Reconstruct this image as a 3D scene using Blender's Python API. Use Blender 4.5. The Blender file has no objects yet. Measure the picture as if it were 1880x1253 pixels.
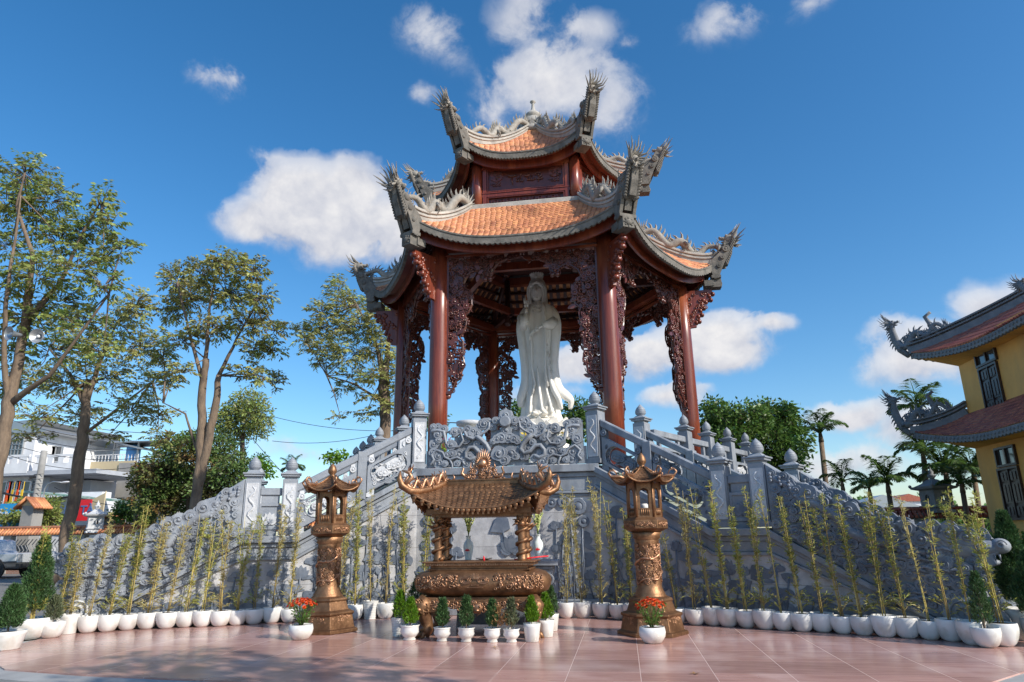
import bpy, math, random
from mathutils import Vector, Matrix, noise
from math import sin, cos, pi, radians as R
random.seed(7)
S = bpy.context.scene
col = S.collection
# ------------------------------------------------------------------ camera
CAM_F, CAM_H = 1253.0, 1.5
_p, _r, _y = R(16.07), R(.86), R(8.7)
_f = Vector((-sin(_y)*cos(_p), cos(_y)*cos(_p), sin(_p)))
_r0 = Vector((cos(_y), sin(_y), 0)); _u0 = _r0.cross(_f)
_rt = _r0*cos(_r) - _u0*sin(_r); _up = _u0*cos(_r) + _r0*sin(_r)
CAM = Vector((0, 0, CAM_H))
cd = bpy.data.cameras.new('camera'); cam = bpy.data.objects.new('camera', cd); col.objects.link(cam)
cam.matrix_world = Matrix(((_rt.x, _up.x, -_f.x, 0), (_rt.y, _up.y, -_f.y, 0), (_rt.z, _up.z, -_f.z, CAM_H), (0, 0, 0, 1)))
cd.sensor_width = 36; cd.lens = CAM_F/1880*36; cd.clip_end = 5000; cd.clip_start = .05
S.camera = cam
def ray(x, y): return _f + _rt*((x-940)/CAM_F) - _up*((y-626.5)/CAM_F)
def W(x, y, Y):                 # survey helper: where the sight line through a photo point meets the plane at depth Y
    d = ray(x, y); return CAM + d*((Y-CAM.y)/d.y)
def G(x, y, z=0):
    d = ray(x, y); return CAM + d*((z-CAM.z)/d.z)
# ------------------------------------------------------------------ light
SUN_AZ, SUN_EL = 27, 34
sv = Vector((cos(R(SUN_AZ))*cos(R(SUN_EL)), -sin(R(SUN_AZ))*cos(R(SUN_EL)), sin(R(SUN_EL))))
sl = bpy.data.lights.new('sun', 'SUN'); sl.energy = 4.1; sl.angle = R(.5); sl.color = (1, .93, .82)
so = bpy.data.objects.new('sun', sl); col.objects.link(so); so.rotation_euler = sv.to_track_quat('Z', 'Y').to_euler()
S.view_settings.view_transform = 'Standard'; S.view_settings.look = 'None'
S.view_settings.exposure = .38; S.view_settings.gamma = 1; S.view_settings.use_curve_mapping = False
w = bpy.data.worlds.new("World"); S.world = w; w.use_nodes = True
nt = w.node_tree; nt.nodes.clear(); N = nt.nodes.new; L = nt.links.new
out = N('ShaderNodeOutputWorld'); bg = N('ShaderNodeBackground'); bg.inputs[1].default_value = .15
sky = N('ShaderNodeTexSky'); sky.sky_type = 'NISHITA'; sky.sun_disc = False
sky.sun_elevation = R(SUN_EL); sky.sun_rotation = R(90+SUN_AZ); sky.air_density = 1.0; sky.dust_density = .7; sky.ozone_density = 2.6; sky.altitude = 0
def math_(op, a, b=None, c=None, clamp=False):
    n = N('ShaderNodeMath'); n.operation = op; n.use_clamp = clamp
    for i, v in enumerate((a, b, c)):
        if v is None: continue
        if hasattr(v, 'links') or isinstance(v, bpy.types.NodeSocket): L(v, n.inputs[i])
        else: n.inputs[i].default_value = v
    return n.outputs[0]
def vm(op, a, b=None, sc=None):
    n = N('ShaderNodeVectorMath'); n.operation = op
    for i, v in enumerate((a, b)):
        if v is None: continue
        if isinstance(v, bpy.types.NodeSocket): L(v, n.inputs[i])
        else: n.inputs[i].default_value = v
    if sc is not None: n.inputs['Scale'].default_value = sc
    return n.outputs['Value'] if op in ('DOT_PRODUCT', 'LENGTH', 'DISTANCE') else n.outputs[0]
tc = N('ShaderNodeTexCoord'); dirv = vm('NORMALIZE', tc.outputs['Generated'])
def noi(vec, sc, det=8, rough=.6, dist=0):
    n = N('ShaderNodeTexNoise'); L(vec, n.inputs['Vector']); n.inputs['Scale'].default_value = sc
    n.inputs['Detail'].default_value = det; n.inputs['Roughness'].default_value = rough; n.inputs['Distortion'].default_value = dist
    return n.outputs[0]
# clouds: (photo x, y, half width, half height, strength)
CL = [(560, 365, 150, 110, 1.0), (630, 420, 180, 105, 1.0), (485, 410, 120, 70, .95), (650, 350, 100, 80, .95), (700, 430, 110, 90, .95), (480, 290, 70, 30, .3),
      (400, 158, 70, 38, .42), (790, 80, 110, 80, .38), (770, 175, 60, 30, .35), (1000, 150, 200, 110, .6), (960, 30, 110, 80, .42), (1110, 210, 110, 100, .46), (1080, 60, 110, 70, .38),
      (900, 200, 70, 60, .5), (1330, 50, 130, 70, .36), (1480, 20, 90, 50, .3), (1160, 95, 45, 35, .36),
      (1300, 640, 160, 75, .98), (1200, 660, 110, 60, .8), (1060, 660, 110, 60, .75), (1250, 730, 110, 40, .62), (1420, 610, 80, 28, .6),
      (1690, 660, 130, 70, .72), (1570, 760, 130, 50, .7), (1830, 570, 110, 70, .66), (1700, 790, 150, 60, .62), (1640, 620, 60, 40, .4),
      (200, 800, 260, 40, .25), (560, 830, 160, 40, .35), (1500, 860, 260, 60, .5), (1000, 720, 120, 50, .45)]
warp = N('ShaderNodeTexNoise'); L(dirv, warp.inputs['Vector']); warp.inputs['Scale'].default_value = 9; warp.inputs['Detail'].default_value = 5
wv = vm('SCALE', vm('SUBTRACT', warp.outputs['Color'], (.5, .5, .5)), sc=.075)
dw = vm('ADD', dirv, wv)
tot = None; acc = None; nrm = None
for cx, cy, hw, hh, st in CL:
    c = ray(cx, cy).normalized()
    e1 = Vector((c.y, -c.x, 0)).normalized(); e2 = e1.cross(c)
    if e2.z < 0: e2.negate()
    s1 = hw/CAM_F*.92; s2 = hh/CAM_F*.92
    a = math_('DIVIDE', vm('DOT_PRODUCT', dw, tuple(e1)), s1*1.0); b0 = vm('DOT_PRODUCT', dw, tuple(e2))
    a = math_('SUBTRACT', a, c.dot(e1)/s1)
    b = math_('SUBTRACT', math_('DIVIDE', b0, s2), c.dot(e2)/s2)
    q = math_('ADD', math_('MULTIPLY', a, a), math_('MULTIPLY', b, b))
    front = math_('GREATER_THAN', vm('DOT_PRODUCT', dirv, tuple(c)), 0.3)
    m = math_('MULTIPLY', math_('MULTIPLY', math_('SUBTRACT', 1.0, math_('POWER', q, .6)), st), front, clamp=True)
    bm = math_('MULTIPLY', b, m); acc = bm if acc is None else math_('ADD', acc, bm); nrm = m if nrm is None else math_('ADD', nrm, m)
    tot = m if tot is None else math_('SMOOTH_MAX', tot, m, .12)
n1 = noi(dirv, 16, 10, .62, .3); n2 = noi(dirv, 45, 6, .6)
dens = math_('ADD', math_('MULTIPLY', tot, 1.15), math_('MULTIPLY', math_('SUBTRACT', n1, .5), math_('SUBTRACT', 1.35, math_('MULTIPLY', tot, .7))))
dens = math_('ADD', dens, math_('MULTIPLY', math_('SUBTRACT', n2, .5), .25))
solid = math_('MULTIPLY', math_('SUBTRACT', tot, .45), 3.0, clamp=True)
wn_ = N('ShaderNodeTexNoise'); L(dirv, wn_.inputs['Vector']); wn_.inputs['Scale'].default_value = 30; wn_.inputs['Detail'].default_value = 4
bv = vm('ADD', dirv, vm('SCALE', vm('SUBTRACT', wn_.outputs['Color'], (.5, .5, .5)), sc=.03))
bil = None
for sc_, am in ((20, .75), (46, .42), (95, .2)):
    vo = N('ShaderNodeTexVoronoi'); vo.feature = 'SMOOTH_F1'; L(bv, vo.inputs['Vector']); vo.inputs['Scale'].default_value = sc_; vo.inputs['Smoothness'].default_value = .35
    q = math_('MULTIPLY', math_('SUBTRACT', .42, vo.outputs['Distance']), am); bil = q if bil is None else math_('ADD', bil, q)
dens = math_('ADD', dens, math_('MULTIPLY', bil, solid))
gate = math_('MULTIPLY', math_('SUBTRACT', tot, .1), 5.0, clamp=True)
mr = N('ShaderNodeMapRange'); mr.interpolation_type = 'SMOOTHERSTEP'; L(dens, mr.inputs[0]); mr.inputs[1].default_value = .1; mr.inputs[2].default_value = .72
alpha = math_('MULTIPLY', mr.outputs[0], gate)
# cloud body: bright tops, grey bases (density sampled a little towards the sun)
off = vm('ADD', dirv, tuple(Vector((.018, -.004, .03))))
n3 = noi(off, 16, 10, .62, .3)
hgt = math_('DIVIDE', acc, math_('MAXIMUM', nrm, .05))
L(math_('ADD', .36, math_('MULTIPLY', math_('SUBTRACT', .5, hgt), .4)), mr.inputs[2])
lit = math_('ADD', math_('ADD', .66, math_('MULTIPLY', hgt, .62)), math_('ADD', math_('MULTIPLY', math_('SUBTRACT', n1, n3), 1.5), math_('MULTIPLY', bil, .55)), clamp=True)
cr = N('ShaderNodeMix'); cr.data_type = 'RGBA'; L(lit, cr.inputs[0])
cr.inputs[6].default_value = (2.5, 2.7, 3.3, 1); cr.inputs[7].default_value = (4.5, 4.45, 4.5, 1)
hs = N('ShaderNodeHueSaturation'); hs.inputs['Hue'].default_value = .498; hs.inputs['Saturation'].default_value = 1.32; hs.inputs['Value'].default_value = .93; L(sky.outputs[0], hs.inputs['Color'])
mx = N('ShaderNodeMix'); mx.data_type = 'RGBA'; L(math_('MULTIPLY', alpha, math_('MULTIPLY', math_('ADD', tot, .18), 1.35, clamp=True)), mx.inputs[0]); L(hs.outputs[0], mx.inputs[6]); L(cr.outputs[2], mx.inputs[7])
L(mx.outputs[2], bg.inputs[0]); L(bg.outputs[0], out.inputs[0])
S.cycles.max_bounces = 6; S.cycles.diffuse_bounces = 3; S.cycles.glossy_bounces = 3; S.cycles.transparent_max_bounces = 6

# ------------------------------------------------------------------ materials
def mat(name, c1, c2=None, rough=.6, metal=0, scale=4, detail=4, bump=0, bscale=None, stretch=(1, 1, 1), var=.0, coat=0, trans=0, spec=.5, hue=0, c3=None, c3s=1.3, c3st=(1, 1, 1), lo=.35, hi=.65, brough=.1, orand=0, zjoint=0):
    m = bpy.data.materials.new(name); m.use_nodes = True
    t = m.node_tree; b = t.nodes['Principled BSDF']; n = t.nodes.new; l = t.links.new
    b.inputs['Roughness'].default_value = rough; b.inputs['Metallic'].default_value = metal
    b.inputs['Specular IOR Level'].default_value = spec
    if coat: b.inputs['Coat Weight'].default_value = coat; b.inputs['Coat Roughness'].default_value = brough
    tcn = n('ShaderNodeTexCoord'); mp = n('ShaderNodeMapping'); mp.inputs['Scale'].default_value = stretch
    l(tcn.outputs['Object'], mp.inputs[0])
    no = n('ShaderNodeTexNoise'); no.inputs['Scale'].default_value = scale; no.inputs['Detail'].default_value = detail; no.inputs['Roughness'].default_value = .65
    l(mp.outputs[0], no.inputs[0])
    rp = n('ShaderNodeMapRange'); rp.inputs[1].default_value = lo; rp.inputs[2].default_value = hi; l(no.outputs[0], rp.inputs[0])
    mi = n('ShaderNodeMix'); mi.data_type = 'RGBA'; l(rp.outputs[0], mi.inputs[0])
    mi.inputs[6].default_value = (*c1, 1); mi.inputs[7].default_value = (*(c2 or c1), 1)
    o = mi.outputs[2]
    if c3:
        n3_ = n('ShaderNodeTexNoise'); n3_.inputs['Scale'].default_value = c3s; n3_.inputs['Detail'].default_value = 6; m3_ = n('ShaderNodeMapping'); m3_.inputs['Scale'].default_value = c3st; l(tcn.outputs['Object'], m3_.inputs[0]); l(m3_.outputs[0], n3_.inputs[0])
        r3 = n('ShaderNodeMapRange'); r3.inputs[1].default_value = .52; r3.inputs[2].default_value = .72; l(n3_.outputs[0], r3.inputs[0])
        m3 = n('ShaderNodeMix'); m3.data_type = 'RGBA'; l(r3.outputs[0], m3.inputs[0]); l(o, m3.inputs[6]); m3.inputs[7].default_value = (*c3, 1); o = m3.outputs[2]
    if var or hue:
        at = n('ShaderNodeAttribute'); at.attribute_name = 'var'
        h = n('ShaderNodeHueSaturation')
        a1 = n('ShaderNodeMapRange'); a1.inputs[3].default_value = 1-var; a1.inputs[4].default_value = 1+var; l(at.outputs['Fac'], a1.inputs[0]); l(a1.outputs[0], h.inputs['Value'])
        if hue:
            a2 = n('ShaderNodeMapRange'); a2.inputs[3].default_value = .5-hue; a2.inputs[4].default_value = .5+hue; l(at.outputs['Fac'], a2.inputs[0]); l(a2.outputs[0], h.inputs['Hue'])
        l(o, h.inputs['Color']); o = h.outputs[0]
    if orand:
        oi = n('ShaderNodeObjectInfo'); h2 = n('ShaderNodeHueSaturation'); a3 = n('ShaderNodeMapRange'); a3.inputs[3].default_value = 1-orand; a3.inputs[4].default_value = 1+orand*.5
        l(oi.outputs['Random'], a3.inputs[0]); l(a3.outputs[0], h2.inputs['Value']); l(o, h2.inputs['Color']); o = h2.outputs[0]
    if zjoint:      # fine horizontal joints between the cladding courses
        sz = n('ShaderNodeSeparateXYZ'); l(tcn.outputs['Object'], sz.inputs[0]); dv = n('ShaderNodeMath'); dv.operation = 'DIVIDE'; l(sz.outputs[2], dv.inputs[0]); dv.inputs[1].default_value = zjoint
        fr_ = n('ShaderNodeMath'); fr_.operation = 'FRACT'; l(dv.outputs[0], fr_.inputs[0]); ls = n('ShaderNodeMath'); ls.operation = 'LESS_THAN'; l(fr_.outputs[0], ls.inputs[0]); ls.inputs[1].default_value = .014
        mj = n('ShaderNodeMix'); mj.data_type = 'RGBA'; mm = n('ShaderNodeMath'); mm.operation = 'MULTIPLY'; l(ls.outputs[0], mm.inputs[0]); mm.inputs[1].default_value = .6; l(mm.outputs[0], mj.inputs[0]); l(o, mj.inputs[6]); mj.inputs[7].default_value = (.08, .08, .085, 1); o = mj.outputs[2]
    l(o, b.inputs['Base Color'])
    if bump:
        nb = n('ShaderNodeTexNoise'); nb.inputs['Scale'].default_value = bscale or scale*4; nb.inputs['Detail'].default_value = 5; l(mp.outputs[0], nb.inputs[0])
        bp = n('ShaderNodeBump'); bp.inputs['Strength'].default_value = 1; bp.inputs['Distance'].default_value = bump; l(nb.outputs[0], bp.inputs['Height']); l(bp.outputs[0], b.inputs['Normal'])
    if trans:
        tr = n('ShaderNodeBsdfTranslucent'); l(o, tr.inputs[0]); ms = n('ShaderNodeMixShader'); ms.inputs[0].default_value = trans
        l(b.outputs[0], ms.inputs[1]); l(tr.outputs[0], ms.inputs[2]); l(ms.outputs[0], t.nodes['Material Output'].inputs[0])
    return m
M = {}
M['stone'] = mat('blue_stone', (.20, .225, .265), (.30, .325, .36), .55, scale=3, bump=.004, bscale=40, var=.08, c3=(.14, .15, .17), c3s=3, c3st=(1, 1, .25))
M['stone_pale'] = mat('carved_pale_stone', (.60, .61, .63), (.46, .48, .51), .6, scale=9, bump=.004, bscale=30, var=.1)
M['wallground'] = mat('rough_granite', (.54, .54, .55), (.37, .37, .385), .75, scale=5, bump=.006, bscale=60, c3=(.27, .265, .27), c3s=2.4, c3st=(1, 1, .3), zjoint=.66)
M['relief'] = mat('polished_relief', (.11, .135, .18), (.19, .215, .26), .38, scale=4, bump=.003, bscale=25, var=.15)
M['step'] = mat('green_step_stone', (.22, .26, .22), (.3, .33, .28), .4, scale=4)
M['ridge'] = mat('weathered_render', (.47, .445, .40), (.33, .31, .28), .8, scale=3, bump=.008, bscale=25, var=.1, c3=(.24, .23, .215), c3s=1.7)
M['ridge_dark'] = mat('dark_weathered_render', (.105, .097, .085), (.20, .183, .16), .85, scale=4, bump=.01, bscale=22, c3=(.1, .1, .09), c3s=2.5)
M['dragonstone'] = mat('grey_figure_render', (.33, .305, .265), (.21, .19, .165), .8, scale=5, bump=.01, bscale=30, var=.15)
M['tile'] = mat('orange_roof_tile', (.64, .27, .125), (.52, .195, .085), .5, scale=7, detail=3, var=.26, hue=.008, bump=.002, c3=(.33, .135, .06), c3s=1.4)
M['tile_red'] = mat('red_roof_tile', (.42, .12, .07), (.32, .085, .05), .5, scale=6, var=.3, hue=.01)
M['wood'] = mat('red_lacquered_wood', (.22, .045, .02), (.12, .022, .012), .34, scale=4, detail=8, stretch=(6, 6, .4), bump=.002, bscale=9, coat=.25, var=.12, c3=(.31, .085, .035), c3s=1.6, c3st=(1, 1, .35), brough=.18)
M['wood_dark'] = mat('dark_carved_wood', (.085, .022, .016), (.13, .035, .022), .33, scale=5, bump=.003, coat=.3, var=.3, brough=.15)
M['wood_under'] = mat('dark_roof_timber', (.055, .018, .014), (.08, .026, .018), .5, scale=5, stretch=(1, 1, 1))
M['marble'] = mat('white_marble', (.86, .84, .79), (.78, .75, .69), .42, scale=2.5, bump=.004, bscale=12)
M['bronze'] = mat('bronze', (.34, .185, .095), (.20, .105, .055), .5, metal=.75, scale=6, bump=.006, bscale=22, var=.15, c3=(.16, .08, .04), c3s=4)
M['bronze_hi'] = mat('bright_bronze', (.50, .285, .17), (.31, .165, .095), .42, metal=.8, scale=7, bump=.003, bscale=30, var=.2)
M['ceramic'] = mat('white_glazed_ceramic', (.74, .73, .71), (.66, .65, .62), .24, scale=3, spec=.5, c3=(.50, .46, .40), c3s=4.5, lo=.3, hi=.7, orand=.14)
M['soil'] = mat('potting_soil', (.045, .03, .02), (.08, .055, .035), .95, scale=30, bump=.02)
M['cane'] = mat('golden_bamboo_cane', (.48, .35, .12), (.36, .30, .09), .45, scale=8, var=.3, hue=.015)
M['bleaf'] = mat('bamboo_leaf', (.46, .42, .10), (.30, .34, .07), .5, scale=3, trans=.35, var=.45, hue=.03, orand=.3)
M['bleaf_dry'] = mat('drying_bamboo_leaf', (.52, .42, .20), (.38, .36, .12), .6, scale=3, trans=.3, var=.4, hue=.02)
M['leaf'] = mat('tree_leaf', (.33, .35, .10), (.20, .26, .06), .45, scale=1, trans=.35, var=.55, hue=.035)
M['leaf_brown'] = mat('brown_green_leaf', (.40, .37, .12), (.25, .28, .075), .5, scale=1, trans=.3, var=.5, hue=.04)
M['leaf_dark'] = mat('dark_leaf', (.14, .24, .05), (.08, .15, .03), .4, scale=1, trans=.3, var=.5, hue=.02)
M['leaf_flame'] = mat('rusty_green_leaf', (.12, .19, .05), (.26, .12, .05), .5, scale=.6, lo=.5, hi=.68, trans=.25, var=.5, hue=.03)
M['leaf_lime'] = mat('lime_leaf', (.17, .30, .02), (.10, .22, .012), .45, scale=6, trans=.35, var=.4, hue=.015)
M['leaf_dry'] = mat('dry_leaf', (.36, .20, .09), (.28, .15, .06), .7, scale=6, trans=.2, var=.35)
M['leaf_gray'] = mat('grey_green_leaf', (.16, .18, .10), (.10, .13, .06), .6, scale=6, trans=.2, var=.4)
M['conifer'] = mat('conifer_needle', (.07, .14, .045), (.045, .10, .03), .55, scale=3, trans=.2, var=.5, hue=.015)
M['palmleaf'] = mat('palm_leaf', (.15, .24, .05), (.09, .16, .035), .4, scale=1, trans=.35, var=.4, hue=.02)
M['bark'] = mat('pale_bark', (.22, .16, .11), (.13, .095, .07), .9, scale=5, stretch=(2, 2, .6), bump=.02, bscale=12, c3=(.07, .05, .04), c3s=1.1)
M['bark_dark'] = mat('dark_bark', (.07, .05, .035), (.12, .085, .06), .9, scale=5, bump=.02)
M['orange'] = mat('orange_petal', (.75, .10, .015), (.62, .05, .01), .5, scale=8, trans=.2, var=.3, hue=.012)
M['yellow'] = mat('yellow_petal', (.75, .5, .03), None, .5, trans=.2, var=.2)
M['pink'] = mat('pink_petal', (.6, .04, .3), None, .5, trans=.2)
M['white'] = mat('white_petal', (.75, .75, .7), None, .5, trans=.2)
M['paint_white'] = mat('white_wall_paint', (.74, .75, .77), (.66, .67, .69), .8, scale=1.5, c3=(.55, .56, .58), c3s=.5)
M['paint_grey'] = mat('grey_wall_paint', (.42, .44, .48), (.36, .38, .42), .8, scale=1)
M['concrete'] = mat('stained_concrete', (.36, .35, .33), (.24, .235, .225), .9, scale=.7, detail=8, c3=(.12, .12, .115), c3s=.55)
M['ochre'] = mat('ochre_wall_paint', (.88, .49, .13), (.78, .42, .11), .75, scale=1.2, c3=(.56, .32, .12), c3st=(1, 1, .25), c3s=.5)
M['cream'] = mat('cream_paint', (.5, .42, .27), None, .8)
M['brown_wood'] = mat('dark_brown_shutter', (.035, .02, .018), (.055, .03, .025), .4, scale=5, stretch=(8, 8, 1))
M['slate'] = mat('grey_moulding', (.17, .18, .19), (.24, .25, .26), .8, scale=3, bump=.01, bscale=20)
M['brick'] = mat('red_brick_face', (.30, .13, .08), (.22, .09, .055), .9, scale=8)
M['glass'] = mat('window_glass', (.06, .07, .08), None, .05, spec=.9)
M['metal_grey'] = mat('grey_metal', (.45, .46, .47), None, .35, metal=.7)
M['black'] = mat('black_rubber', (.02, .02, .022), (.03, .03, .03), .75, scale=8)
M['carpaint'] = mat('silver_paint', (.52, .54, .57), None, .3, metal=.35, coat=.5)
M['cable'] = mat('cable_black', (.03, .03, .035), None, .6)
M['red'] = mat('red_sheet', (.65, .02, .03), None, .5)
M['blue'] = mat('blue_sheet', (.02, .28, .6), None, .5)
M['bluepaint'] = mat('blue_paint', (.08, .16, .36), None, .7)
M['teal'] = mat('blue_drum', (.1, .3, .6), None, .4)
M['asphalt'] = mat('worn_asphalt', (.20, .19, .18), (.155, .15, .145), .9, scale=2, detail=8, bump=.004, bscale=60)
M['kerb'] = mat('grey_kerb_stone', (.38, .38, .37), (.30, .30, .295), .7, scale=3)
M['lamp'] = mat('milky_bulb', (.8, .8, .8), None, .4)
M['grass'] = mat('grass_blades', (.08, .16, .02), (.12, .2, .03), .6, scale=3, trans=.3, var=.4)
# plaza marble: pink slabs with pale joints
def plaza_mat():
    m = mat('pink_marble_slabs', (.49, .29, .25), (.37, .205, .175), .09, scale=3.2, detail=9, stretch=(.5, 3.5, 1), c3=(.60, .42, .38), c3s=.9, spec=.4)
    t = m.node_tree; b = t.nodes['Principled BSDF']; n = t.nodes.new; l = t.links.new
    g = n('ShaderNodeNewGeometry'); sx = n('ShaderNodeSeparateXYZ'); l(g.outputs['Position'], sx.inputs[0])
    def mt(op, a, bb):
        q = n('ShaderNodeMath'); q.operation = op
        for i, v in enumerate((a, bb)):
            if isinstance(v, (int, float)): q.inputs[i].default_value = v
            else: l(v, q.inputs[i])
        return q.outputs[0]
    def line(sock, o, wd):
        f = mt('FRACT', mt('DIVIDE', mt('ADD', sock, o), .815), 0)
        return mt('LESS_THAN', mt('ABSOLUTE', mt('SUBTRACT', f, .5), 0), wd/.815/2)
    lx = line(sx.outputs[0], 3.16+.4075+8.15*3, .008); ly = line(sx.outputs[1], .4075-8.67+8.15*3, .005)
    k = mt('MAXIMUM', lx, mt('MULTIPLY', ly, .35))
    # slab-to-slab tone
    cx = mt('FLOOR', mt('DIVIDE', mt('ADD', sx.outputs[0], 3.16+24.45), .815), 0); cy = mt('FLOOR', mt('DIVIDE', mt('ADD', sx.outputs[1], -8.67+24.45), .815), 0)
    wn = n('ShaderNodeTexWhiteNoise'); cb = n('ShaderNodeCombineXYZ'); l(cx, cb.inputs[0]); l(cy, cb.inputs[1]); l(cb.outputs[0], wn.inputs[0])
    h = n('ShaderNodeHueSaturation'); r = n('ShaderNodeMapRange'); r.inputs[3].default_value = .82; r.inputs[4].default_value = 1.14; l(wn.outputs[0], r.inputs[0]); l(r.outputs[0], h.inputs['Value'])
    src = b.inputs['Base Color'].links[0].from_socket; l(src, h.inputs['Color'])
    mi = n('ShaderNodeMix'); mi.data_type = 'RGBA'; l(k, mi.inputs[0]); l(h.outputs[0], mi.inputs[6]); mi.inputs[7].default_value = (.58, .43, .38, 1); l(mi.outputs[2], b.inputs['Base Color'])
    rr = n('ShaderNodeTexNoise'); rr.inputs['Scale'].default_value = 1.2; rr.inputs['Detail'].default_value = 6
    r2 = n('ShaderNodeMapRange'); r2.inputs[3].default_value = .13; r2.inputs[4].default_value = .42; r2.inputs[1].default_value = .35; r2.inputs[2].default_value = .75; l(rr.outputs[0], r2.inputs[0])
    l(mt('ADD', r2.outputs[0], mt('MULTIPLY', k, .4)), b.inputs['Roughness'])
    return m
M['plaza'] = plaza_mat()
def brick_mat(nm, c1, c2, mortar, bw, rh, off=.5):
    m = mat(nm, c1, c2, .85); t = m.node_tree; b = t.nodes['Principled BSDF']
    br = t.nodes.new('ShaderNodeTexBrick'); br.inputs['Color1'].default_value = (*c1, 1); br.inputs['Color2'].default_value = (*c2, 1); br.inputs['Mortar'].default_value = (*mortar, 1)
    br.inputs['Scale'].default_value = 1; br.inputs['Brick Width'].default_value = bw; br.inputs['Row Height'].default_value = rh; br.inputs['Mortar Size'].default_value = .01; br.offset = off
    g = t.nodes.new('ShaderNodeTexCoord'); mp = t.nodes.new('ShaderNodeMapping'); mp.inputs['Rotation'].default_value = (R(90), 0, 0)
    t.links.new(g.outputs['Object'], mp.inputs[0]); t.links.new(mp.outputs[0], br.inputs[0]); t.links.new(br.outputs[0], b.inputs['Base Color'])
    return m
M['brickwall'] = brick_mat('brick_wall', (.30, .13, .08), (.24, .1, .06), (.35, .3, .26), .22, .075)

# ------------------------------------------------------------------ mesh builder
class MB:
    def __init__(s, T=None): s.v = []; s.f = []; s.sm = []; s.c = []; s.T = T; s.var = None
    def add(s, vs, fs, smooth=False, var=None):
        o = len(s.v); T = s.T
        if T is not None:
            s.v += [tuple(T @ Vector(p)) for p in vs]
            if T.determinant() < 0: fs = [tuple(reversed(f)) for f in fs]
        else: s.v += [tuple(p) for p in vs]
        s.f += [tuple(i+o for i in f) for f in fs]; s.sm += [smooth]*len(fs)
        if var is None: var = random.random() if s.var is None else s.var
        s.c += [var]*len(fs)
    def box(s, c, d, rz=0, Mx=None):
        x, y, z = [k/2 for k in d]; p = [Vector((i*x, j*y, k*z)) for i in (-1, 1) for j in (-1, 1) for k in (-1, 1)]
        if Mx is None: Mx = Matrix.Rotation(rz, 3, 'Z')
        s.add([Mx@q+Vector(c) for q in p], [(0, 1, 3, 2), (4, 6, 7, 5), (0, 4, 5, 1), (2, 3, 7, 6), (0, 2, 6, 4), (1, 5, 7, 3)])
    def prism(s, poly, d, O=(0, 0, 0), U=(1, 0, 0), V=(0, 0, 1), smooth=False, var=None):
        U = Vector(U); V = Vector(V); O = Vector(O); n = U.cross(V).normalized()*d/2; k = len(poly)
        a = sum(poly[i][0]*poly[(i+1) % k][1]-poly[(i+1) % k][0]*poly[i][1] for i in range(k))
        if a < 0: poly = poly[::-1]
        f = [O+U*x+V*y+n for x, y in poly]; b = [O+U*x+V*y-n for x, y in poly]
        s.add(f+b, [tuple(range(k)), tuple(range(2*k-1, k-1, -1))]+[(i, k+i, k+(i+1) % k, (i+1) % k) for i in range(k)], smooth, var)
    def ring(s, outer, inner, d, O=(0, 0, 0), U=(1, 0, 0), V=(0, 0, 1)):
        U = Vector(U); V = Vector(V); O = Vector(O); n = U.cross(V).normalized()*d/2; k = len(outer)
        P = lambda q, t: O+U*q[0]+V*q[1]+n*t
        vs = [P(q, 1) for q in outer]+[P(q, 1) for q in inner]+[P(q, -1) for q in outer]+[P(q, -1) for q in inner]; fs = []
        for i in range(k):
            j = (i+1) % k
            fs += [(i, j, k+j, k+i), (2*k+j, 2*k+i, 3*k+i, 3*k+j), (j, i, 2*k+i, 2*k+j), (k+i, k+j, 3*k+j, 3*k+i)]
        s.add(vs, fs)
    def tube(s, pts, rad, n=6, smooth=True, flat=1.0, var=None):
        pts = [Vector(p) for p in pts]; k = len(pts)
        if not hasattr(rad, '__len__'): rad = [rad]*k
        t0 = (pts[1]-pts[0]).normalized(); a = Vector((0, 0, 1)) if abs(t0.z) < .9 else Vector((1, 0, 0))
        u = t0.cross(a).normalized(); vs = []; fs = []
        for i, p in enumerate(pts):
            t = (pts[min(i+1, k-1)]-pts[max(i-1, 0)])
            t = t.normalized() if t.length > 1e-9 else t0
            u = (u-t*u.dot(t)); u = u.normalized() if u.length > 1e-6 else t.orthogonal().normalized()
            v = t.cross(u); r = rad[i]
            for j in range(n):
                q = 2*pi*j/n; vs.append(p+u*(r*cos(q))+v*(r*flat*sin(q)))
            if i:
                for j in range(n):
                    a_, b_ = (i-1)*n+j, (i-1)*n+(j+1) % n; fs.append((a_, b_, b_+n, a_+n))
        fs.append(tuple(range(n-1, -1, -1))); fs.append(tuple(range((k-1)*n, k*n)))
        s.add(vs, fs, smooth, var)
    def lathe(s, prof, n=16, c=(0, 0, 0), Mx=None, ph=0, sx=1, sy=1, smooth=True, var=None):
        c = Vector(c); vs = []; fs = []
        for r, z in prof:
            for j in range(n):
                q = 2*pi*j/n+ph; p = Vector((r*cos(q)*sx, r*sin(q)*sy, z)); vs.append((Mx@p if Mx is not None else p)+c)
        for i in range(len(prof)-1):
            for j in range(n):
                a, b = i*n+j, i*n+(j+1) % n; fs.append((a, b, b+n, a+n))
        if prof[0][0] > 1e-6: fs.append(tuple(range(n-1, -1, -1)))
        if prof[-1][0] > 1e-6: fs.append(tuple(range((len(prof)-1)*n, len(prof)*n)))
        s.add(vs, fs, smooth, var)
    def ball(s, c, r, n=8, m=5, Mx=None, var=None):
        if not hasattr(r, '__len__'): r = (r, r, r)
        prof = [(sin(pi*i/m), -cos(pi*i/m)) for i in range(m+1)]
        D = Matrix.Diagonal(Vector(r)); Mx = D if Mx is None else Mx@D
        s.lathe([(max(a, 1e-4), b) for a, b in prof], n, c, Mx, var=var)
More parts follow.
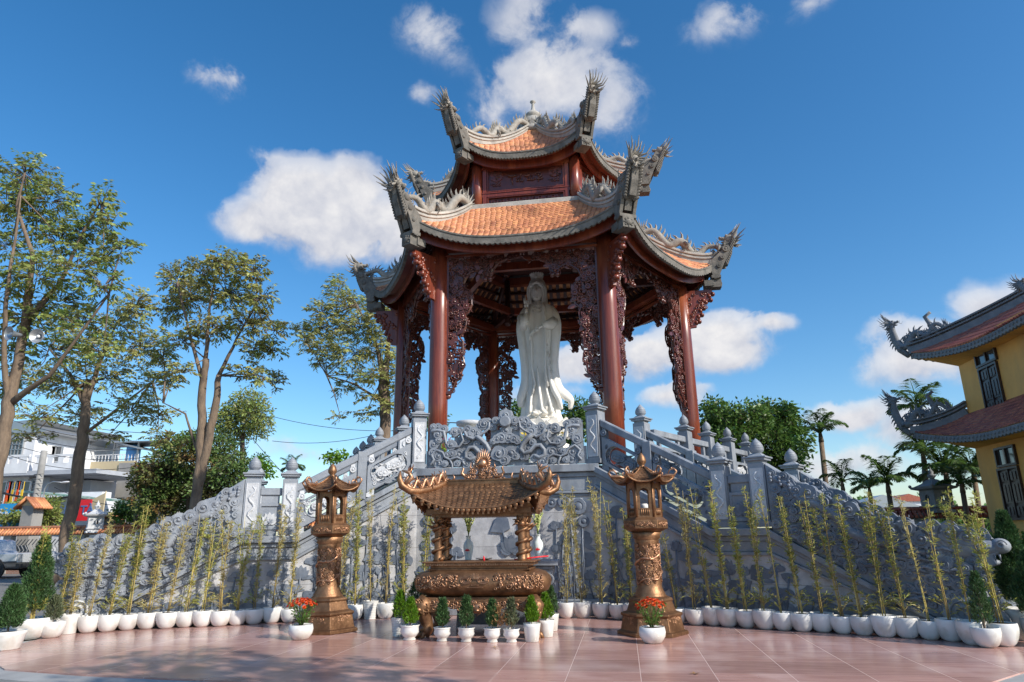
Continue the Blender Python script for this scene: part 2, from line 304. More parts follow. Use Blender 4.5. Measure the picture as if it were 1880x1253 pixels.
    def leaf(s, p, d, ln, wd, nrm=None, var=None, bend=0):
        d = Vector(d).normalized(); nrm = Vector(nrm) if nrm is not None else Vector((random.gauss(0, 1), random.gauss(0, 1), random.gauss(0, 1)+.6))
        w_ = d.cross(nrm); w_ = w_.normalized() if w_.length > 1e-5 else d.orthogonal().normalized()
        p = Vector(p); mid = p+d*ln*.45
        s.add([p, mid+w_*wd/2, p+d*ln+Vector((0, 0, -bend)), mid-w_*wd/2], [(0, 1, 2, 3)], False, var)
    # carved bits in a frame O,U,V (relief rises along Nn)
    def swirl(s, x, y, r, h, O, U, V, n=12, knob=True):
        U = Vector(U); V = Vector(V); Nn = U.cross(V).normalized(); Mx = Matrix((U, V, Nn)).transposed()
        pr = [(r, 0), (r, h*.8), (r*.94, h), (r*.62, h), (r*.55, h*.78), (r*.45, h*.78), (r*.38, h*1.0), (r*.2, h*1.2), (.001, h*1.25)] if knob else [(r, 0), (r, h*.8), (r*.85, h), (.001, h)]
        s.lathe(pr, n, Vector(O)+U*x+V*y, Mx, smooth=False)
    def cloud(s, x, y, r, h, O, U, V, ph=0, rr=random):
        """lobed cloud boss: flat scalloped plate, spiral ridge and a knob"""
        U = Vector(U); V = Vector(V); Nn = U.cross(V).normalized(); k = 20; lob = rr.choice((3, 4, 5))
        P_ = [(x+r*(1+.13*abs(sin(lob*(pi*i/k)+ph))-.05)*cos(2*pi*i/k), y+r*.92*(1+.13*abs(sin(lob*(pi*i/k)+ph))-.05)*sin(2*pi*i/k)) for i in range(k)]
        s.prism(P_, h*2, O, U, V)
        s.curl(x, y, r*.72, r*.15, Vector(O)+Nn*h, U, V, 1.1, ph, rr.choice((-1, 1)), 12, 5)
        s.ball(Vector(O)+U*x+V*y+Nn*(h+.005), (r*.24,)*3, 8, 4)
    def curl(s, x, y, r, th, O, U, V, turns=1.2, ph=0, dirn=1, n=9, seg=5, off=0, tail=0):
        U = Vector(U); V = Vector(V); Nn = U.cross(V).normalized(); O = Vector(O); pts = []; rad = []; n = int(n*1.5)
        for i in range(n):
            t = i/(n-1); q = ph+dirn*turns*2*pi*t; rr = r*(1-.78*t)
            pts.append(O+U*(x+rr*cos(q))+V*(y+rr*sin(q))+Nn*(off+th*.4*sin(t*3))); rad.append(th*(.55+.5*t))
        if tail:
            q = ph; tx, ty = sin(q)*dirn, -cos(q)*dirn
            p0 = pts[0]; pts.insert(0, p0+(U*tx+V*ty)*tail*.5); pts.insert(0, p0+(U*tx+V*ty)*tail+U*cos(q)*tail*.4+V*sin(q)*tail*.4); rad.insert(0, th*.5); rad.insert(0, th*.12)
        s.tube(pts, rad, seg)
LOC = {}
def _wl(o):
    v = Vector((0, 0, 0))
    while o is not None: v += o.location; o = o.parent
    return v
def obj(name, mb, m, parent=None, bevel=0, label=None, cat=None, group=None, kind=None, base=True):
    me = bpy.data.meshes.new(name); base_l = Vector((0, 0, 0))
    if parent is None and base and mb.v:
        xs = [p[0] for p in mb.v]; ys = [p[1] for p in mb.v]; zs = [p[2] for p in mb.v]
        base_l = Vector(((min(xs)+max(xs))/2, (min(ys)+max(ys))/2, min(zs)))
    sh = base_l if parent is None else _wl(parent)
    me.from_pydata([(p[0]-sh.x, p[1]-sh.y, p[2]-sh.z) for p in mb.v], [], mb.f)
    me.polygons.foreach_set('use_smooth', mb.sm)
    at = me.attributes.new('var', 'FLOAT', 'FACE'); at.data.foreach_set('value', mb.c)
    me.materials.append(M[m] if isinstance(m, str) else m); me.update()
    o = bpy.data.objects.new(name, me); col.objects.link(o); o.location = base_l if parent is None else (0, 0, 0); o.parent = parent
    if bevel:
        b = o.modifiers.new('edge', 'BEVEL'); b.width = bevel; b.segments = 1; b.limit_method = 'ANGLE'; b.angle_limit = R(50)
    return tag(o, label, cat, group, kind)
def tag(o, label=None, cat=None, group=None, kind=None):
    if label: o['label'] = label
    if cat: o['category'] = cat
    if group: o['group'] = group
    if kind: o['kind'] = kind
    return o
def empty(name, loc, label=None, cat=None, group=None):
    o = bpy.data.objects.new(name, None); col.objects.link(o); o.location = loc; o.empty_display_size = .2
    return tag(o, label, cat, group)
def copy_tree(o, parent=None):
    kids = [k for k in list(bpy.data.objects) if k.parent == o] if parent is None else [k for k in KID.get(o.name, [])]
    c = o.copy(); col.objects.link(c)
    if parent is not None: c.parent = parent
    for k in kids: copy_tree(k, c)
    return c
KID = {}
def index_kids():
    KID.clear()
    for k in bpy.data.objects:
        if k.parent: KID.setdefault(k.parent.name, []).append(k)
def ordn(n): return ['first', 'second', 'third', 'fourth', 'fifth', 'sixth', 'seventh', 'eighth', 'ninth', 'tenth', 'eleventh', 'twelfth', 'thirteenth', 'fourteenth', 'fifteenth', 'sixteenth', 'seventeenth', 'eighteenth', 'nineteenth', 'twentieth', 'twenty-first', 'twenty-second'][n-1]
def copy_tree(o, parent=None):
    c = o.copy(); col.objects.link(c)
    if parent is not None: c.parent = parent
    for k in tuple(o.children): copy_tree(k, c)
    return c
# ------------------------------------------------------------------ setting: ground and plaza
g = MB()
g.add([(-400, -60, -.06), (400, -60, -.06), (400, 500, -.06), (-400, 500, -.06)], [(0, 1, 2, 3)])
obj('ground', g, 'asphalt', kind='structure')
PL = [(-9.9, 12.2), (-9.75, 11.2), (-9.45, 10.1), (-8.85, 9.1), (-7.8, 8.3), (-6.5, 8.04), (-5.35, 7.9), (-4.08, 7.78), (-2, 7.62), (0, 7.64), (2, 7.85), (3.64, 8.38), (4.28, 9.02), (4.7, 9.66), (5.0, 10.28), (5.5, 11.4), (6.0, 12.6), (6, 16), (-10, 16)]
g = MB(); g.prism(PL, .06, (0, 0, -.03), (1, 0, 0), (0, 1, 0)); obj('plaza', g, 'plaza', kind='structure')
k = MB(); e = PL[:17]
inn = [Vector((a, b, 0)) for a, b in e]; outp = []
for i, p in enumerate(inn):
    t = (inn[min(i+1, len(e)-1)]-inn[max(i-1, 0)]).normalized(); outp.append(p+Vector((t.y, -t.x, 0))*.42)
for i in range(len(e)-1):
    a, b, c_, d_ = inn[i], inn[i+1], outp[i+1], outp[i]
    zz = Vector((0, 0, -.016)); lo_ = Vector((0, 0, -.2))
    k.add([a+zz, b+zz, c_+zz, d_+zz, c_+lo_, d_+lo_], [(3, 2, 1, 0), (2, 3, 5, 4)])
obj('kerb', k, 'kerb', kind='structure')
g = MB(); g.prism([(5.7, 9), (60, 9), (60, 33), (4, 33), (4, 16)], .03, (0, 0, -.03), (1, 0, 0), (0, 1, 0)); obj('lawn', g, mat('lawn_ground', (.10, .15, .03), (.07, .11, .025), .9, scale=3), kind='structure')

# ------------------------------------------------------------------ terrace frames
X0, YC, ZP = -2.42, 21.8, 2.95
AW = R(29)
BRr = Vector((-.5, 14.55, 0)); DRr = Vector((cos(AW), -sin(AW), 0)); NRr = Vector((sin(AW), cos(AW), 0))
BLl = Vector((-4.34, 14.55, 0)); AL = R(26.3); DLl = Vector((-cos(AL), -sin(AL), 0)); NLl = Vector((-sin(AL), cos(AL), 0))
def frame(B, D, Nn): return Matrix(((D.x, Nn.x, 0, B.x), (D.y, Nn.y, 0, B.y), (0, 0, 1, B.z), (0, 0, 0, 1)))
FR, FL = frame(BRr, DRr, NRr), frame(BLl, DLl, NLl)      # local: x along the stair, y away from the viewer, z up
SIDE = {'R': (FR, 'yellow building'), 'L': (FL, 'parked pickup')}
WST = 2.3
def prof(t):
    if t < 2.42: return 2.93-.55*t*1.0
    if t < 3.42: return 1.6
    return max(.0, 1.6-.572*(t-3.42))
TT = 6.25
# the masonry body
T = empty('stone_terrace', (X0, YC, 0), 'hexagonal blue stone terrace with twin stairways carrying the red timber pavilion', 'terrace')
b = MB()
hexp = [(X0+6.3*cos(R(60*i)), YC+6.3*sin(R(60*i))) for i in range(6)]
b.prism(hexp, ZP, (0, 0, ZP/2), (1, 0, 0), (0, 1, 0))
b.prism([(-4.34, 14.55), (-.5, 14.55), (.74, 16.9), (-5.58, 16.9)], ZP-.002, (0, 0, (ZP-.002)/2), (1, 0, 0), (0, 1, 0))
obj('core', b, 'wallground', T)
# cornice of the front block: mouldings
b = MB()
for z0, z1, pr in ((2.80, 2.96, .13), (2.70, 2.80, .05), (2.42, 2.70, .02), (2.36, 2.42, .07), (2.3, 2.36, .03)):
    b.box((X0, 14.55-pr+.15, (z0+z1)/2), (3.84+2*pr*.55, .3, z1-z0-.002))
obj('cornice', b, 'stone', T, bevel=.012); b = MB()
for z0, z1, pr in ((0.0, .12, .12), (.12, .3, .06)): b.box((X0, 14.55-pr+.15, (z0+z1)/2), (3.84+.1, .3, z1-z0-.002))
obj('plinth_moulding', b, 'stone', T, bevel=.012)
for k_ in range(6):
    b = MB(); a0 = R(60*k_+30)
    if k_ == 4: continue
    b.box((X0+cos(a0)*(5.456), YC+sin(a0)*5.456, 2.88), (.3, 6.45, .15), rz=a0)
    obj('rim_cornice', b, 'stone', T, bevel=.012)
fl = MB(); fl.prism([(X0+6.2*cos(R(60*i)), YC+6.2*sin(R(60*i))) for i in range(6)], .02, (0, 0, ZP+.01), (1, 0, 0), (0, 1, 0)); obj('paving', fl, 'stone_pale', T)
for sd in 'RL':
    F, wh = SIDE[sd]
    w_ = MB(F); ts = [0, 2.42, 3.42, TT-.04]
    poly = [(0, 0), (TT, 0)]+[(t, prof(t)-.02) for t in reversed(ts)]
    w_.prism(poly, .3, (0, .15, 0)); w_.prism(poly, .3, (0, WST-.15, 0))
    obj('stair_wall', w_, 'wallground', T)
    c_ = MB(F)
    for lo, hi, pr in ((.0, .13, .12), (.13, .22, .05), (.22, .40, .015), (.40, .46, .06)):
        for y, sg in ((0, -1), (WST, 1)):
            P_ = [(-.02, prof(0)-lo), (2.42, prof(2.42)-lo), (3.42, 1.6-lo), (TT-.1+lo, prof(TT-.1+lo)-lo*1.0+lo*0), (TT-.1+lo, prof(TT-.1+lo)-hi*0-lo-.002)]
            q = [(t, prof(t)-lo) for t in (-.02, 2.42, 3.42, TT-.15)]+[(t, prof(t)-hi+.002) for t in (TT-.15, 3.42, 2.42, -.02)]
            q = [(t, max(z, .0)) for t, z in q]
            d_ = .3+pr if lo == 0 else .2+pr
            yc = y+sg*pr-sg*d_/2 if sg < 0 else y+pr-d_/2
            if sg < 0: yc = -pr+d_/2
            c_.prism(q, d_, (0, yc, 0))
    obj('stringer', c_, 'stone', T, bevel=.008)
    s_ = MB(F)
    n1s, n2s = 9, 10
    for i in range(n1s):
        t0 = .05+i*(2.42/n1s); z = 2.93-(i+1)*(1.33/n1s); s_.box((t0+.16+.0, WST/2, z/2), (2.42/n1s+.05, WST-.6, z)); s_.box((t0+.16, WST/2, z-.02), (2.42/n1s+.09, WST-.6, .036))
    s_.box((2.95, WST/2, .79), (1.1, WST-.6, 1.58))
    for i in range(n2s):
        t0 = 3.42+i*(2.8/n2s); z = 1.6-(i+1)*(1.6/n2s)+.002
        if z > .02: s_.box((t0+.14, WST/2, z/2), (2.8/n2s+.05, WST-.6, z)); s_.box((t0+.14, WST/2, z-.02), (2.8/n2s+.09, WST-.6, .036))
    obj('stair_flight', s_, 'step', T)

# ------------------------------------------------------------------ carved reliefs on the walls
def petal(w, h): return [(0, 0), (w*.35, h*.18), (w*.5, h*.45), (w*.36, h*.75), (0, h), (-w*.36, h*.75), (-w*.5, h*.45), (-w*.35, h*.18)]
def rot2(poly, a, ox, oy, sc=1): return [(ox+(x*cos(a)-y*sin(a))*sc, oy+(x*sin(a)+y*cos(a))*sc) for x, y in poly]
def lotus(mb, x, z, s, O, U, V, d=.05):
    for a, h in ((75, .75), (-75, .75), (48, .95), (-48, .95), (24, 1.05), (-24, 1.05), (0, 1.1)):
        mb.prism(rot2(petal(.5, h), R(a), x, z, s), d*(1.0+.35*(1-abs(a)/75))+(.004 if a > 0 else 0), O, U, V)
def lotusleaf(mb, x, z, s, O, U, V, ph, d=.045):
    k = 14; P_ = []
    for i in range(k):
        a = ph+2*pi*i/k; r = s*(.85+.16*sin(3*a+ph)+(.1 if i % 2 else 0)); P_.append((x+r*cos(a), z+r*.62*sin(a)))
    mb.prism(P_, d, O, U, V)
    Nn = Vector(U).cross(Vector(V)).normalized()
    for i in range(6):
        a = ph+pi*i/3; mb.tube([Vector(O)+Vector(U)*(x)+Vector(V)*z+Nn*d*.5, Vector(O)+Vector(U)*(x+s*.7*cos(a))+Vector(V)*(z+s*.45*sin(a))+Nn*d*.45], [.006, .003], 4)
def stem(mb, pts, O, U, V, r=.02):
    Nn = Vector(U).cross(Vector(V)).normalized(); mb.tube([Vector(O)+Vector(U)*a+Vector(V)*b_+Nn*.02 for a, b_ in pts], r, 5)
def waves(mb, x0, x1, z, O, U, V, rmax, rows=2, seed=0):
    rr = random.Random(seed)
    for j in range(rows):
        x = x0+(j % 2)*rmax*.8
        while x < x1:
            r = rmax*rr.uniform(.75, 1.1); r = min(r, x1-x+.2)
            for q, dd in ((1, .03), (.78, .045), (.55, .06), (.3, .075)):
                mb.prism([(x+r*q*cos(pi*i/8), z+(2-j)*.11+r*q*.75*sin(pi*i/8)) for i in range(9)], dd+.012*j, O, U, V)
            x += rmax*1.35
def mural(mb, T_, x0, x1, zt, seed, flipx=1, d=.05):
    """pond carving: lotus leaves on stems, flowers, buds, ripples; zt(x) = top limit"""
    rr = random.Random(seed); O = (0, 0, 0); U = (1, 0, 0); V = (0, 0, 1); mb.T = T_; pts = []
    for tries in range(3000):
        x = rr.uniform(x0+.12, x1-.12); s = rr.uniform(.13, .27); tp = min(zt(x-s*.8), zt(x+s*.8))-s*.75
        if tp < .5: continue
        z = rr.uniform(.45, tp)
        if any((x-a)**2+((z-b_)*1.15)**2 < (s+c)**2*.62 for a, b_, c in pts): continue
        pts.append((x, z, s)); dd = d*rr.uniform(.7, 1.2)+len(pts)*.0004; kind = rr.choice('llffbl')
        stem(mb, [(x, z), (x+rr.uniform(-.06, .06), z*.6+.1), (x+rr.uniform(-.12, .12), .2)], O, U, V, .016)
        if kind == 'l': lotusleaf(mb, x, z, s*1.05, O, U, V, rr.uniform(0, 6), dd)
        elif kind == 'f': lotus(mb, x, z-s*.6, s*1.05, O, U, V, dd)
        else: mb.prism(rot2(petal(.6, 1.0), R(rr.uniform(-25, 25)), x, z-s*.6, s*1.35), dd*1.2, O, U, V)
        if rr.random() < .4: mb.prism(rot2(petal(.35, 1.0), R(rr.uniform(60, 120)*rr.choice((-1, 1))), x, z-s*.5, s*1.2), dd*.8, O, U, V)
    waves(mb, x0, x1, .02, O, U, V, .26, 3, seed)
def yshift(F, y): return F @ Matrix.Translation((0, y, 0))
FRONT = Matrix.Translation((-4.34, 14.55, 0))
rl = MB()
mural(rl, yshift(FRONT, 0), .05, 1.0, lambda x: 1.9, 5); mural(rl, yshift(FRONT, 0), 2.85, 3.8, lambda x: 1.9, 6); waves(rl, 1.0, 2.85, .02, (0, 0, 0), (1, 0, 0), (0, 0, 1), .26, 3, 7)
rl.T = FRONT; O_, U_, V_ = (0, 0, 0), (1, 0, 0), (0, 0, 1)
for x, z, r in ((.35, 2.15, .15), (.6, 2.2, .12), (.25, 1.9, .1), (3.45, 2.1, .17), (3.15, 2.2, .12), (3.55, 1.8, .12), (2.9, 2.18, .1), (.9, 2.22, .1)): rl.swirl(x, z, r, .05, O_, U_, V_, 14)
lotus(rl, 2.05, 1.2, .34, O_, U_, V_, .08); rl.prism(rot2(petal(.6, 1), R(-8), 2.28, 1.62, .32), .08); stem(rl, [(2.28, 1.62), (2.2, 1.3)], O_, U_, V_)
rl.prism([(1.6, 1.62), (1.72, 1.9), (1.86, 1.98), (1.98, 1.88), (2.02, 1.68), (1.85, 1.6)], .07); stem(rl, [(1.85, 1.65), (1.95, 1.3)], O_, U_, V_)
obj('lotus_relief', rl, 'relief', T)
for sd in 'RL':
    F, wh = SIDE[sd]; rl = MB(); mural(rl, F, .15, 2.5, lambda t: prof(t)-.46, 11 if sd == 'R' else 21); mural(rl, F, 2.5, 5.6, lambda t: prof(t)-.46, 12 if sd == 'R' else 22)
    obj('lotus_relief', rl, 'relief', T)

# ------------------------------------------------------------------ posts and balustrades
def post(mb, x, y, z0, h=1.5, w_=.3, carve=True):
    """square newel with moulded cap and bud finial; local axes of mb.T"""
    sh = h-.40
    mb.box((x, y, z0+sh/2), (w_, w_, sh)); mb.box((x, y, z0+.05), (w_+.05, w_+.05, .1))
    mb.box((x, y, z0+sh+.025), (w_-.05, w_-.05, .05)); mb.box((x, y, z0+sh+.07), (w_+.06, w_+.06, .04)); mb.box((x, y, z0+sh+.105), (w_+.11, w_+.11, .03))
    mb.lathe([(w_*.7, 0), (w_*.45, .05), (w_*.42, .06)], 4, (x, y, z0+sh+.12), ph=pi/4, smooth=False)
    k = w_/.3
    pr = [(.08, -.03), (.105, -.01), (.085, .01), (.08, .02), (.125, .05), (.14, .09), (.135, .11), (.141, .115), (.125, .155), (.13, .16), (.1, .2), (.104, .205), (.06, .245), (.055, .25), (.02, .285), (.001, .3)]
    mb.lathe([(r*k*.92, z*h/1.5) for r, z in pr], 14, (x, y, z0+sh+.165))
def post_relief(mb, x, y, z0, h=1.5, w_=.3, seed=0, n=5):
    rr = random.Random(seed); sh = h-.4; fw = w_/2
    # sunk frame (raised border) with a writhing dragon-cloud inside
    yy = y-fw
    iw, z1, z2 = w_*.34, z0+.16, z0+sh-.1
    mb.ring([(x-iw-.015, z1-.015), (x+iw+.015, z1-.015), (x+iw+.015, z2+.015), (x-iw-.015, z2+.015)], [(x-iw, z1), (x+iw, z1), (x+iw, z2), (x-iw, z2)], .02, (0, yy, 0))
    mb.box((x, yy, (z1+z2)/2), (2*iw, .012, z2-z1))
    k = 14; pts = [(x+iw*.55*sin(i*1.15+seed), yy-.006, z1+.05+(z2-z1-.1)*i/(k-1)) for i in range(k)]
    mb.tube(pts, [.012+.014*sin(pi*i/(k-1)) for i in range(k)], 6)
    for i in range(n*2):
        mb.curl(x+iw*.5*(-1)**i*rr.uniform(.5, 1), z1+.05+(z2-z1-.1)*(i+.5)/(2*n), rr.uniform(.025, .045), .012, (0, yy, 0), (1, 0, 0), (0, 0, 1), 1.1, rr.uniform(0, 6), rr.choice((-1, 1)), 7, 4, 0)
def newel(F, x, y, z0, label, group, h=1.5, w_=.3, seed=0, relief=True, parent=None):
    m_ = MB(F); post(m_, x, y, z0, h, w_)
    o = obj('newel_post', m_, 'stone', parent, bevel=.006, label=None if parent else label, cat=None if parent else 'stone post', group=None if parent else group)
    if relief:
        r_ = MB(F); post_relief(r_, x, y, z0, h, w_, seed); obj('carving', r_, 'stone_pale', o)
    return o
def sloped_box(mb, t0, z0, t1, z1, h, y, d):
    mb.prism([(t0, z0-h), (t1, z1-h), (t1, z1), (t0, z0)], d, (0, y, 0))
def capsule(t0, z0, t1, z1, hw, n=8):
    """hole outline: slanted stadium"""
    d = Vector((t1-t0, z1-z0)); u = d.normalized(); v = Vector((-u.y, u.x)); P_ = []
    for i in range(n+1):
        a = -pi/2+pi*i/n; P_.append((t1+u.x*hw*cos(a)+v.x*hw*sin(a), z1+u.y*hw*cos(a)+v.y*hw*sin(a)))
    for i in range(n+1):
        a = pi/2+pi*i/n; P_.append((t0+u.x*hw*cos(a)+v.x*hw*sin(a), z0+u.y*hw*cos(a)+v.y*hw*sin(a)))
    return P_
def outer_match(inner, quad):
    """points of the quad outline matched to the hole points by direction from the centre"""
    cx = sum(p[0] for p in quad)/4; cz = sum(p[1] for p in quad)/4; res = []
    for px, pz in inner:
        dx, dz = px-cx, pz-cz; best = None
        for i in range(4):
            ax, az = quad[i]; bx, bz = quad[(i+1) % 4]; ex, ez = bx-ax, bz-az
            den = dx*ez-dz*ex
            if abs(den) < 1e-9: continue
            s_ = ((ax-cx)*ez-(az-cz)*ex)/den; u_ = ((ax-cx)*dz-(az-cz)*dx)/den
            if s_ > 0 and -.001 <= u_ <= 1.001 and (best is None or s_ < best): best = s_
        res.append((cx+dx*best, cz+dz*best))
    # snap nearest to corners
    for qx, qz in quad:
        i = min(range(len(res)), key=lambda k: (res[k][0]-qx)**2+(res[k][1]-qz)**2); res[i] = (qx, qz)
    return res
def rail_panel(mb, cv, t0, t1, ztop, zbot, y, d=.16, seed=0, hole=True):
    quad = [(t0, zbot(t0)), (t1, zbot(t1)), (t1, ztop(t1)), (t0, ztop(t0))]
    cz = lambda t: (ztop(t)+zbot(t))/2; hh = (ztop(t0)-zbot(t0))*.34
    a, b_ = t0+(t1-t0)*.3, t0+(t1-t0)*.7
    if hole:
        inn = capsule(a, cz(a), b_, cz(b_), hh); mb.ring(outer_match(inn, quad), inn, d, (0, y, 0))
        rim = capsule(a, cz(a), b_, cz(b_), hh+.02); mb.ring(rim, capsule(a, cz(a), b_, cz(b_), hh), d+.03, (0, y, 0))
        # inner cloud body leaving crescent gaps at both ends
        q = capsule(a+.02, cz(a), b_-.02, cz(b_), hh*.62); cv.prism(q, d*.5, (0, y, 0))
        cv.prism([(a-hh*.2, cz(a)-hh*.95), (a+hh*.5, cz(a)-hh*.95), (b_+hh*.2, cz(b_)+hh*.95), (b_-hh*.5, cz(b_)+hh*.95)], d*.5, (0, y, 0))
        rr = random.Random(seed)
        for i in range(5):
            t = a+(b_-a)*i/4; cv.swirl(t, cz(t)+rr.uniform(-.3, .3)*hh, hh*rr.uniform(.3, .5), .04, (0, y-d*.25, 0), (1, 0, 0), (0, 0, 1), 10)
    else: mb.prism(quad, d, (0, y, 0))
    rr = random.Random(seed+5)
    for i in range(12):
        s_ = rr.choice((-1, 1)); t = (t0+.1 if s_ < 0 else t1-.1)+rr.uniform(-.05, .05)+rr.uniform(0, .12)*-s_; z = cz(t)+rr.uniform(-.75, .75)*(ztop(t)-zbot(t))/2
        cv.curl(t, z, rr.uniform(.03, .05), .014, (0, y-d/2, 0), (1, 0, 0), (0, 0, 1), 1.1, rr.uniform(0, 6), rr.choice((-1, 1)), 7, 4)
def stair_balustrade(sd, y, near):
    F, wh = SIDE[sd]; side = 'visitor-facing edge' if near else 'inner edge'
    root = empty('stair_balustrade', F@Vector((1.2, y, 2.2)), f'sloping stone balustrade on the {"outer" if near else "inner"} edge of the upper stair, {wh} side', 'balustrade', 'sloping stone stair balustrades')
    hr = MB(F); sloped_box(hr, .14, 3.9, 2.5, 2.62, .17, y, .17); obj('handrail', hr, 'stone', root, bevel=.02)
    mb, cv = MB(F), MB(F)
    zt = lambda t: 3.62-.56*t; zb = lambda t: 3.05-.55*t
    rail_panel(mb, cv, .16, 1.08, zt, zb, y, seed=3); obj('rail_panel', mb, 'stone', root, bevel=.006)
    m2 = MB(F); rail_panel(m2, cv, 1.3, 2.46, zt, zb, y, seed=8); obj('rail_panel', m2, 'stone', root, bevel=.006)
    c2 = MB(F); c2.box((1.19, y, (prof(1.19)+3.32)/2+.02), (.19, .2, 3.28-prof(1.19))); obj('mid_post', c2, 'stone', root, bevel=.008)
    c2 = MB(F)   # cloud feet and neck scrolls that join panel, rail and stringer
    for t in (.22, 1.0, 1.38, 2.38):
        c2.swirl(t, zt(t)+.09, .07, .05, (0, y-.05, 0), (1, 0, 0), (0, 0, 1), 10); c2.box((t, y, zt(t)+.05), (.09, .1, .32)); c2.box((t, y, zb(t)-.05), (.16, .12, .16))
    if near: post_relief(c2, 1.19, y+.05, prof(1.19)+.05, 1.45, .19, 4, 4)
    for v, f, sm, c in ((cv.v, cv.f, cv.sm, cv.c),):
        o_ = len(c2.v); c2.v += v; c2.f += [tuple(i+o_ for i in q) for q in f]; c2.sm += sm; c2.c += c
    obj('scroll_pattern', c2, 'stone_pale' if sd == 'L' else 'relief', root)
for sd in 'RL':
    F, wh = SIDE[sd]
    stair_balustrade(sd, .1, True); stair_balustrade(sd, WST-.12, False)
    newel(F, -.02, .12, 2.97, f'tall carved stone newel post ending the cloud-scroll front panel on the {wh} side', 'stone newel posts', seed=1)
    newel(F, -.0, WST-.1, 2.97, f'stone newel post at the head of the inner stair rail on the {wh} side', 'stone newel posts', seed=2)
    newel(F, 2.62, .12, 1.62, f'stone newel post at the upper end of the stair landing on the {wh} side', 'stone newel posts', seed=3)
    newel(F, 3.34, .12, 1.62, f'stone newel post behind the dragon tail on the {wh} side landing', 'stone newel posts', seed=4)
    newel(F, 3.34, WST-.12, 1.62, f'stone newel post at the far back corner of the {wh} side landing', 'stone newel posts', seed=5)
    # landing balustrade
    root = empty('landing_balustrade', F@Vector((2.98, .12, 1.6)), f'short stone balustrade with lotus panel between two newels, {wh} side landing', 'balustrade', 'short landing balustrades')
    m_ = MB(F); m_.box((2.98, .12, 2.47), (.42, .17, .15)); obj('handrail', m_, 'stone', root, bevel=.015)
    m_ = MB(F); m_.ring([(2.77, 1.72), (3.19, 1.72), (3.19, 2.24), (2.77, 2.24)], [(2.81, 1.78), (3.15, 1.78), (3.15, 2.18), (2.81, 2.18)], .14, (0, .12, 0)); m_.box((2.98, .12, 1.98), (.36, .08, .42)); m_.box((2.98, .12, 1.66), (.3, .1, .12)); m_.box((2.98, .12, 2.32), (.34, .1, .16)); obj('lotus_panel', m_, 'stone', root, bevel=.006)
    m_ = MB(F); lotus(m_, 2.98, 1.85, .2, (0, .08, 0), (1, 0, 0), (0, 0, 1), .05)
    for i in range(5): m_.curl(2.84+.07*i, 1.83, .03, .01, (0, .07, 0), (1, 0, 0), (0, 0, 1), 1, 0, 1, 7, 4)
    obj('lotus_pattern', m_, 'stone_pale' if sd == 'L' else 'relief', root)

# front cloud-and-dragon panel between the two tall posts
root = empty('cloud_balustrade', (X0, 14.65, 2.97), 'pierced stone front panel of cloud scrolls and two facing dragons with sun disc', 'balustrade')
xa, xb = -4.17, -.67; OF = (0, 14.6, 0); UF = (1, 0, 0); VF = (0, 0, 1)
def pxz(x, y): p = W(720+x/4.476, 720+y/4.476, 14.6); return p.x-X0, p.z
half = [(315, 262), (345, 290), (420, 285), (455, 310), (500, 300), (560, 300), (600, 330), (625, 290), (700, 270), (760, 235), (805, 240), (830, 300), (880, 300)]
pts = [pxz(*q) for q in half]
base = MB()
op = [(X0+min(a, -.001), z-.03) for a, z in pts]; left_x = -4.17
outl = [(xa, 2.98)]+[(max(xa, a), z) for a, z in op]
outl += [(2*X0-a, z) for a, z in reversed(outl)]
# the backing is a fretted slab: vertical strips that leave openings
holes = [(-1.28, 3.52, .16, .2), (-1.0, 3.22, .12, .1), (-.62, 3.12, .2, .08), (-.33, 3.3, .1, .12), (-.95, 3.72, .1, .14), (-.42, 3.68, .12, .2)]
NX = 56; NZ = 20
def top_at(x):
    for i in range(len(outl)-1):
        (a, z), (b_, z2) = outl[i], outl[i+1]
        if a <= x <= b_ and b_ > a: return z+(z2-z)*(x-a)/(b_-a)
    return 3.9
for i in range(NX):
    x_ = xa+(xb-xa)*(i+.5)/NX
    tp = top_at(x_)
    for j in range(NZ):
        z0 = 2.99+(tp-2.99)*j/NZ; z1 = 2.99+(tp-2.99)*(j+1)/NZ; zc = (z0+z1)/2; dx = abs(x_-X0)
        if any(((dx+hx)/hw)**2+((zc-hz)/hh)**2 < 1 for hx, hz, hw, hh in holes): continue
        base.box((x_, 14.64, zc), ((xb-xa)/NX+.001, .07, z1-z0+.001))
obj('fretted_slab', base, 'stone', root)
cl = MB(); rr = random.Random(3)
# centre stack (photo coordinates of the 4.476x crop), sun disc and clouds
for x, y, r in ((935, 195, 46), (935, 245, 46), (940, 320, 40), (905, 380, 44), (965, 380, 44), (870, 390, 34), (1010, 390, 34), (835, 410, 24), (1035, 410, 24), (885, 510, 58), (985, 505, 58), (850, 530, 30), (1020, 530, 30), (930, 560, 40), (860, 240, 30), (1010, 240, 34)):
    a, z = pxz(x, y); cl.cloud(X0+a, z, r/375*1.12, .07+rr.uniform(0, .04), (0, 14.6, 0), UF, VF, rr.uniform(0, 6), rr)
a, z = pxz(935, 250); cl.swirl(X0+a, z, .125, .19, (0, 14.6, 0), UF, VF, 22, knob=False)
a, z = pxz(935, 165); cl.prism([(X0+a-.17, z-.1), (X0+a-.13, z+.02), (X0+a-.05, z+.03), (X0+a, z+.1), (X0+a+.05, z+.03), (X0+a+.13, z+.02), (X0+a+.17, z-.1)], .09, (0, 14.6, 0))
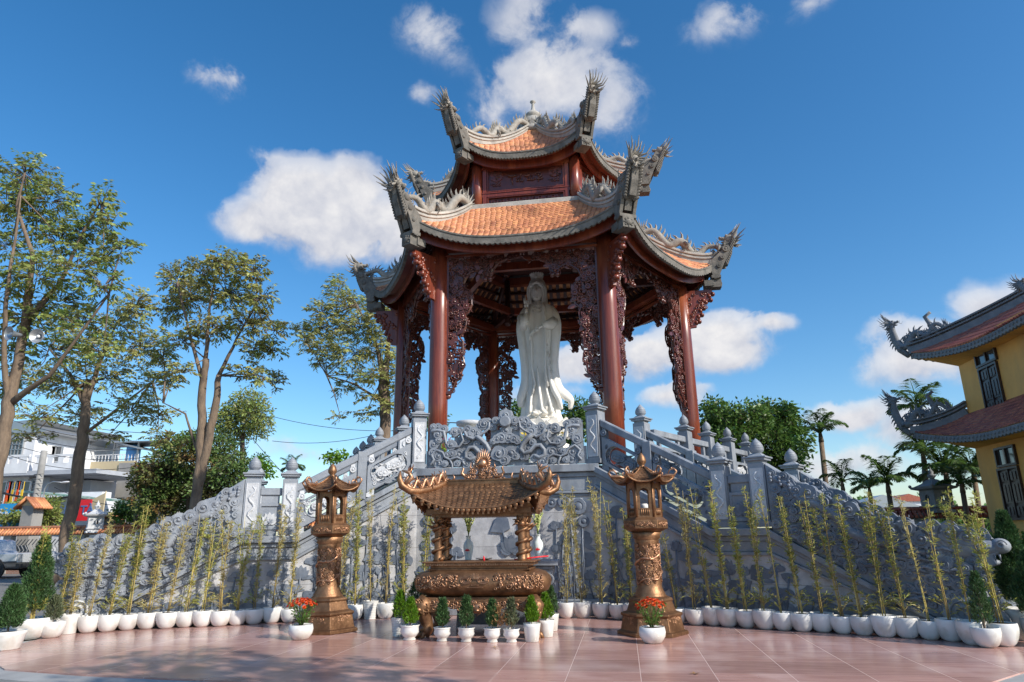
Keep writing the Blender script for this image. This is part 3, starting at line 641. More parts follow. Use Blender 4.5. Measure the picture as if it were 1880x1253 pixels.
side = [(345, 290, 26), (380, 290, 30), (425, 305, 32), (385, 350, 34), (350, 430, 38), (390, 400, 26), (345, 500, 34), (385, 530, 40), (390, 585, 44), (440, 590, 26), (490, 440, 42), (520, 330, 38), (560, 320, 26), (625, 310, 34), (670, 325, 34), (705, 345, 36), (640, 360, 30), (760, 265, 46), (790, 245, 28), (720, 290, 30), (610, 400, 30), (580, 380, 26), (550, 515, 44), (500, 510, 30), (620, 590, 36), (640, 530, 34), (690, 560, 30), (740, 480, 38), (775, 490, 34), (770, 540, 34), (830, 290, 30), (800, 440, 24), (460, 520, 26), (330, 560, 26), (590, 560, 24), (700, 430, 26), (540, 590, 26)]
for x, y, r in side:
    a, z = pxz(x, y)
    for sg in (1, -1): cl.cloud(X0+sg*a, z, r/375*1.12, .045+rr.uniform(0, .045), (0, 14.6, 0), UF, VF, rr.uniform(0, 6), rr)
def ribbon(ptl, w0, w1):
    for sg in (1, -1):
        pp = [pxz(*q) for q in ptl]; k = len(pp)
        cl.tube([(X0+sg*a, 14.585-.05, z) for a, z in pp], [w0+(w1-w0)*i/(k-1) for i in range(k)], 8, flat=.8)
ribbon([(330, 330), (380, 320), (430, 330), (440, 380), (450, 430), (500, 460), (560, 450), (590, 400), (570, 340)], .05, .03)
ribbon([(700, 370), (740, 400), (780, 440), (800, 480), (770, 520), (720, 500), (680, 460), (640, 460), (610, 500), (610, 540), (650, 560), (690, 540)], .075, .05)
ribbon([(600, 330), (620, 370), (670, 390), (720, 360), (770, 330), (800, 300), (805, 250)], .05, .03)
ribbon([(320, 600), (350, 560), (330, 520), (370, 480), (420, 500), (440, 540), (480, 560), (540, 540), (580, 560), (600, 600)], .04, .03)
ribbon([(480, 560), (500, 600), (500, 640)], .03, .03)
obj('cloud_scrolls', cl, 'stone', root, bevel=.004)

# perimeter balustrades of the platform (hexagon sides seen to either side)
for sd, sg in (('R', 1), ('L', -1)):
    wh = SIDE[sd][1]
    a = Vector((X0+sg*3.15, 16.45, 0)); b_ = Vector((X0+sg*6.3, 22.0, 0)); u = (b_-a).normalized(); Fq = frame(a, u, Vector((-u.y, u.x, 0))*(1 if sg < 0 else 1))
    root = empty('terrace_balustrade', a+u*3+Vector((0, 0, 2.97)), f'level stone balustrade with four bud-topped posts on the terrace rim, {wh} side', 'balustrade', 'level balustrades of the terrace rim')
    ds = [0, 2.0, 3.45, 4.95, 6.4]
    for i, d_ in enumerate(ds[1:]):
        m_ = MB(Fq); post(m_, d_, 0, 2.97, 1.5, .28); obj('rim_post', m_, 'stone', root, bevel=.006)
    m_ = MB(Fq)
    for i in range(4): m_.box(((ds[i]+ds[i+1])/2, 0, 3.86), (ds[i+1]-ds[i]-.28, .16, .15))
    obj('handrail', m_, 'stone', root, bevel=.015)
    for i in range(4):
        m_, cv = MB(Fq), MB(Fq); t0, t1 = ds[i]+.14, ds[i+1]-.14
        rail_panel(m_, cv, t0, t1, lambda t: 3.55, lambda t: 3.08, 0, .12, seed=i)
        for q in (.2, .8): m_.box((t0+(t1-t0)*q, 0, 3.66), (.1, .08, .26)); m_.box((t0+(t1-t0)*q, 0, 3.03), (.16, .1, .12))
        obj('rim_panel', m_, 'stone', root)
        if sd == 'R': obj('scroll_pattern', cv, 'stone_pale', root)

# dragon parapets along the lower flights, outline traced in the plane of the wall
top = [(3.5, 2.72), (3.58, 2.66), (3.72, 2.56), (3.93, 2.47), (4.02, 2.36), (4.14, 2.33), (4.2, 2.23), (4.33, 2.2), (4.42, 2.06), (4.5, 1.98), (4.62, 2.0), (4.7, 1.9), (4.8, 1.93), (4.89, 1.8), (5.0, 1.8), (5.08, 1.7), (5.2, 1.72), (5.28, 1.62), (5.36, 1.58), (5.46, 1.68), (5.56, 1.62), (5.62, 1.54), (5.75, 1.47), (5.83, 1.56), (5.9, 1.63), (6.0, 1.56), (6.12, 1.56), (6.25, 1.47), (6.34, 1.5), (6.44, 1.44), (6.5, 1.36), (6.6, 1.34), (6.68, 1.33), (6.72, 1.27), (6.7, 1.19), (6.62, 1.14), (6.66, 1.03), (6.5, .96), (6.4, 1.0), (6.32, .9), (6.34, .8), (6.44, .68), (6.5, .5), (6.42, .4), (6.5, .25), (6.46, .1), (6.2, .04)]
def dragon_parapet(sd, y, label):
    F, wh = SIDE[sd]
    root = empty('dragon_parapet', F@Vector((5, y, .8)), label, 'dragon wall', 'stone dragon parapets of the lower flights')
    m_ = MB(F); bot = [(t, prof(t)-.01) for t in (6.0, 5.2, 4.4, 3.5)]
    m_.prism(top+bot, .24, (0, y, 0)); obj('dragon_body', m_, 'stone', root, bevel=.02)
    c_ = MB(F); rr = random.Random(9); O = (0, y-.12, 0); U = (1, 0, 0); V = (0, 0, 1)
    # scaly body, mane curls, clouds
    bp = [(3.6, 2.45), (3.9, 2.3), (4.05, 2.05), (4.35, 1.95), (4.6, 1.75), (4.75, 1.5), (5.0, 1.4), (5.3, 1.35), (5.55, 1.2), (5.8, 1.2), (6.0, 1.3)]
    fine = []
    for i in range(len(bp)-1):
        for q in range(4): fine.append((bp[i][0]+(bp[i+1][0]-bp[i][0])*q/4, bp[i][1]+(bp[i+1][1]-bp[i][1])*q/4))
    c_.tube([(t, y-.1, z) for t, z in fine], [.06+.075*sin(pi*min(1, i/len(fine)*.9+.1)) for i in range(len(fine))], 10, flat=.9)
    for i, (t, z) in enumerate(fine[::2]):
        for q in (-.06, 0, .06): c_.ball((t+rr.uniform(-.01, .01), y-.2, z+q), (.035, .02, .035), 6, 3)
    pts = []
    for i in range(2500):
        t = rr.uniform(3.6, 6.45); zb_ = prof(t)+.1; k = min(range(len(top)), key=lambda j: abs(top[j][0]-t)); zt_ = top[k][1]-.1
        if zt_ < zb_+.02: continue
        z = rr.uniform(zb_, zt_); r = rr.uniform(.055, .13)
        if any((t-a)**2+(z-b2)**2 < ((r+c)*.72)**2 for a, b2, c in pts) or z-prof(t) < r*.8: continue
        pts.append((t, z, r)); c_.cloud(t, z, r, rr.uniform(.02, .055)+len(pts)*.0003, O, U, V, rr.uniform(0, 6), rr)
    for i in range(26):
        t = rr.uniform(4.6, 6.3); z = rr.uniform(prof(t)+.15, 1.5); c_.tube([(t, y-.15, z), (t-.12, y-.19, z+.05), (t-.22, y-.17, z+.02), (t-.34, y-.14, z+.12)], [.035, .03, .022, .005], 6)
    for i in range(6, 30, 2):      # thick rounded lobes following the upper outline
        t, z = top[i]; c_.cloud(t, z-.08, .14, .09, O, U, V, i, rr)
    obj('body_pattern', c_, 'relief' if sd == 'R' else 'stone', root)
    h = MB(F)
    h.ball((6.25, y, 1.27), (.3, .2, .2), 22, 14); h.ball((6.55, y, 1.25), (.22, .17, .11), 20, 12); h.ball((6.72, y, 1.28), (.13, .17, .11), 18, 11); h.curl(6.74, 1.3, .07, .02, (0, y-.165, 0), (1, 0, 0), (0, 0, 1), 1.3, 0, 1, 12, 6); h.curl(6.5, 1.28, .08, .02, (0, y-.17, 0), (1, 0, 0), (0, 0, 1), 1.2, 2, -1, 12, 6)
    h.ball((6.5, y, 1.05), (.2, .11, .06), 10, 6); h.ball((6.33, y-.15, 1.37), (.07, .06, .07), 9, 6); h.ball((6.33, y+.15, 1.37), (.07, .06, .07), 9, 6)
    for q in range(5): h.tube([(6.45+q*.06, y-.1, 1.17), (6.46+q*.06, y-.11, 1.08)], [.018, .004], 5)
    for i in range(9):
        a = R(100+i*20); h.tube([(6.1, y-.1, 1.2), (6.1+.2*cos(a), y-.16, 1.2+.2*sin(a)), (6.02+.3*cos(a+.4), y-.15, 1.2+.3*sin(a+.4))], [.06, .045, .008], 6)
    h.tube([(6.25, y-.1, 1.42), (6.05, y-.14, 1.55), (5.85, y-.12, 1.58)], [.05, .04, .01], 6)
    obj('dragon_head', h, 'stone', root)
    d = MB(F); Mx = Matrix(((1, 0, 0), (0, 0, 1), (0, 1, 0)))
    d.lathe([(.25, -.2), (.27, -.17), (.27, .17), (.25, .2), (.16, .2), (.13, .16), (.06, .16), (.001, .2)], 22, (6.12, y, .33), Mx)
    d.lathe([(.17, -.16), (.19, .16), (.1, .18), (.001, .18)], 16, (6.5, y, .24), Mx)
    d.box((6.2, y, .04), (.9, .42, .08)); o_ = obj('drum_stone', d, 'stone', root, bevel=.01)
    d = MB(F); yy = y-.2; d.curl(6.12, .33, .2, .035, (0, yy, 0), (1, 0, 0), (0, 0, 1), 2.0, 1, 1, 16, 6); d.curl(6.5, .24, .13, .025, (0, y-.17, 0), (1, 0, 0), (0, 0, 1), 1.6, 0, 1, 14, 6)
    for i in range(16): a = i*pi/8; d.ball((6.12+.245*cos(a), yy+.03, .33+.245*sin(a)), (.035, .03, .035), 6, 4)
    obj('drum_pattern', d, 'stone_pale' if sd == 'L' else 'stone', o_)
for sd in 'RL':
    wh = SIDE[sd][1]
    dragon_parapet(sd, .08, f'grey carved dragon parapet on the outer edge of the lower stair, {wh} side')
    dragon_parapet(sd, WST-.1, f'grey carved dragon parapet on the inner edge of the lower stair, {wh} side')
# ------------------------------------------------------------------ pavilion (built about its own axis, z = world height - 2.95)
PV = empty('pavilion', (X0, YC, ZP), 'two-tiered hexagonal red timber pavilion with upswept orange tile roofs and dragon ridges', 'pavilion')
def TZ(a=0): return Matrix.Translation((X0, YC, 0)) @ Matrix.Rotation(a, 4, 'Z')
def six(o, n=6, skip=()):
    """o built for the front; the rest are rotated copies"""
    kids = tuple(o.children)
    for k in range(1, n):
        if k in skip: continue
        copy_tree(o, o.parent).rotation_euler = (0, 0, k*pi/3)
# front side spans vertices at 240 and 300 degrees; outward is -Y
RP = 4.7; AP = RP*cos(pi/6)
mb = MB(TZ(-2*pi/3)); mb.T = TZ()
vx, vy = RP*cos(R(300)), RP*sin(R(300))
mb.lathe([(.3, ZP+.02), (.34, ZP+.1), (.34, ZP+.3), (.29, ZP+.36), (.285, ZP+.4)], 20, (vx, vy, 0)); mb.lathe([(.255, ZP+.38), (.262, 5), (.25, 7.5), (.235, 9.75)], 20, (vx, vy, 0))
pil = obj('pillar', mb, 'wood', PV); pil['label'] = 'round red lacquered pillar'
six(pil)
# fix: rotated copies turn about the pavilion axis because meshes are stored relative to it
def scallop_board(mb, xs, yz, zt, h, nsc, dep, th):
    pass
def roof_side(ae_c, ae_m, at, ze_m, lift, zt, hw_top, hw_c, g):
    """returns P(s,t): s across -1..1, t 0 eave .. 1 top"""
    def P(s, t, dz=0, ex=0):
        ae = ae_m+(ae_c-ae_m)*abs(s)**3
        a = ae+(at-ae)*t+ex
        hw = hw_c+(hw_top-hw_c)*t
        z = ze_m+(zt-ze_m)*(max(t, 0)**g+min(t, 0))+lift*abs(s)**2.8*max(0, 1-t)**1.6+dz
        return Vector((s*hw*(1+ex*.1), -a, z))
    return P
def make_roof(tier, ae_c, ae_m, at, ze_m, lift, zt, g, label):
    hw_c = ae_c*math.tan(pi/6)*.985; hw_t = at*math.tan(pi/6)
    P = roof_side(ae_c, ae_m, at, ze_m, lift, zt, hw_t, hw_c, g)
    root = bpy.data.objects.new(tier, None); col.objects.link(root); root.parent = PV; root['label'] = label; root.empty_display_size = .2
    rr = random.Random(5); mb = MB(TZ())
    slope = math.hypot(ae_m-at, zt-ze_m); nr = int(slope/.145); nc = int(2*hw_c/.16)
    for j in range(nr):
        t0, t1 = j/nr, min(1, (j+1.75)/nr)
        wrow = (hw_c+(hw_t-hw_c)*t0)/hw_c; n = max(2, int(nc*wrow))
        for i in range(n+(j % 2)):
            s0 = -1+2*(i-(.5 if j % 2 else 0))/n; s1 = s0+2/n; s0c, s1c = max(s0, -1), min(s1, 1)
            if s1c-s0c < .01: continue
            sm = (s0c+s1c)/2; u = .035; gap = (s1c-s0c)*.03
            a0 = P(s0c+gap, t0+.35/nr, u); a1 = P(s1c-gap, t0+.35/nr, u); m0 = P(sm, t0-.12/nr, u+.004); q0 = P(s0c+(sm-s0c)*.42, t0+.03/nr, u+.003); q1 = P(s1c-(s1c-sm)*.42, t0+.03/nr, u+.003)
            b0 = P(s0c+gap, t1, .004); b1 = P(s1c-gap, t1, .004)
            dn = Vector((0, 0, -.028)); top_ = [a0, q0, m0, q1, a1, b1, b0]
            vs = top_+[a0+dn, q0+dn, m0+dn, q1+dn, a1+dn]
            mb.add(vs, [tuple(range(7)), (0, 7, 8, 1), (1, 8, 9, 2), (2, 9, 10, 3), (3, 10, 11, 4)], False, min(1, max(0, rr.gauss(.5, .22))))
    o = obj('tile_slope', mb, 'tile', root); six(o)
    # solid deck under the tiles
    mb = MB(TZ()); ns, ntt = 24, 10
    for i in range(ns):
        for j in range(ntt):
            s0, s1 = -1+2*i/ns, -1+2*(i+1)/ns; t0, t1 = j/ntt, (j+1)/ntt
            mb.add([P(s0, t0, -.015), P(s1, t0, -.015), P(s1, t1, -.015), P(s0, t1, -.015), P(s0, t0, -.05), P(s1, t0, -.05), P(s1, t1, -.05), P(s0, t1, -.05)], [(0, 1, 2, 3), (7, 6, 5, 4), (0, 4, 5, 1)], True, rr.random())
    o = obj('tile_deck', mb, 'tile', root); six(o)
    # rafters and purlins under the deck (their gaps show the tile backs)
    mb = MB(TZ()); nq = int(2*hw_c/.27)
    for i in range(nq+1):
        s = -1+2*i/nq; x = s*hw_c
        pts = []
        for j in range(9):
            t = j/8; hw = hw_c+(hw_t-hw_c)*t
            if abs(x) > hw+.01: break
            p = P(x/hw if hw > 0 else 0, t, -.11); pts.append(p)
        for a, b_ in zip(pts, pts[1:]):
            w2 = Vector((.065, 0, 0)); d_ = Vector((0, 0, .11))
            mb.add([a-w2, a+w2, b_+w2, b_-w2, a-w2+d_, a+w2+d_, b_+w2+d_, b_-w2+d_], [(3, 2, 1, 0), (0, 1, 5, 4), (1, 2, 6, 5), (3, 0, 4, 7)])
    npur = max(2, int(slope/.36))
    for j in range(1, npur+1):
        t = j/(npur+.5); d_ = .06
        for i in range(12):
            s0, s1 = -1+2*i/12, -1+2*(i+1)/12
            p, q = P(s0, t, -.15), P(s1, t, -.15); v1 = Vector((0, d_, 0)); v2 = Vector((0, 0, .08))
            mb.add([p-v1, p+v1, q+v1, q-v1, p-v1+v2, p+v1+v2, q+v1+v2, q-v1+v2], [(0, 1, 2, 3), (0, 3, 7, 4), (1, 5, 6, 2)])
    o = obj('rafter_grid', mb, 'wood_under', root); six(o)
    # scalloped eave moulding, metal drip line and dark timber fascia
    mb = MB(TZ()); n = 120; hh = .25
    for i in range(n):
        s0, s1 = -1+2*i/n, -1+2*(i+1)/n
        sc = lambda s_, ii: hh*(.84+.16*abs(sin(pi*ii/3.0)))
        a, b_ = P(s0, 0, .0, .05), P(s1, 0, .0, .05); h0, h1 = Vector((0, 0, -sc(s0, i))), Vector((0, 0, -sc(s1, i+1))); bk = Vector((0, .09, 0))
        mb.add([a, b_, b_+h1, a+h0, a+bk, b_+bk, b_+h1+bk, a+h0+bk], [(3, 2, 1, 0), (4, 5, 6, 7), (0, 1, 5, 4), (2, 3, 7, 6)])
        f = Vector((0, -.02, 0)); z_ = Vector((0, 0, -.045))
        mb.add([a+f, b_+f, b_+f+z_, a+f+z_, a, b_, b_+z_, a+z_], [(3, 2, 1, 0), (0, 1, 5, 4), (2, 3, 7, 6)])
    o = obj('eave_moulding', mb, 'ridge_dark', root); six(o)
    mb = MB(TZ()); n = 28; ins = .28; hf = .13 if tier == 'lower_roof' else .17
    for i in range(n):
        s0, s1 = (-1+2*i/n)*.97, (-1+2*(i+1)/n)*.97
        a, b_ = P(s0, 0, -.08, -ins), P(s1, 0, -.08, -ins); bk = Vector((0, .07, 0))
        za = Vector((0, 0, -hf-.12)); a2 = Vector((a.x, a.y, ze_m-.1+lift*.72*abs(s0)**2.8)); b2 = Vector((b_.x, b_.y, ze_m-.1+lift*.72*abs(s1)**2.8))
        mb.add([a, b_, b2+za, a2+za, a+bk, b_+bk, b2+za+bk, a2+za+bk], [(3, 2, 1, 0), (4, 5, 6, 7), (2, 3, 7, 6)])
        # soffit boards between fascia and moulding
        c_, d_ = P(s0, 0, -.1, .04), P(s1, 0, -.1, .04); mb.add([a+Vector((0, 0, -.04)), b_+Vector((0, 0, -.04)), d_, c_], [(0, 1, 2, 3)])
    o = obj('fascia_board', mb, 'wood', root); six(o)
    return root, P
LOW, PL_ = make_roof('lower_roof', 5.1, 4.92, 3.0, 9.42, .72, 11.32, 1.22, 'lower roof tier')
UPP, PU_ = make_roof('upper_roof', 3.36, 3.2, .28, 13.02, .66, 15.75, 1.35, 'upper roof tier')

def dragon(mb, path, rad, head_dir, hs=.2, spikes=16, tail=True, fins=True, back=Vector((0, 0, 1)), seed=1):
    """writhing ridge dragon: body tube, back fins, clawed legs, maned and horned head, flame tail"""
    rr = random.Random(seed); P_ = []; rd = []
    for i in range(len(path)-1):       # Catmull-Rom
        p0, p1, p2, p3 = path[max(i-1, 0)], path[i], path[i+1], path[min(i+2, len(path)-1)]
        for q in range(5):
            t = q/5; P_.append(.5*((2*p1)+(p2-p0)*t+(2*p0-5*p1+4*p2-p3)*t*t+(3*p1-3*p2+p3-p0)*t**3)); rd.append(rad[i]+(rad[i+1]-rad[i])*t)
    P_.append(path[-1]); rd.append(rad[-1])
    mb.tube(P_, rd, 8)
    if fins:
        for i in range(2, len(P_)-2):
            t = (P_[i+1]-P_[i-1]).normalized(); u = back-t*back.dot(t)
            if u.length < .2: continue
            u.normalize(); r = rd[i]
            sp = P_[i]+u*r*.7; hgt = r*rr.uniform(1.3, 2.0)
            mb.tube([sp, sp+u*hgt*.6-t*hgt*.2, sp+u*hgt-t*hgt*.6], [r*.42, r*.26, .004], 4, smooth=False)
    hd = Vector(head_dir).normalized(); c_ = P_[-1]; sd_ = hd.cross(Vector((0, 0, 1))).normalized(); up = sd_.cross(hd)
    Mx = Matrix((hd, sd_, up)).transposed()
    mb.ball(c_, (hs*.75, hs*.6, hs*.62), 9, 6, Mx); mb.ball(c_+hd*hs*.75+up*hs*.08, (hs*.55, hs*.38, hs*.24), 8, 5, Mx); mb.ball(c_+hd*hs*1.15+up*hs*.22, (hs*.2, hs*.3, hs*.2), 7, 4, Mx)
    mb.ball(c_+hd*hs*.6-up*hs*.42, (hs*.5, hs*.3, hs*.14), 8, 4, Mx)
    for s_ in (-1, 1):
        mb.ball(c_+hd*hs*.35+up*hs*.4+sd_*s_*hs*.32, hs*.17, 6, 4)
        b_ = c_+up*hs*.45+sd_*s_*hs*.25; mb.tube([b_, b_-hd*hs*.6+up*hs*.5+sd_*s_*hs*.2, b_-hd*hs*1.2+up*hs*1.3+sd_*s_*hs*.3], [hs*.13, hs*.09, .004], 5)
        b_ = c_+hd*hs*1.1; mb.tube([b_, b_+hd*hs*.4-up*hs*.3+sd_*s_*hs*.4, b_+hd*hs*.7+up*hs*.2+sd_*s_*hs*.6], [hs*.05, hs*.04, .003], 4)
    for i in range(spikes):
        a = 2*pi*i/spikes; el = rr.uniform(.55, 1.0); rad_ = (up*cos(a)+sd_*sin(a)*.8)
        d_ = (-hd*el+rad_*rr.uniform(.5, 1.05)).normalized(); L_ = hs*rr.uniform(1.4, 2.3); b_ = c_-hd*hs*.2+rad_*hs*.35
        wv = (up*sin(a)-sd_*cos(a))*L_*.1; mb.tube([b_, b_+d_*L_*.3+wv-up*L_*.06, b_+d_*L_*.62-wv*.6+up*L_*.03, b_+d_*L_+up*L_*.3], [hs*.17, hs*.16, hs*.1, .005], 5, smooth=False)
    if tail:
        p = P_[0]; t = (P_[0]-P_[2]).normalized(); up2 = Vector((0, 0, 1)); n_ = t.cross(up2).normalized()
        for i in range(11):
            a = R(-15+i*14); d_ = t*cos(a)+up2*sin(a); L_ = hs*rr.uniform(1.3, 2.1)
            mb.tube([p, p+d_*L_*.35+n_*rr.uniform(-.05, .05), p+d_*L_*.65-n_*.03+up2*L_*.06, p+d_*L_+up2*L_*.2], [hs*.17, hs*.16, hs*.1, .005], 5, smooth=False)
    for f_ in (.35, .62):
        k = int(len(P_)*f_); p = P_[k]; t = (P_[k+1]-P_[k-1]).normalized(); n_ = t.cross(Vector((0, 0, 1))).normalized()
        for s_ in (-1, 1):
            a = p+n_*s_*rd[k]*.8; b_ = a+n_*s_*hs*.55+t*hs*.5-Vector((0, 0, hs*.25)); c2 = b_-t*hs*.3-Vector((0, 0, hs*.65))
            mb.tube([a, b_, c2], [hs*.26, hs*.18, hs*.1], 6)
            for q in (-1, 0, 1): mb.tube([c2, c2+t*hs*.3+n_*q*hs*.18-Vector((0, 0, hs*.12))], [hs*.07, .004], 4)
            mb.tube([b_, b_+Vector((0, 0, hs*.8))-t*hs*.2, b_+Vector((0, 0, hs*1.1))+t*hs*.3], [hs*.06, hs*.05, .003], 4)
def rz_(r, z, s_=0): return Vector((r, s_, z))
def hip(root, P, at, zt, rc, zc, rt, ztip, boxr, boxz, k, hs, dr):
    """hip ridge in the vertical plane of a corner: along local +X, then rotated to 300 degrees"""
    T_ = TZ(R(300)); rr = random.Random(8)
    m_ = MB(T_)
    def ridge_z(r):     # height of the tile corner line at radius r
        t = min(1, max(0, (rc-r)/(rc-at/cos(pi/6)))); ap = P(1, t); return ap.z
    r0 = at/cos(pi/6)+.02; n = 16; up_, dn_ = [], []
    for i in range(n+1):
        r = r0+(rc-r0)*i/n; z = ridge_z(r); up_.append((r, z+.2+.1*(i/n)**2)); dn_.append((r, z-.06))
    tip = [(rc+.22*k, zc+.42*k), (rc+.48*k, zc+.82*k), (rt, ztip), (rt+.07*k, ztip-.02), (rt+.02, ztip-.35*k), (rt-.14*k, ztip-.72*k), (rc+.28*k, zc-.12*k), (rc+.17*k, zc-.4*k)]
    side = up_+tip+[(rc-.1*k, zc-.3*k)]+dn_[::-1]
    m_.prism(up_+dn_[::-1], .2, (0, 0, 0))
    band = [(a, b_+.035) for a, b_ in up_]+[(a, b_-.05) for a, b_ in reversed(up_)]
    m_.prism(band, .3, (0, 0, 0)); band = [(a, b_-.1) for a, b_ in up_]+[(a, b_-.17) for a, b_ in reversed(up_)]; m_.prism(band, .27, (0, 0, 0))
    o = obj('hip_ridge', m_, 'ridge', root, bevel=.01); six(o)
    # lobed side plates of the upswept corner and the carved nose block below
    m_ = MB(T_); m_.prism([up_[-1]]+tip+[(rc-.1*k, zc-.3*k), dn_[-1]], .2, (0, 0, 0))
    for s_ in (-1, 1):
        pl_ = [(rc-.05*k, zc-.62*k), (rc+.1*k, zc-.6*k), (rc+.2*k, zc-.35*k), (rc+.36*k, zc+.0*k), (rc+.5*k, zc+.26*k), (rc+.56*k, zc+.42*k), (rc+.5*k, zc+.54*k), (rc+.38*k, zc+.52*k), (rc+.22*k, zc+.3*k), (rc-.02*k, zc+.1*k), (rc-.2*k, zc-.1*k)]
        m_.prism(pl_, .09*k, (0, s_*.2*k, 0))
        for (a, b_, r_) in ((.4, .4, .11), (.28, .12, .08), (.14, -.18, .07)):
            m_.swirl(rc+a*k, zc+b_*k, r_*k, .05, (0, s_*.24*k, 0), (1, 0, 0) if s_ < 0 else (-1, 0, 0), (0, 0, 1), 10) if s_ < 0 else m_.ball((rc+a*k, s_*.25*k, zc+b_*k), (r_*k, .04, r_*k), 8, 4)
    m_.box((boxr+.0, 0, boxz+.05), (.34*k, .34*k, .3*k)); m_.box((boxr-.22*k, 0, boxz+.04), (.3*k, .42*k, .2*k)); m_.box((boxr+.02, 0, boxz+.24*k), (.3*k, .5*k, .09*k))
    m_.ball((boxr+.17*k, 0, boxz+.05), (.05, .12*k, .09*k), 10, 5)
    for a in range(8): m_.ball((boxr+.17*k, .13*k*cos(a*pi/4), boxz+.05+.11*k*sin(a*pi/4)), (.03, .03*k, .03*k), 5, 3)
    for i in range(7): m_.ball((rc+.1*k+i*.06*k, rr.uniform(-.12, .12)*k, zc-.1*k+i*.14*k), (.08*k, .1*k, .08*k), 7, 4)
    # crested face seen from below, up to the neck of the dragon
    for i in range(12):
        f = i/11; r = rt-.3*k+.32*k*f; z = ztip-.75*k+.8*k*f
        for s_ in (-1, 1): m_.tube([(r, s_*.1*k, z), (r+.1*k, s_*.2*k, z+.03), (r+.06*k, s_*.24*k, z+.16*k)], [.06*k, .045*k, .008], 5)
    o = obj('corner_nose', m_, 'ridge_dark', root, bevel=.008); six(o)
    m_ = MB(T_)
    L_ = rt-r0; zb = lambda r: ridge_z(min(r, rc))+.22+(.85*(max(0, r-rc+.25)/(rt-rc+.25))**1.6*(ztip-zc) if r > rc-.25 else 0)
    path = []; rad = []
    n = dr
    for i in range(n):
        f = i/(n-1); r = r0+.12+L_*.86*f
        path.append(rz_(r, zb(r)+(.30*hs/.2 if i % 2 else .04)*(1 if 0 < i < n-1 else .3), .05*(-1)**(i//2))); rad.append((.05+.065*sin(pi*min(1, f*.9+.15)))*hs/.2)
    path += [rz_(rt-.12*k, ztip-.18*k), rz_(rt+.02, ztip+.04*k), rz_(rt-.02*k, ztip+.22*k)]; rad += [.105*hs/.2, .085*hs/.2, .085*hs/.2]
    dragon(m_, path, rad, (-1, 0, -.02), hs, 16, seed=int(hs*100))
    for i in range(26):
        r = r0+L_*rr.uniform(.05, .9); m_.curl(r, zb(r)+rr.uniform(-.02, .12), rr.uniform(.05, .1), .022, (0, rr.choice((-.08, .08)), 0), (1, 0, 0), (0, 0, 1), 1.1, rr.uniform(0, 6), rr.choice((-1, 1)), 8, 4)
    o = obj('ridge_dragon', m_, 'dragonstone', root); six(o)
hip(LOW, PL_, 3.0, 11.32, 5.86, 10.12, 6.46, 10.74, 5.86, 9.34, 1.0, .25, 7)
hip(UPP, PU_, .28, 15.75, 3.86, 13.7, 4.48, 14.3, 3.82, 12.96, .92, .22, 8)
# top rim of the lower roof and finial on the upper one
m_ = MB(TZ()); m_.box((0, -2.98, 11.33), (3.5, .16, .16)); m_.box((0, -2.92, 11.43), (3.4, .1, .08)); six(obj('flashing', m_, 'ridge', LOW, bevel=.01))
m_ = MB(TZ())
m_.lathe([(.5, 15.6), (.52, 15.78), (.42, 15.86), (.3, 15.9), (.3, 15.98), (.4, 16.02), (.4, 16.05), (.36, 16.22), (.27, 16.3), (.24, 16.31), (.25, 16.34), (.3, 16.4), (.28, 16.48), (.18, 16.58), (.09, 16.66), (.06, 16.8), (.05, 16.95), (.06, 16.98), (.11, 17.03), (.1, 17.06), (.001, 17.09)], 24)
for i in range(12):
    a = i*pi/6; m_.prism(petal(.16, .26), .05, (.42*cos(a), .42*sin(a), 15.8), (-sin(a), cos(a), 0), (cos(a)*.35, sin(a)*.35, .93))
obj('finial', m_, 'ridge', UPP)

# upper storey: posts, framed boards with carved lettering
RU = 3.1; AU = RU*cos(pi/6)
m_ = MB(TZ()); a = R(300); m_.lathe([(.17, 11.2), (.165, 13.2)], 16, (RU*cos(a), RU*sin(a), 0)); six(obj('upper_post', m_, 'wood', PV))
m_ = MB(TZ()); y = -AU
m_.box((0, y+.06, 12.2), (2.75, .05, 1.9))
obj_b = m_
m2 = MB(TZ())
for zc, hh, d_ in ((11.42, .12, .14), (11.86, .1, .12), (11.94, .04, .16), (12.82, .09, .14), (12.95, .09, .2), (13.08, .14, .26)): m2.box((0, y, zc), (2.78, d_, hh))
for s_ in (-1, 1): m2.box((s_*1.3, y, 12.2), (.12, .13, 1.9)); m2.box((s_*1.2, y, 12.4), (.03, .1, .82)); m2.box((s_*1.2, y, 11.65), (.03, .1, .28))
for z in (12.01, 12.75, 11.5, 11.79): m2.box((0, y+.005, z), (2.4, .1, .03))
wall = obj('wall_board', obj_b, 'wood_dark', PV); fr = obj('board_frame', m2, 'wood', wall)
ld = MB(TZ()); O = (0, y+.03, 0); U = (1, 0, 0); V = (0, 0, 1); rr = random.Random(2)
def stroke(pl_, w0, w1=None):     # pl_ in pixels of the 10.44x crop of the board
    k = len(pl_); w1 = w1 or w0
    ld.tube([((x-1000)/1880*2.72+.02, y+.01, 12.40+(315-(yy+(x-1000)*.085))/627*1.28*.62) for x, yy in pl_], [w0+(w1-w0)*i/(k-1) for i in range(k)], 6)
stroke([(600, 245), (660, 262), (740, 255), (785, 235)], .045, .02); stroke([(690, 270), (692, 400), (700, 480)], .03, .02); stroke([(690, 400), (655, 345)], .02, .01)
stroke([(800, 310), (785, 400), (820, 405), (850, 320)], .026); stroke([(905, 200), (870, 250)], .015, .03); stroke([(870, 300), (875, 400), (930, 405), (945, 370)], .032, .015)
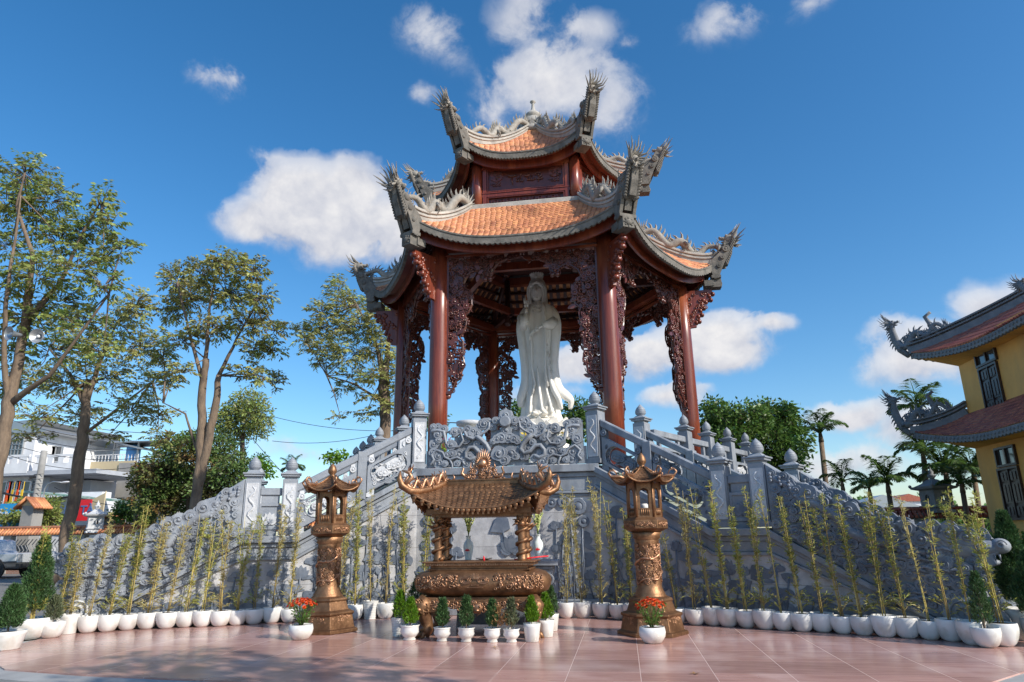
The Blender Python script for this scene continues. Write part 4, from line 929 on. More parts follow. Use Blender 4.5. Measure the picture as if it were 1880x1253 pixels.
stroke([(970, 250), (1040, 258), (1085, 230)], .04, .02); stroke([(1030, 200), (1045, 235)], .02); stroke([(1035, 300), (1030, 370), (1075, 370), (1080, 310)], .028); stroke([(1125, 250), (1110, 385), (1160, 375), (1190, 300), (1200, 360)], .028, .02)
stroke([(1210, 240), (1210, 190), (1265, 165), (1330, 185), (1340, 240), (1290, 300), (1240, 350), (1300, 350), (1370, 320)], .02, .03); stroke([(1265, 385), (1270, 410)], .03); stroke([(1250, 210), (1275, 260)], .025)
for s_ in (-1, 1):
    cx = s_*.93
    ld.prism([(cx-.2, 12.62), (cx-.1, 12.7), (cx+.1, 12.7), (cx+.2, 12.62), (cx+.19, 12.45), (cx+.05, 12.36), (cx-.05, 12.36), (cx-.19, 12.45)], .05, (0, y+.03, 0))
    for i in range(14): ld.curl(cx+rr.uniform(-.16, .16), 12.53+rr.uniform(-.13, .13), rr.uniform(.03, .06), .014, (0, y, 0), U, V, 1.1, rr.uniform(0, 6), rr.choice((-1, 1)), 7, 4)
    for q in (-1, 0, 1): ld.curl(cx+q*.1, 12.24, .05, .018, (0, y+.01, 0), U, V, .8, 2, q or 1, 7, 5, tail=.1)
for i in range(22): # fretwork meander
    x_ = -1.1+i*.1; ld.box((x_, y+.02, 11.66), (.012, .04, .12)); ld.box((x_+.045, y+.02, 11.72 if i % 2 else 11.6), (.1, .04, .012)); ld.box((x_+.05, y+.02, 11.66), (.05, .04, .012))
obj('carved_lettering', ld, 'wood_dark', wall)
six(wall)

# lower ring beams, carved screens, corner brackets
m_ = MB(TZ())
for zc, hh, d_ in ((9.42, .12, .2), (9.26, .06, .26), (9.64, .3, .16)): m_.box((0, -AP, zc), (4.5, d_, hh))
m_.box((0, -AP+.25, 9.5), (4.3, .2, .22)); m_.box((0, -2.75, 11.0), (3.2, .24, .3)); m_.box((0, -2.2, 9.62), (2.6, .16, .24))
six(obj('ring_beam', m_, 'wood', PV))
m_ = MB(TZ(R(300)))     # radial beams and hanging posts under the roof
m_.box((3.6, 0, 9.62), (2.4, .16, .24)); m_.tube([(4.7, 0, 9.6), (3.9, 0, 10.35), (3.1, 0, 11.1)], .09, 8); m_.lathe([(.1, 9.2), (.14, 9.3), (.1, 9.42), (.1, 11)], 10, (2.9, 0, 0))
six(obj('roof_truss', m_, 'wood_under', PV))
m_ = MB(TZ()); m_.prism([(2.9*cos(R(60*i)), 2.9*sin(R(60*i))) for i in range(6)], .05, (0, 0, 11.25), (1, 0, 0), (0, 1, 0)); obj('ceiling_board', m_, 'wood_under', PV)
# screen profile (half, from the pillar inwards): (x, z of the lower edge)
XW = 2.08
edge = [(XW, 5.3), (1.96, 5.32), (1.9, 5.5), (1.86, 5.62), (1.75, 5.68), (1.7, 5.9), (1.62, 6.05), (1.66, 6.28), (1.9, 6.3), (1.86, 6.38), (1.66, 6.38), (1.66, 6.72), (1.76, 6.86), (1.66, 7.0), (1.58, 7.2), (1.56, 7.36), (1.62, 7.48), (1.5, 7.6), (1.42, 7.8), (1.42, 8.05), (1.48, 8.22), (1.62, 8.3), (1.66, 8.44), (1.58, 8.62), (1.4, 8.76), (1.22, 8.8), (1.08, 8.72), (1.02, 8.56), (.94, 8.54), (.88, 8.62), (.82, 8.8), (.64, 9.0), (.4, 9.1), (0, 9.14)]
def in_screen(x, z):
    x = abs(x)
    if x > XW-.02 or z > 9.2: return False
    inside = False; pl_ = edge+[(0, 9.22), (XW, 9.22)]; n = len(pl_)
    for i in range(n):
        x1, z1 = pl_[i]; x2, z2 = pl_[(i+1) % n]
        if (z1 > z) != (z2 > z) and x < (x2-x1)*(z-z1)/(z2-z1)+x1: inside = not inside
    return inside
def filigree(mb, inside, x0, x1, z0, z1, n, rmin, rmax, O, U, V, seed, th=.022, yj=.04):
    rr = random.Random(seed); pts = []; tries = 0
    while len(pts) < n and tries < n*40:
        tries += 1; x, z = rr.uniform(x0, x1), rr.uniform(z0, z1)
        if not inside(x, z) or any((x-a)**2+(z-b_)**2 < (rmin*.62)**2 for a, b_ in pts): continue
        pts.append((x, z)); r = rr.uniform(rmin, rmax); off = rr.uniform(-yj, yj); q = rr.random()
        Nn = Vector(U).cross(Vector(V)).normalized(); Oo = Vector(O)+Nn*off
        if q < .5: mb.curl(x, z, r, th, Oo, U, V, rr.uniform(.8, 1.3), rr.uniform(0, 6), rr.choice((-1, 1)), 8, 5, 0, r*.8)
        elif q < .72:
            a = rr.uniform(0, 6); k = 5
            for i in range(k): mb.ball(Oo+Vector(U)*(x+r*.55*cos(a+i*2*pi/k))+Vector(V)*(z+r*.55*sin(a+i*2*pi/k)), (r*.42, .03, r*.42), 6, 3)
        elif q < .88:
            a = rr.uniform(0, 3.1); mb.prism(rot2(petal(r*1.1, r*2.3), a, x-r*sin(-a)*0, z-r, 1), .05, Oo, U, V)
        else: mb.swirl(x, z, r*.8, .06, Oo, U, V, 9)
m_ = MB(TZ()); O = (0, -AP, 0); U = (1, 0, 0); V = (0, 0, 1)
for s_ in (-1, 1):
    m_.tube([(s_*x, -AP-.02, z) for x, z in edge], .028, 5, smooth=False); m_.tube([(s_*x, -AP+.05, z) for x, z in edge], .028, 5, smooth=False)
    m_.box((s_*(XW+.02), -AP, 7.3), (.06, .14, 4.0)); m_.box((s_*(XW+.02), -AP, 5.28), (.2, .2, .06)); m_.ball((s_*(XW+.0), -AP, 5.2), (.1, .08, .08), 8, 5)
    for x, z in ((1.62, 6.5), (1.7, 6.55), (1.78, 6.5), (1.86, 6.55), (1.94, 6.5)):
        m_.box((s_*x, -AP, z), (.018, .05, .34)); 
    for z in (6.4, 6.52, 6.64): m_.box((s_*1.85, -AP, z), (.4, .05, .018))
    for z in (5.75, 5.9, 6.05, 6.2): m_.box((s_*1.88, -AP, z), (.34, .05, .02)); m_.box((s_*(1.8+.1*(z % .3)), -AP, z+.08), (.02, .05, .16))
    for q in (-1, 1): m_.ball((s_*(.95+q*.07), -AP-.05, 8.5), (.075, .07, .08), 8, 5)
    m_.ball((s_*.95, -AP-.05, 8.62), .05, 7, 4)
filigree(m_, in_screen, -XW, XW, 5.35, 9.2, 620, .065, .12, O, U, V, 4)
filigree(m_, lambda x, z: in_screen(x, z) and z > 8.6, -XW, XW, 8.5, 9.2, 120, .06, .11, (0, -AP+.03, 0), U, V, 6)
scr = obj('carved_screen', m_, 'wood_dark', PV); scr['label'] = 'dark pierced timber screen with scalloped arch'
six(scr)
m_ = MB(TZ(R(300)))
bp = [(4.9, 9.2), (5.72, 9.2), (5.74, 9.05), (5.62, 8.98), (5.66, 8.85), (5.5, 8.78), (5.42, 8.84), (5.36, 8.7), (5.42, 8.58), (5.3, 8.5), (5.34, 8.36), (5.22, 8.3), (5.24, 8.14), (5.14, 8.1), (5.14, 7.95), (4.92, 7.93)]
m_.prism(bp, .1, (0, 0, 0)); 
for s_ in (-1, 1):
    for i in range(26):
        r_ = rr.uniform(4.95, 5.6); zmin = 8.0+max(0, (r_-5.15))*1.7; z = rr.uniform(zmin, 9.1)
        if s_ < 0: m_.curl(r_, z, rr.uniform(.05, .09), .022, (0, -.06, 0), (1, 0, 0), (0, 0, 1), 1.1, rr.uniform(0, 6), rr.choice((-1, 1)), 8, 5)
        else: m_.ball((r_, .06, z), (.06, .03, .06), 6, 4)
for (a, b_) in bp[2:14]: m_.ball((a, 0, b_), (.08, .11, .08), 8, 5)
six(obj('corner_bracket', m_, 'wood', PV))

# ------------------------------------------------------------------ statue
ST = empty('statue', (X0, 21.2, ZP), 'tall white marble statue of a robed crowned figure on a lotus base', 'statue')
YS = 21.6
m_ = MB(Matrix.Translation((X0+.02, YS, 0)))
px = [(1165, .62, .50, 0), (1150, .60, .50, 0), (1120, .57, .50, .0), (1085, .57, .49, .01), (1050, .56, .48, .02), (1012, .55, .46, .02), (985, .53, .44, .02), (950, .51, .42, .01), (900, .50, .40, .0), (850, .495, .39, 0), (800, .50, .38, .0), (740, .51, .38, 0), (680, .52, .39, 0), (620, .55, .40, 0), (560, .6, .42, .0), (510, .62, .43, .0), (450, .61, .42, .01), (400, .59, .40, .02), (365, .55, .38, .02), (335, .47, .34, .02), (315, .34, .28, .01), (300, .2, .22, .0)]
zof = lambda cy: 10.1-(cy-75)*(4.97/1085)
ring_n = 96; vs = []; fs = []
for i, (cy, hw, hd, ox) in enumerate(px):
    z = zof(cy)
    for j in range(ring_n):
        a = 2*pi*j/ring_n; f = (a-1.5*pi+pi) % (2*pi)-pi     # angle from the front (-Y)
        lowf = max(0, min(1, (cy-300)/700))
        fold = .03*lowf*sin(f*11+z*.7)+.022*lowf*sin(f*19-z*1.1)+.012*sin(f*7+z*3)+(.05*max(0, (cy-930)/230)*sin(f*8.5+1))
        w_ = abs(f)
        front = 0
        if 330 < cy < 1120:
            edge_ = .42+.12*sin(z*1.2)
            if w_ < edge_: front = -.075; fold = .012*cos(f*8)+.016*sin((z*9)+abs(f)*9)*(1 if 560 < cy < 940 else .3)
            elif w_ < edge_+.16: front = .05
        r = 1+fold/.5+front/.5
        x = ox+hw*cos(a)*r; y = hd*sin(a)*r
        vs.append((x, y, z))
    if i:
        for j in range(ring_n):
            a_, b_ = (i-1)*ring_n+j, (i-1)*ring_n+(j+1) % ring_n; fs.append((a_, b_, b_+ring_n, a_+ring_n))
m_.add(vs, fs, True)
# long sleeves hanging from the shoulders and sweeping out at the hem
def sleeve(path, flat=.75):
    P_ = [Vector((x, y, zof(c))) for x, y, c, r in path]; Q, rd = [], []
    for i in range(len(P_)-1):
        p0, p1, p2, p3 = P_[max(i-1, 0)], P_[i], P_[i+1], P_[min(i+2, len(P_)-1)]
        for q in range(4):
            t = q/4; Q.append(.5*((2*p1)+(p2-p0)*t+(2*p0-5*p1+4*p2-p3)*t*t+(3*p1-3*p2+p3-p0)*t**3)); rd.append(path[i][3]+(path[i+1][3]-path[i][3])*t)
    Q.append(P_[-1]); rd.append(path[-1][3]); m_.tube(Q, rd, 14, flat=flat)
sleeve([(-.40, 0, 345, .16), (-.52, -.08, 410, .2), (-.58, -.16, 500, .19), (-.54, -.2, 620, .16), (-.48, -.2, 760, .15), (-.46, -.2, 880, .17), (-.52, -.2, 960, .2), (-.62, -.18, 1020, .18), (-.62, -.14, 1075, .1)])
sleeve([(.42, 0, 345, .16), (.54, -.08, 410, .2), (.6, -.16, 500, .2), (.56, -.2, 620, .17), (.5, -.22, 760, .16), (.52, -.24, 880, .18), (.62, -.24, 960, .2), (.82, -.2, 1005, .19), (.98, -.12, 1040, .15), (.95, -.08, 1100, .07)])
sleeve([(.3, -.3, 700, .06), (.34, -.36, 850, .09), (.45, -.4, 960, .12), (.62, -.4, 1040, .12), (.7, -.34, 1110, .06)])
sleeve([(-.05, -.36, 800, .03), (-.0, -.42, 930, .06), (.05, -.48, 1030, .07), (.1, -.5, 1120, .05)]); sleeve([(-.22, -.36, 820, .03), (-.22, -.4, 950, .05), (-.27, -.44, 1050, .06), (-.3, -.46, 1130, .05)]); sleeve([(.2, -.36, 830, .03), (.24, -.42, 960, .05), (.34, -.46, 1060, .06), (.4, -.46, 1135, .05)])
for s_ in (-1, 1): m_.ball((.02+s_*.16, -.55, zof(1138)), (.11, .2, .07), 10, 6)
# hanging scarf lines
m_.tube([(-.33, -.36, zof(340)), (-.3, -.46, zof(480)), (-.2, -.47, zof(620)), (-.22, -.46, zof(800)), (-.12, -.48, zof(930)), (-.2, -.5, zof(1000))], .035, 7)
m_.tube([(.2, -.3, zof(330)), (.27, -.43, zof(450)), (.26, -.46, zof(640)), (.22, -.46, zof(820)), (.3, -.5, zof(950))], .035, 7)
for c in (345, 372, 400): m_.tube([(-.16+.0, -.36, zof(c-12)), (0, -.42, zof(c+8)), (.16, -.36, zof(c-12))], .016, 6)
for i in range(6): m_.tube([(.3+.02*i, -.44, zof(640+i*48)), (.4+.02*i, -.40, zof(672+i*48))], [.02, .005], 5)
robe = obj('robe', m_, 'marble', ST)
h = MB(Matrix.Translation((X0+.02, YS, 0)))
zf = zof(232)
h.ball((-.02, -.06, zf), (.225, .265, .33), 20, 14)                    # skull
h.ball((-.02, -.15, zof(262)), (.165, .165, .18), 16, 10)               # jaw and cheeks
h.lathe([(.15, 0), (.14, .2)], 14, (-.01, 0, zof(318)))
h.tube([(-.02, -.30, zof(205)), (-.02, -.345, zof(238))], [.02, .035], 7); 
for s_ in (-1, 1):
    h.ball((-.02+s_*.09, -.285, zof(215)), (.05, .03, .022), 10, 5); h.tube([(-.02+s_*.03, -.315, zof(197)), (-.02+s_*.06, -.315, zof(190)), (-.02+s_*.1, -.295, zof(188)), (-.02+s_*.14, -.265, zof(192)), (-.02+s_*.17, -.24, zof(200))], [.006, .009, .01, .009, .004], 5)
    h.ball((-.02+s_*.1, -.2, zof(250)), (.06, .05, .06), 10, 6); h.ball((-.02+s_*.235, -.02, zof(245)), (.035, .06, .13), 8, 6)
h.ball((-.02, -.312, zof(258)), (.055, .028, .014), 9, 5); h.ball((-.02, -.305, zof(264)), (.042, .025, .014), 9, 5); h.ball((-.02, -.285, zof(282)), (.05, .04, .035), 9, 5)
obj('head', h, 'marble', ST)
v = MB(Matrix.Translation((X0+.02, YS, 0)))  # veil, hair band and crown
rings = [(345, .37, .30, .06), (300, .35, .30, .06), (250, .335, .30, .06), (200, .33, .31, .05), (165, .31, .3, .04), (140, .27, .27, .03), (125, .2, .2, .03)]
vs = []; fs = []; nn = 36
for i, (cy, hw, hd, oy) in enumerate(rings):
    for j in range(nn+1):
        a = R(-62)+ (2*pi-R(56))*j/nn; vs.append((-.02+hw*cos(a), oy+hd*sin(a), zof(cy)))
    if i:
        for j in range(nn): a_ = (i-1)*(nn+1)+j; fs.append((a_, a_+1, a_+nn+2, a_+nn+1))
v.add(vs, fs, True)
v.tube([(-.02+.19*cos(R(20+i*14)), -.2-.05*sin(R(20+i*14)), zof(205)+.2*sin(R(20+i*14))) for i in range(11)], .055, 8)
rimp = lambda s_: [(-.02+s_*.17, -.21, zof(335)), (-.02+s_*.21, -.2, zof(290)), (-.02+s_*.235, -.19, zof(240)), (-.02+s_*.225, -.2, zof(200)), (-.02+s_*.15, -.25, zof(166)), (-.02, -.28, zof(154))]
for s_ in (-1, 1): v.tube(rimp(s_), .035, 7); v.tube([(x*1.28, y+.04, z+.02) for x, y, z in rimp(s_)], .035, 7)
for i in range(13): a = R(200+i*11.6); v.ball((-.02+.245*cos(a), .0+.26*sin(a), zof(160)+.03*sin((a-pi)*1)), .035, 6, 4)
v.lathe([(.24, zof(150)), (.25, zof(128)), (.21, zof(124)), (.2, zof(110)), (.22, zof(92)), (.235, zof(80)), (.2, zof(76)), (.001, zof(78))], 20, (-.02, .02, 0), sy=.85)
for i in range(7): a = R(205+i*21.5); v.ball((-.02+.22*cos(a), .02+.2*sin(a), zof(78)), (.045, .03, .05), 7, 4)
v.prism(rot2(petal(.14, .22), 0, -.02, zof(125)), .05, (0, -.19, 0)); v.ball((-.02, -.23, zof(108)), (.045, .02, .06), 8, 5)
obj('crown_and_veil', v, 'marble', ST)
ar = MB(Matrix.Translation((X0+.02, YS, 0)))
# raised hand on the viewer's left: sleeve, forearm, palm, fingers
ar.tube([(-.5, -.2, zof(420)), (-.44, -.42, zof(500)), (-.38, -.5, zof(470)), (-.345, -.5, zof(415))], [.2, .17, .12, .08], 12)
ar.tube([(-.36, -.5, zof(440)), (-.34, -.52, zof(400)), (-.33, -.53, zof(372))], [.075, .06, .065], 10)
ar.ball((-.335, -.54, zof(355)), (.075, .04, .09), 10, 7)
fing = [(-.385, [(0, 0), (-.012, .11), (-.008, .2)]), (-.355, [(0, .0), (-.004, .13), (.0, .25)]), (-.32, [(0, 0), (.01, .09), (.02, .12)]), (-.29, [(0, 0), (.015, .08), (.03, .1)])]
for x, fl_ in fing: ar.tube([(x+a, -.55-.02*i, zof(342)+b_) for i, (a, b_) in enumerate(fl_)], [.019, .018, .011], 6)
ar.tube([(-.28, -.55, zof(365)), (-.265, -.585, zof(345)), (-.29, -.6, zof(330))], [.022, .02, .013], 6)
# lower hand across the waist, pouring gesture
ar.tube([(.52, -.2, zof(470)), (.42, -.42, zof(500)), (.28, -.52, zof(505)), (.2, -.54, zof(515))], [.2, .17, .12, .07], 12)
ar.tube([(.2, -.54, zof(512)), (.12, -.58, zof(522)), (.06, -.6, zof(535))], [.06, .05, .05], 10)
ar.ball((.02, -.61, zof(545)), (.09, .04, .06), 10, 7)
for i, (dz, ln) in enumerate(((.03, .2), (.01, .23), (-.012, .21), (-.034, .16))):
    ar.tube([(-.03, -.62, zof(547)+dz), (-.03-ln*.5, -.64, zof(560)+dz*.9), (-.03-ln, -.63, zof(585)+dz*.7)], [.019, .018, .01], 6)
ar.tube([(.05, -.63, zof(530)), (.0, -.66, zof(525)), (-.05, -.66, zof(535))], [.022, .02, .012], 6)
ar.tube([(-.2, -.6, zof(575)), (-.24, -.6, zof(595)), (-.25, -.58, zof(620))], [.035, .045, .03], 8)
obj('arms', ar, 'marble', ST)
lb = MB(Matrix.Translation((X0+.05, YS, 0)))
lb.lathe([(1.1, ZP+.02), (1.15, ZP+.3), (1.0, ZP+.35), (.95, 3.9), (1.05, 4.0), (1.0, 4.15), (.75, 4.3), (.75, 4.45), (.9, 4.6), (.98, 4.8), (.95, 5.02), (.8, 5.06), (.001, 5.07)], 32, (0, 0, 0), sx=.95, sy=.8)
for row, (z, r, h_, tl) in enumerate(((4.5, .86, .5, .55), (4.62, .9, .48, .35), (4.3, .8, -.3, .7))):
    for i in range(14):
        a = 2*pi*(i+.5*row)/14; u = Vector((-sin(a), cos(a)*.84, 0)).normalized(); v_ = Vector((cos(a)*tl, sin(a)*tl, (1 if h_ > 0 else -1))).normalized()
        lb.prism(petal(.4, abs(h_)), .06, (r*cos(a), r*sin(a)*.84, z), u, v_)
obj('lotus_base', lb, 'marble', ST)
# ------------------------------------------------------------------ bronze incense burner
BX, BY = -2.34, 11.72
BU = empty('incense_burner', (BX, BY, 0), 'large bronze roofed incense burner with dragon columns standing on four claw legs', 'incense burner')
def TB(): return Matrix.Translation((BX, BY, 0))
def superring(a, b, n, e=3.2):
    r_ = []
    for j in range(n):
        q = 2*pi*j/n; c, s = cos(q), sin(q); r_.append((a*math.copysign(abs(c)**(2/e), c), b*math.copysign(abs(s)**(2/e), s)))
    return r_
def loft(mb, rings, n=48, e=3.2):
    vs = []; fs = []
    for i, (a, b, z) in enumerate(rings):
        for x, y in superring(a, b, n, e): vs.append((x, y, z))
        if i:
            for j in range(n): a_, b_ = (i-1)*n+j, (i-1)*n+(j+1) % n; fs.append((a_, b_, b_+n, a_+n))
    fs.append(tuple(range(n-1, -1, -1))); fs.append(tuple(range((len(rings)-1)*n, len(rings)*n)))
    mb.add(vs, fs, True)
m_ = MB(TB()); pr = [(0.86, .34, .60), (.98, .42, .625), (1.08, .5, .68), (1.12, .53, .76), (1.13, .54, .83), (1.11, .52, .9), (1.04, .47, .965), (.94, .42, .995), (.93, .41, 1.0)]
loft(m_, pr); body = obj('vessel', m_, 'bronze', BU)
m_ = MB(TB()); rr = random.Random(12)
for i in range(210):   # cast flowers and scrolls on the belly
    x = rr.uniform(-1.04, 1.04); z = rr.uniform(.72, .92)
    if abs(x+0) < .3: continue
    y = -.54*(1-(abs(x)/1.14)**3.2)**(1/3.2)*(1-.18*((z-.83)/.17)**2)
    q = rr.random()
    if q < .5: m_.ball((x, y, z), (rr.uniform(.012, .03),)*3, 6, 4)
    elif q < .85: m_.curl(x, z, rr.uniform(.03, .06), .012, (0, y-.005, 0), (1, 0, 0), (0, 0, 1), 1.1, rr.uniform(0, 6), rr.choice((-1, 1)), 7, 4)
    else:
        for k in range(5): m_.ball((x+.028*cos(k*1.257), y, z+.028*sin(k*1.257)), (.016, .014, .016), 5, 3)
for s_ in (-1, 1):
    for q in (.085, .06, .035): m_.tube([(s_*.14-.03+q*cos(i*pi/8), -.545, .86+q*.62*sin(i*pi/8)) for i in range(17)], .007, 5)
for k, a in enumerate((-60, 60, -36, 36, -12, 12)): m_.prism(rot2(petal(.04, .10), R(a), -.02, .875), .014+.005*k, (0, -.545, 0))
for j, (n_, w_) in enumerate(((9, .11), (19, .25))):
    for i in range(n_): m_.box((-.02-w_/2+w_*i/(n_-1), -.545+.004*j, .79-.035*j), (.006, .012, rr.uniform(.012, .022)))
obj('cast_pattern', m_, 'bronze_hi', body)
m_ = MB(TB())
for z, hh, a, b in ((1.0+.015, .03, .84, .36), (1.05, .05, .80, .34), (1.095, .05, .88, .4), (1.13, .025, .92, .43)): m_.box((0, 0, z), (2*a, 2*b, hh))
obj('rim', m_, 'bronze', BU, bevel=.008)
m_ = MB(TB())
for i in range(46):
    x = -.86+i*.0382
    m_.box((x, -.402, 1.095), (.008, .008, .035)); m_.box((x+.016, -.402, 1.108 if i % 2 else 1.082), (.03, .008, .006))
obj('meander_band', m_, 'bronze_hi', BU)
m_ = MB(TB()); m_.box((0, 0, .575), (1.9, .84, .05)); m_.box((0, 0, .545), (2.0, .92, .03))
for s_ in (-1, 1):
    ap = [(-.93, .54), (.93, .54), (.9, .36), (.72, .38), (.55, .44), (.3, .47), (.12, .42), (0, .36), (-.12, .42), (-.3, .47), (-.55, .44), (-.72, .38), (-.9, .36)]
    m_.prism(ap, .05, (0, s_*.43, 0))
    m_.prism([(-.4, .54), (.4, .54), (.4, .38), (.2, .44), (-.2, .44), (-.4, .38)], .05, (s_*.93, 0, 0), (0, 1, 0), (0, 0, 1))
apr = obj('apron', m_, 'bronze', BU, bevel=.006)
m_ = MB(TB())
for i in range(70):
    x = rr.uniform(-.88, .88); z = rr.uniform(.44 if abs(x) > .2 else .4, .53); m_.curl(x, z, rr.uniform(.03, .055), .014, (0, -.46, 0), (1, 0, 0), (0, 0, 1), 1.1, rr.uniform(0, 6), rr.choice((-1, 1)), 7, 4, 0, .05)
m_.ball((0, -.46, .44), (.09, .06, .08), 10, 7); m_.ball((0, -.5, .41), (.05, .05, .03), 8, 5)
for s_ in (-1, 1): m_.ball((s_*.05, -.51, .47), .022, 6, 4)
obj('apron_pattern', m_, 'bronze_hi', apr)
for sx in (-1, 1):
    for sy in (-1, 1):
        m_ = MB(TB()); x, y = sx*.84, sy*.36
        m_.tube([(x, y, .56), (x+sx*.07, y+sy*.05, .46), (x+sx*.05, y+sy*.03, .36), (x-sx*.0, y, .22), (x-sx*.02, y, .12), (x+sx*.04, y+sy*.03, .05)], [.13, .15, .12, .095, .09, .1], 14)
        for a in (-40, 0, 40): 
            q = R(a)+math.atan2(sy, sx*1.0) ; m_.tube([(x+sx*.03, y, .07), (x+.13*cos(q)+sx*.02, y+.13*sin(q), .05), (x+.17*cos(q)+sx*.02, y+.17*sin(q), .0)], [.05, .045, .02], 7)
        for i in range(16): m_.curl(x+sx*.06+rr.uniform(-.1, .1), .46+rr.uniform(-.1, .09), rr.uniform(.03, .06), .018, (0, y+sy*.15, 0), (1, 0, 0), (0, 0, 1), 1.1, rr.uniform(0, 6), rr.choice((-1, 1)), 7, 5)
        m_.ball((x+sx*.1, y+sy*.1, .47), (.1, .09, .1), 9, 6); m_.ball((x+sx*.1, y+sy*.16, .42), (.06, .05, .04), 8, 5)
        obj('leg', m_, 'bronze', BU)
for sx in (-1, 1):
    for sy in (-1, 1):
        m_ = MB(TB()); x, y = sx*.7, sy*.26
        m_.lathe([(.09, 1.14), (.075, 1.18), (.065, 1.25), (.065, 1.75), (.085, 1.8), (.09, 1.84)], 14, (x, y, 0))
        k = 40; m_.tube([(x+.085*cos(i*.55+sx), y+.085*sin(i*.55+sx), 1.17+.6*i/k) for i in range(k)], [.028+.008*sin(i) for i in range(k)], 6)
        m_.ball((x+sx*.02, y-.1, 1.72), (.05, .06, .045), 8, 5)
        for i in range(6): a = R(-20+i*40); m_.tube([(x, y-.05, 1.72), (x+sx*.09*cos(a), y-.09, 1.72+.09*sin(a)), (x+sx*.15*cos(a+.3), y-.1, 1.73+.15*sin(a+.3))], [.025, .018, .003], 4)
        m_.tube([(x, y, 1.66), (x+sx*.12, y-.02, 1.68), (x+sx*.2, y-.02, 1.73)], [.03, .022, .004], 5)
        obj('dragon_column', m_, 'bronze', BU)
# roof of the burner
AE, BE = .94, .6      # half sizes of the eave
def BP(s, t, side):
    """front/back slope: s across, t from eave to ridge"""
    hw = AE+(.66-AE)*t; x = s*hw; t = min(t, 1); lift = .2*abs(s)**3*(1-t)**1.3
    y = -(BE+(.05-BE)*t+.1*abs(s)**3*(1-t)); z = 1.97+.42*max(t, 0)**1.2+lift+.06*abs(s)**6*(1-t)
    return Vector((x*(1+.14*abs(s)**4*(1-t)), y*side, z))
def BQ(s, t, side):
    hw = BE*(1-t)+.05*t; y = s*hw; t = min(t, 1); lift = .2*abs(s)**3*(1-t)**1.3
    x = AE*1.14+(.66-AE*1.14)*t-.14*AE*(1-abs(s)**3)*(1-t); return Vector((x*side, y*(1+.16*abs(s)**3*(1-t)), 1.97+.42*max(t, 0)**1.2+lift+.06*abs(s)**6*(1-t)))
def grid_(mb, F_, ns, nt_, dz=0):
    vs = [F_(-1+2*i/ns, j/nt_)+Vector((0, 0, dz)) for j in range(nt_+1) for i in range(ns+1)]
    mb.add(vs, [(j*(ns+1)+i, j*(ns+1)+i+1, (j+1)*(ns+1)+i+1, (j+1)*(ns+1)+i) for j in range(nt_) for i in range(ns)], True)
m_ = MB(TB())
for sd in (1, -1):
    for Fq, n_, wd in ((BP, 22, 1), (BQ, 13, .6)):
        F_ = lambda s, t, dz=0: Fq(s, t, sd)
        grid_(m_, F_, 24, 8, -.03); grid_(m_, F_, 24, 8, -.06)
        nr = 9
        for j in range(nr):
            t0, t1 = j/nr, min(1, (j+1.6)/nr); n = max(2, int(n_*(1-(.35 if wd == 1 else .85)*t0)))
            for i in range(n+(j % 2)):
                s0 = -1+2*(i-(.5 if j % 2 else 0))/n; s1 = s0+2/n; s0, s1 = max(-1, s0), min(1, s1)
                if s1-s0 < .02: continue
                sm = (s0+s1)/2; g_ = (s1-s0)*.05; up = Vector((0, 0, .012))
                vs = [Fq(s0+g_, t0, sd)+up, Fq(sm, t0-.03, sd)+up*1.3, Fq(s1-g_, t0, sd)+up, Fq(s1-g_, t1, sd)-up*.3, Fq(sm, t1, sd)+up*.2, Fq(s0+g_, t1, sd)-up*.3]; dn = Vector((0, 0, -.016))
                m_.add(vs+[v+dn for v in vs[:3]], [(0, 1, 4, 5), (1, 2, 3, 4), (0, 6, 7, 1), (1, 7, 8, 2)])
rf = obj('roof', m_, 'bronze', BU)
m_ = MB(TB())
for sd in (1, -1):
    for Fq, n in ((BP, 22), (BQ, 12)):
        for i in range(n):
            s = -1+2*(i+.5)/n; p = Fq(s, 0, sd)+Vector((0, 0, -.03)); nx = Vector((0, -sd, 0)) if Fq is BP else Vector((sd, 0, 0))
            Mx = Matrix.Diagonal((.045, .02, .045)) if Fq is BP else Matrix.Diagonal((.02, .04, .045)); m_.lathe([(.001, -1), (.7, -.7), (1, 0), (.7, .7), (.001, 1)], 10, p, Mx @ Matrix.Rotation(0, 3, 'X'))
            m_.box(p+Vector((0, 0, -.045)), (.03 if Fq is BP else .02, .02 if Fq is BP else .03, .05))
    m_.tube([BP(-1+i/10, -.01, sd) for i in range(21)], .018, 6)
    m_.tube([BQ(-1+i/6, -.01, sd) for i in range(13)], .018, 6)
m_.box((0, 0, 1.93), (1.75, .8, .08)); m_.box((0, 0, 1.87), (1.6, .66, .06))
obj('eave_edge', m_, 'bronze', rf)
m_ = MB(TB()); m_.box((0, 0, 2.42), (1.36, .1, .07)); m_.box((0, 0, 2.465), (1.42, .13, .02))
for s_ in (-1, 1):
    for q in (-1, 1): m_.tube([(s_*.66, q*.02, 2.42)]+[BP(s_, 1-t, -q if False else (1 if q < 0 else -1))+Vector((0, 0, .03)) for t in (0, .25, .5, .75, 1)]+[Vector((s_*1.2, q*.74, 2.34)), Vector((s_*1.24, q*.76, 2.46)), Vector((s_*1.23, q*.75, 2.58))], [.045, .045, .05, .055, .055, .06, .06, .045, .01], 8)
obj('ridge_bar', m_, 'bronze', rf)
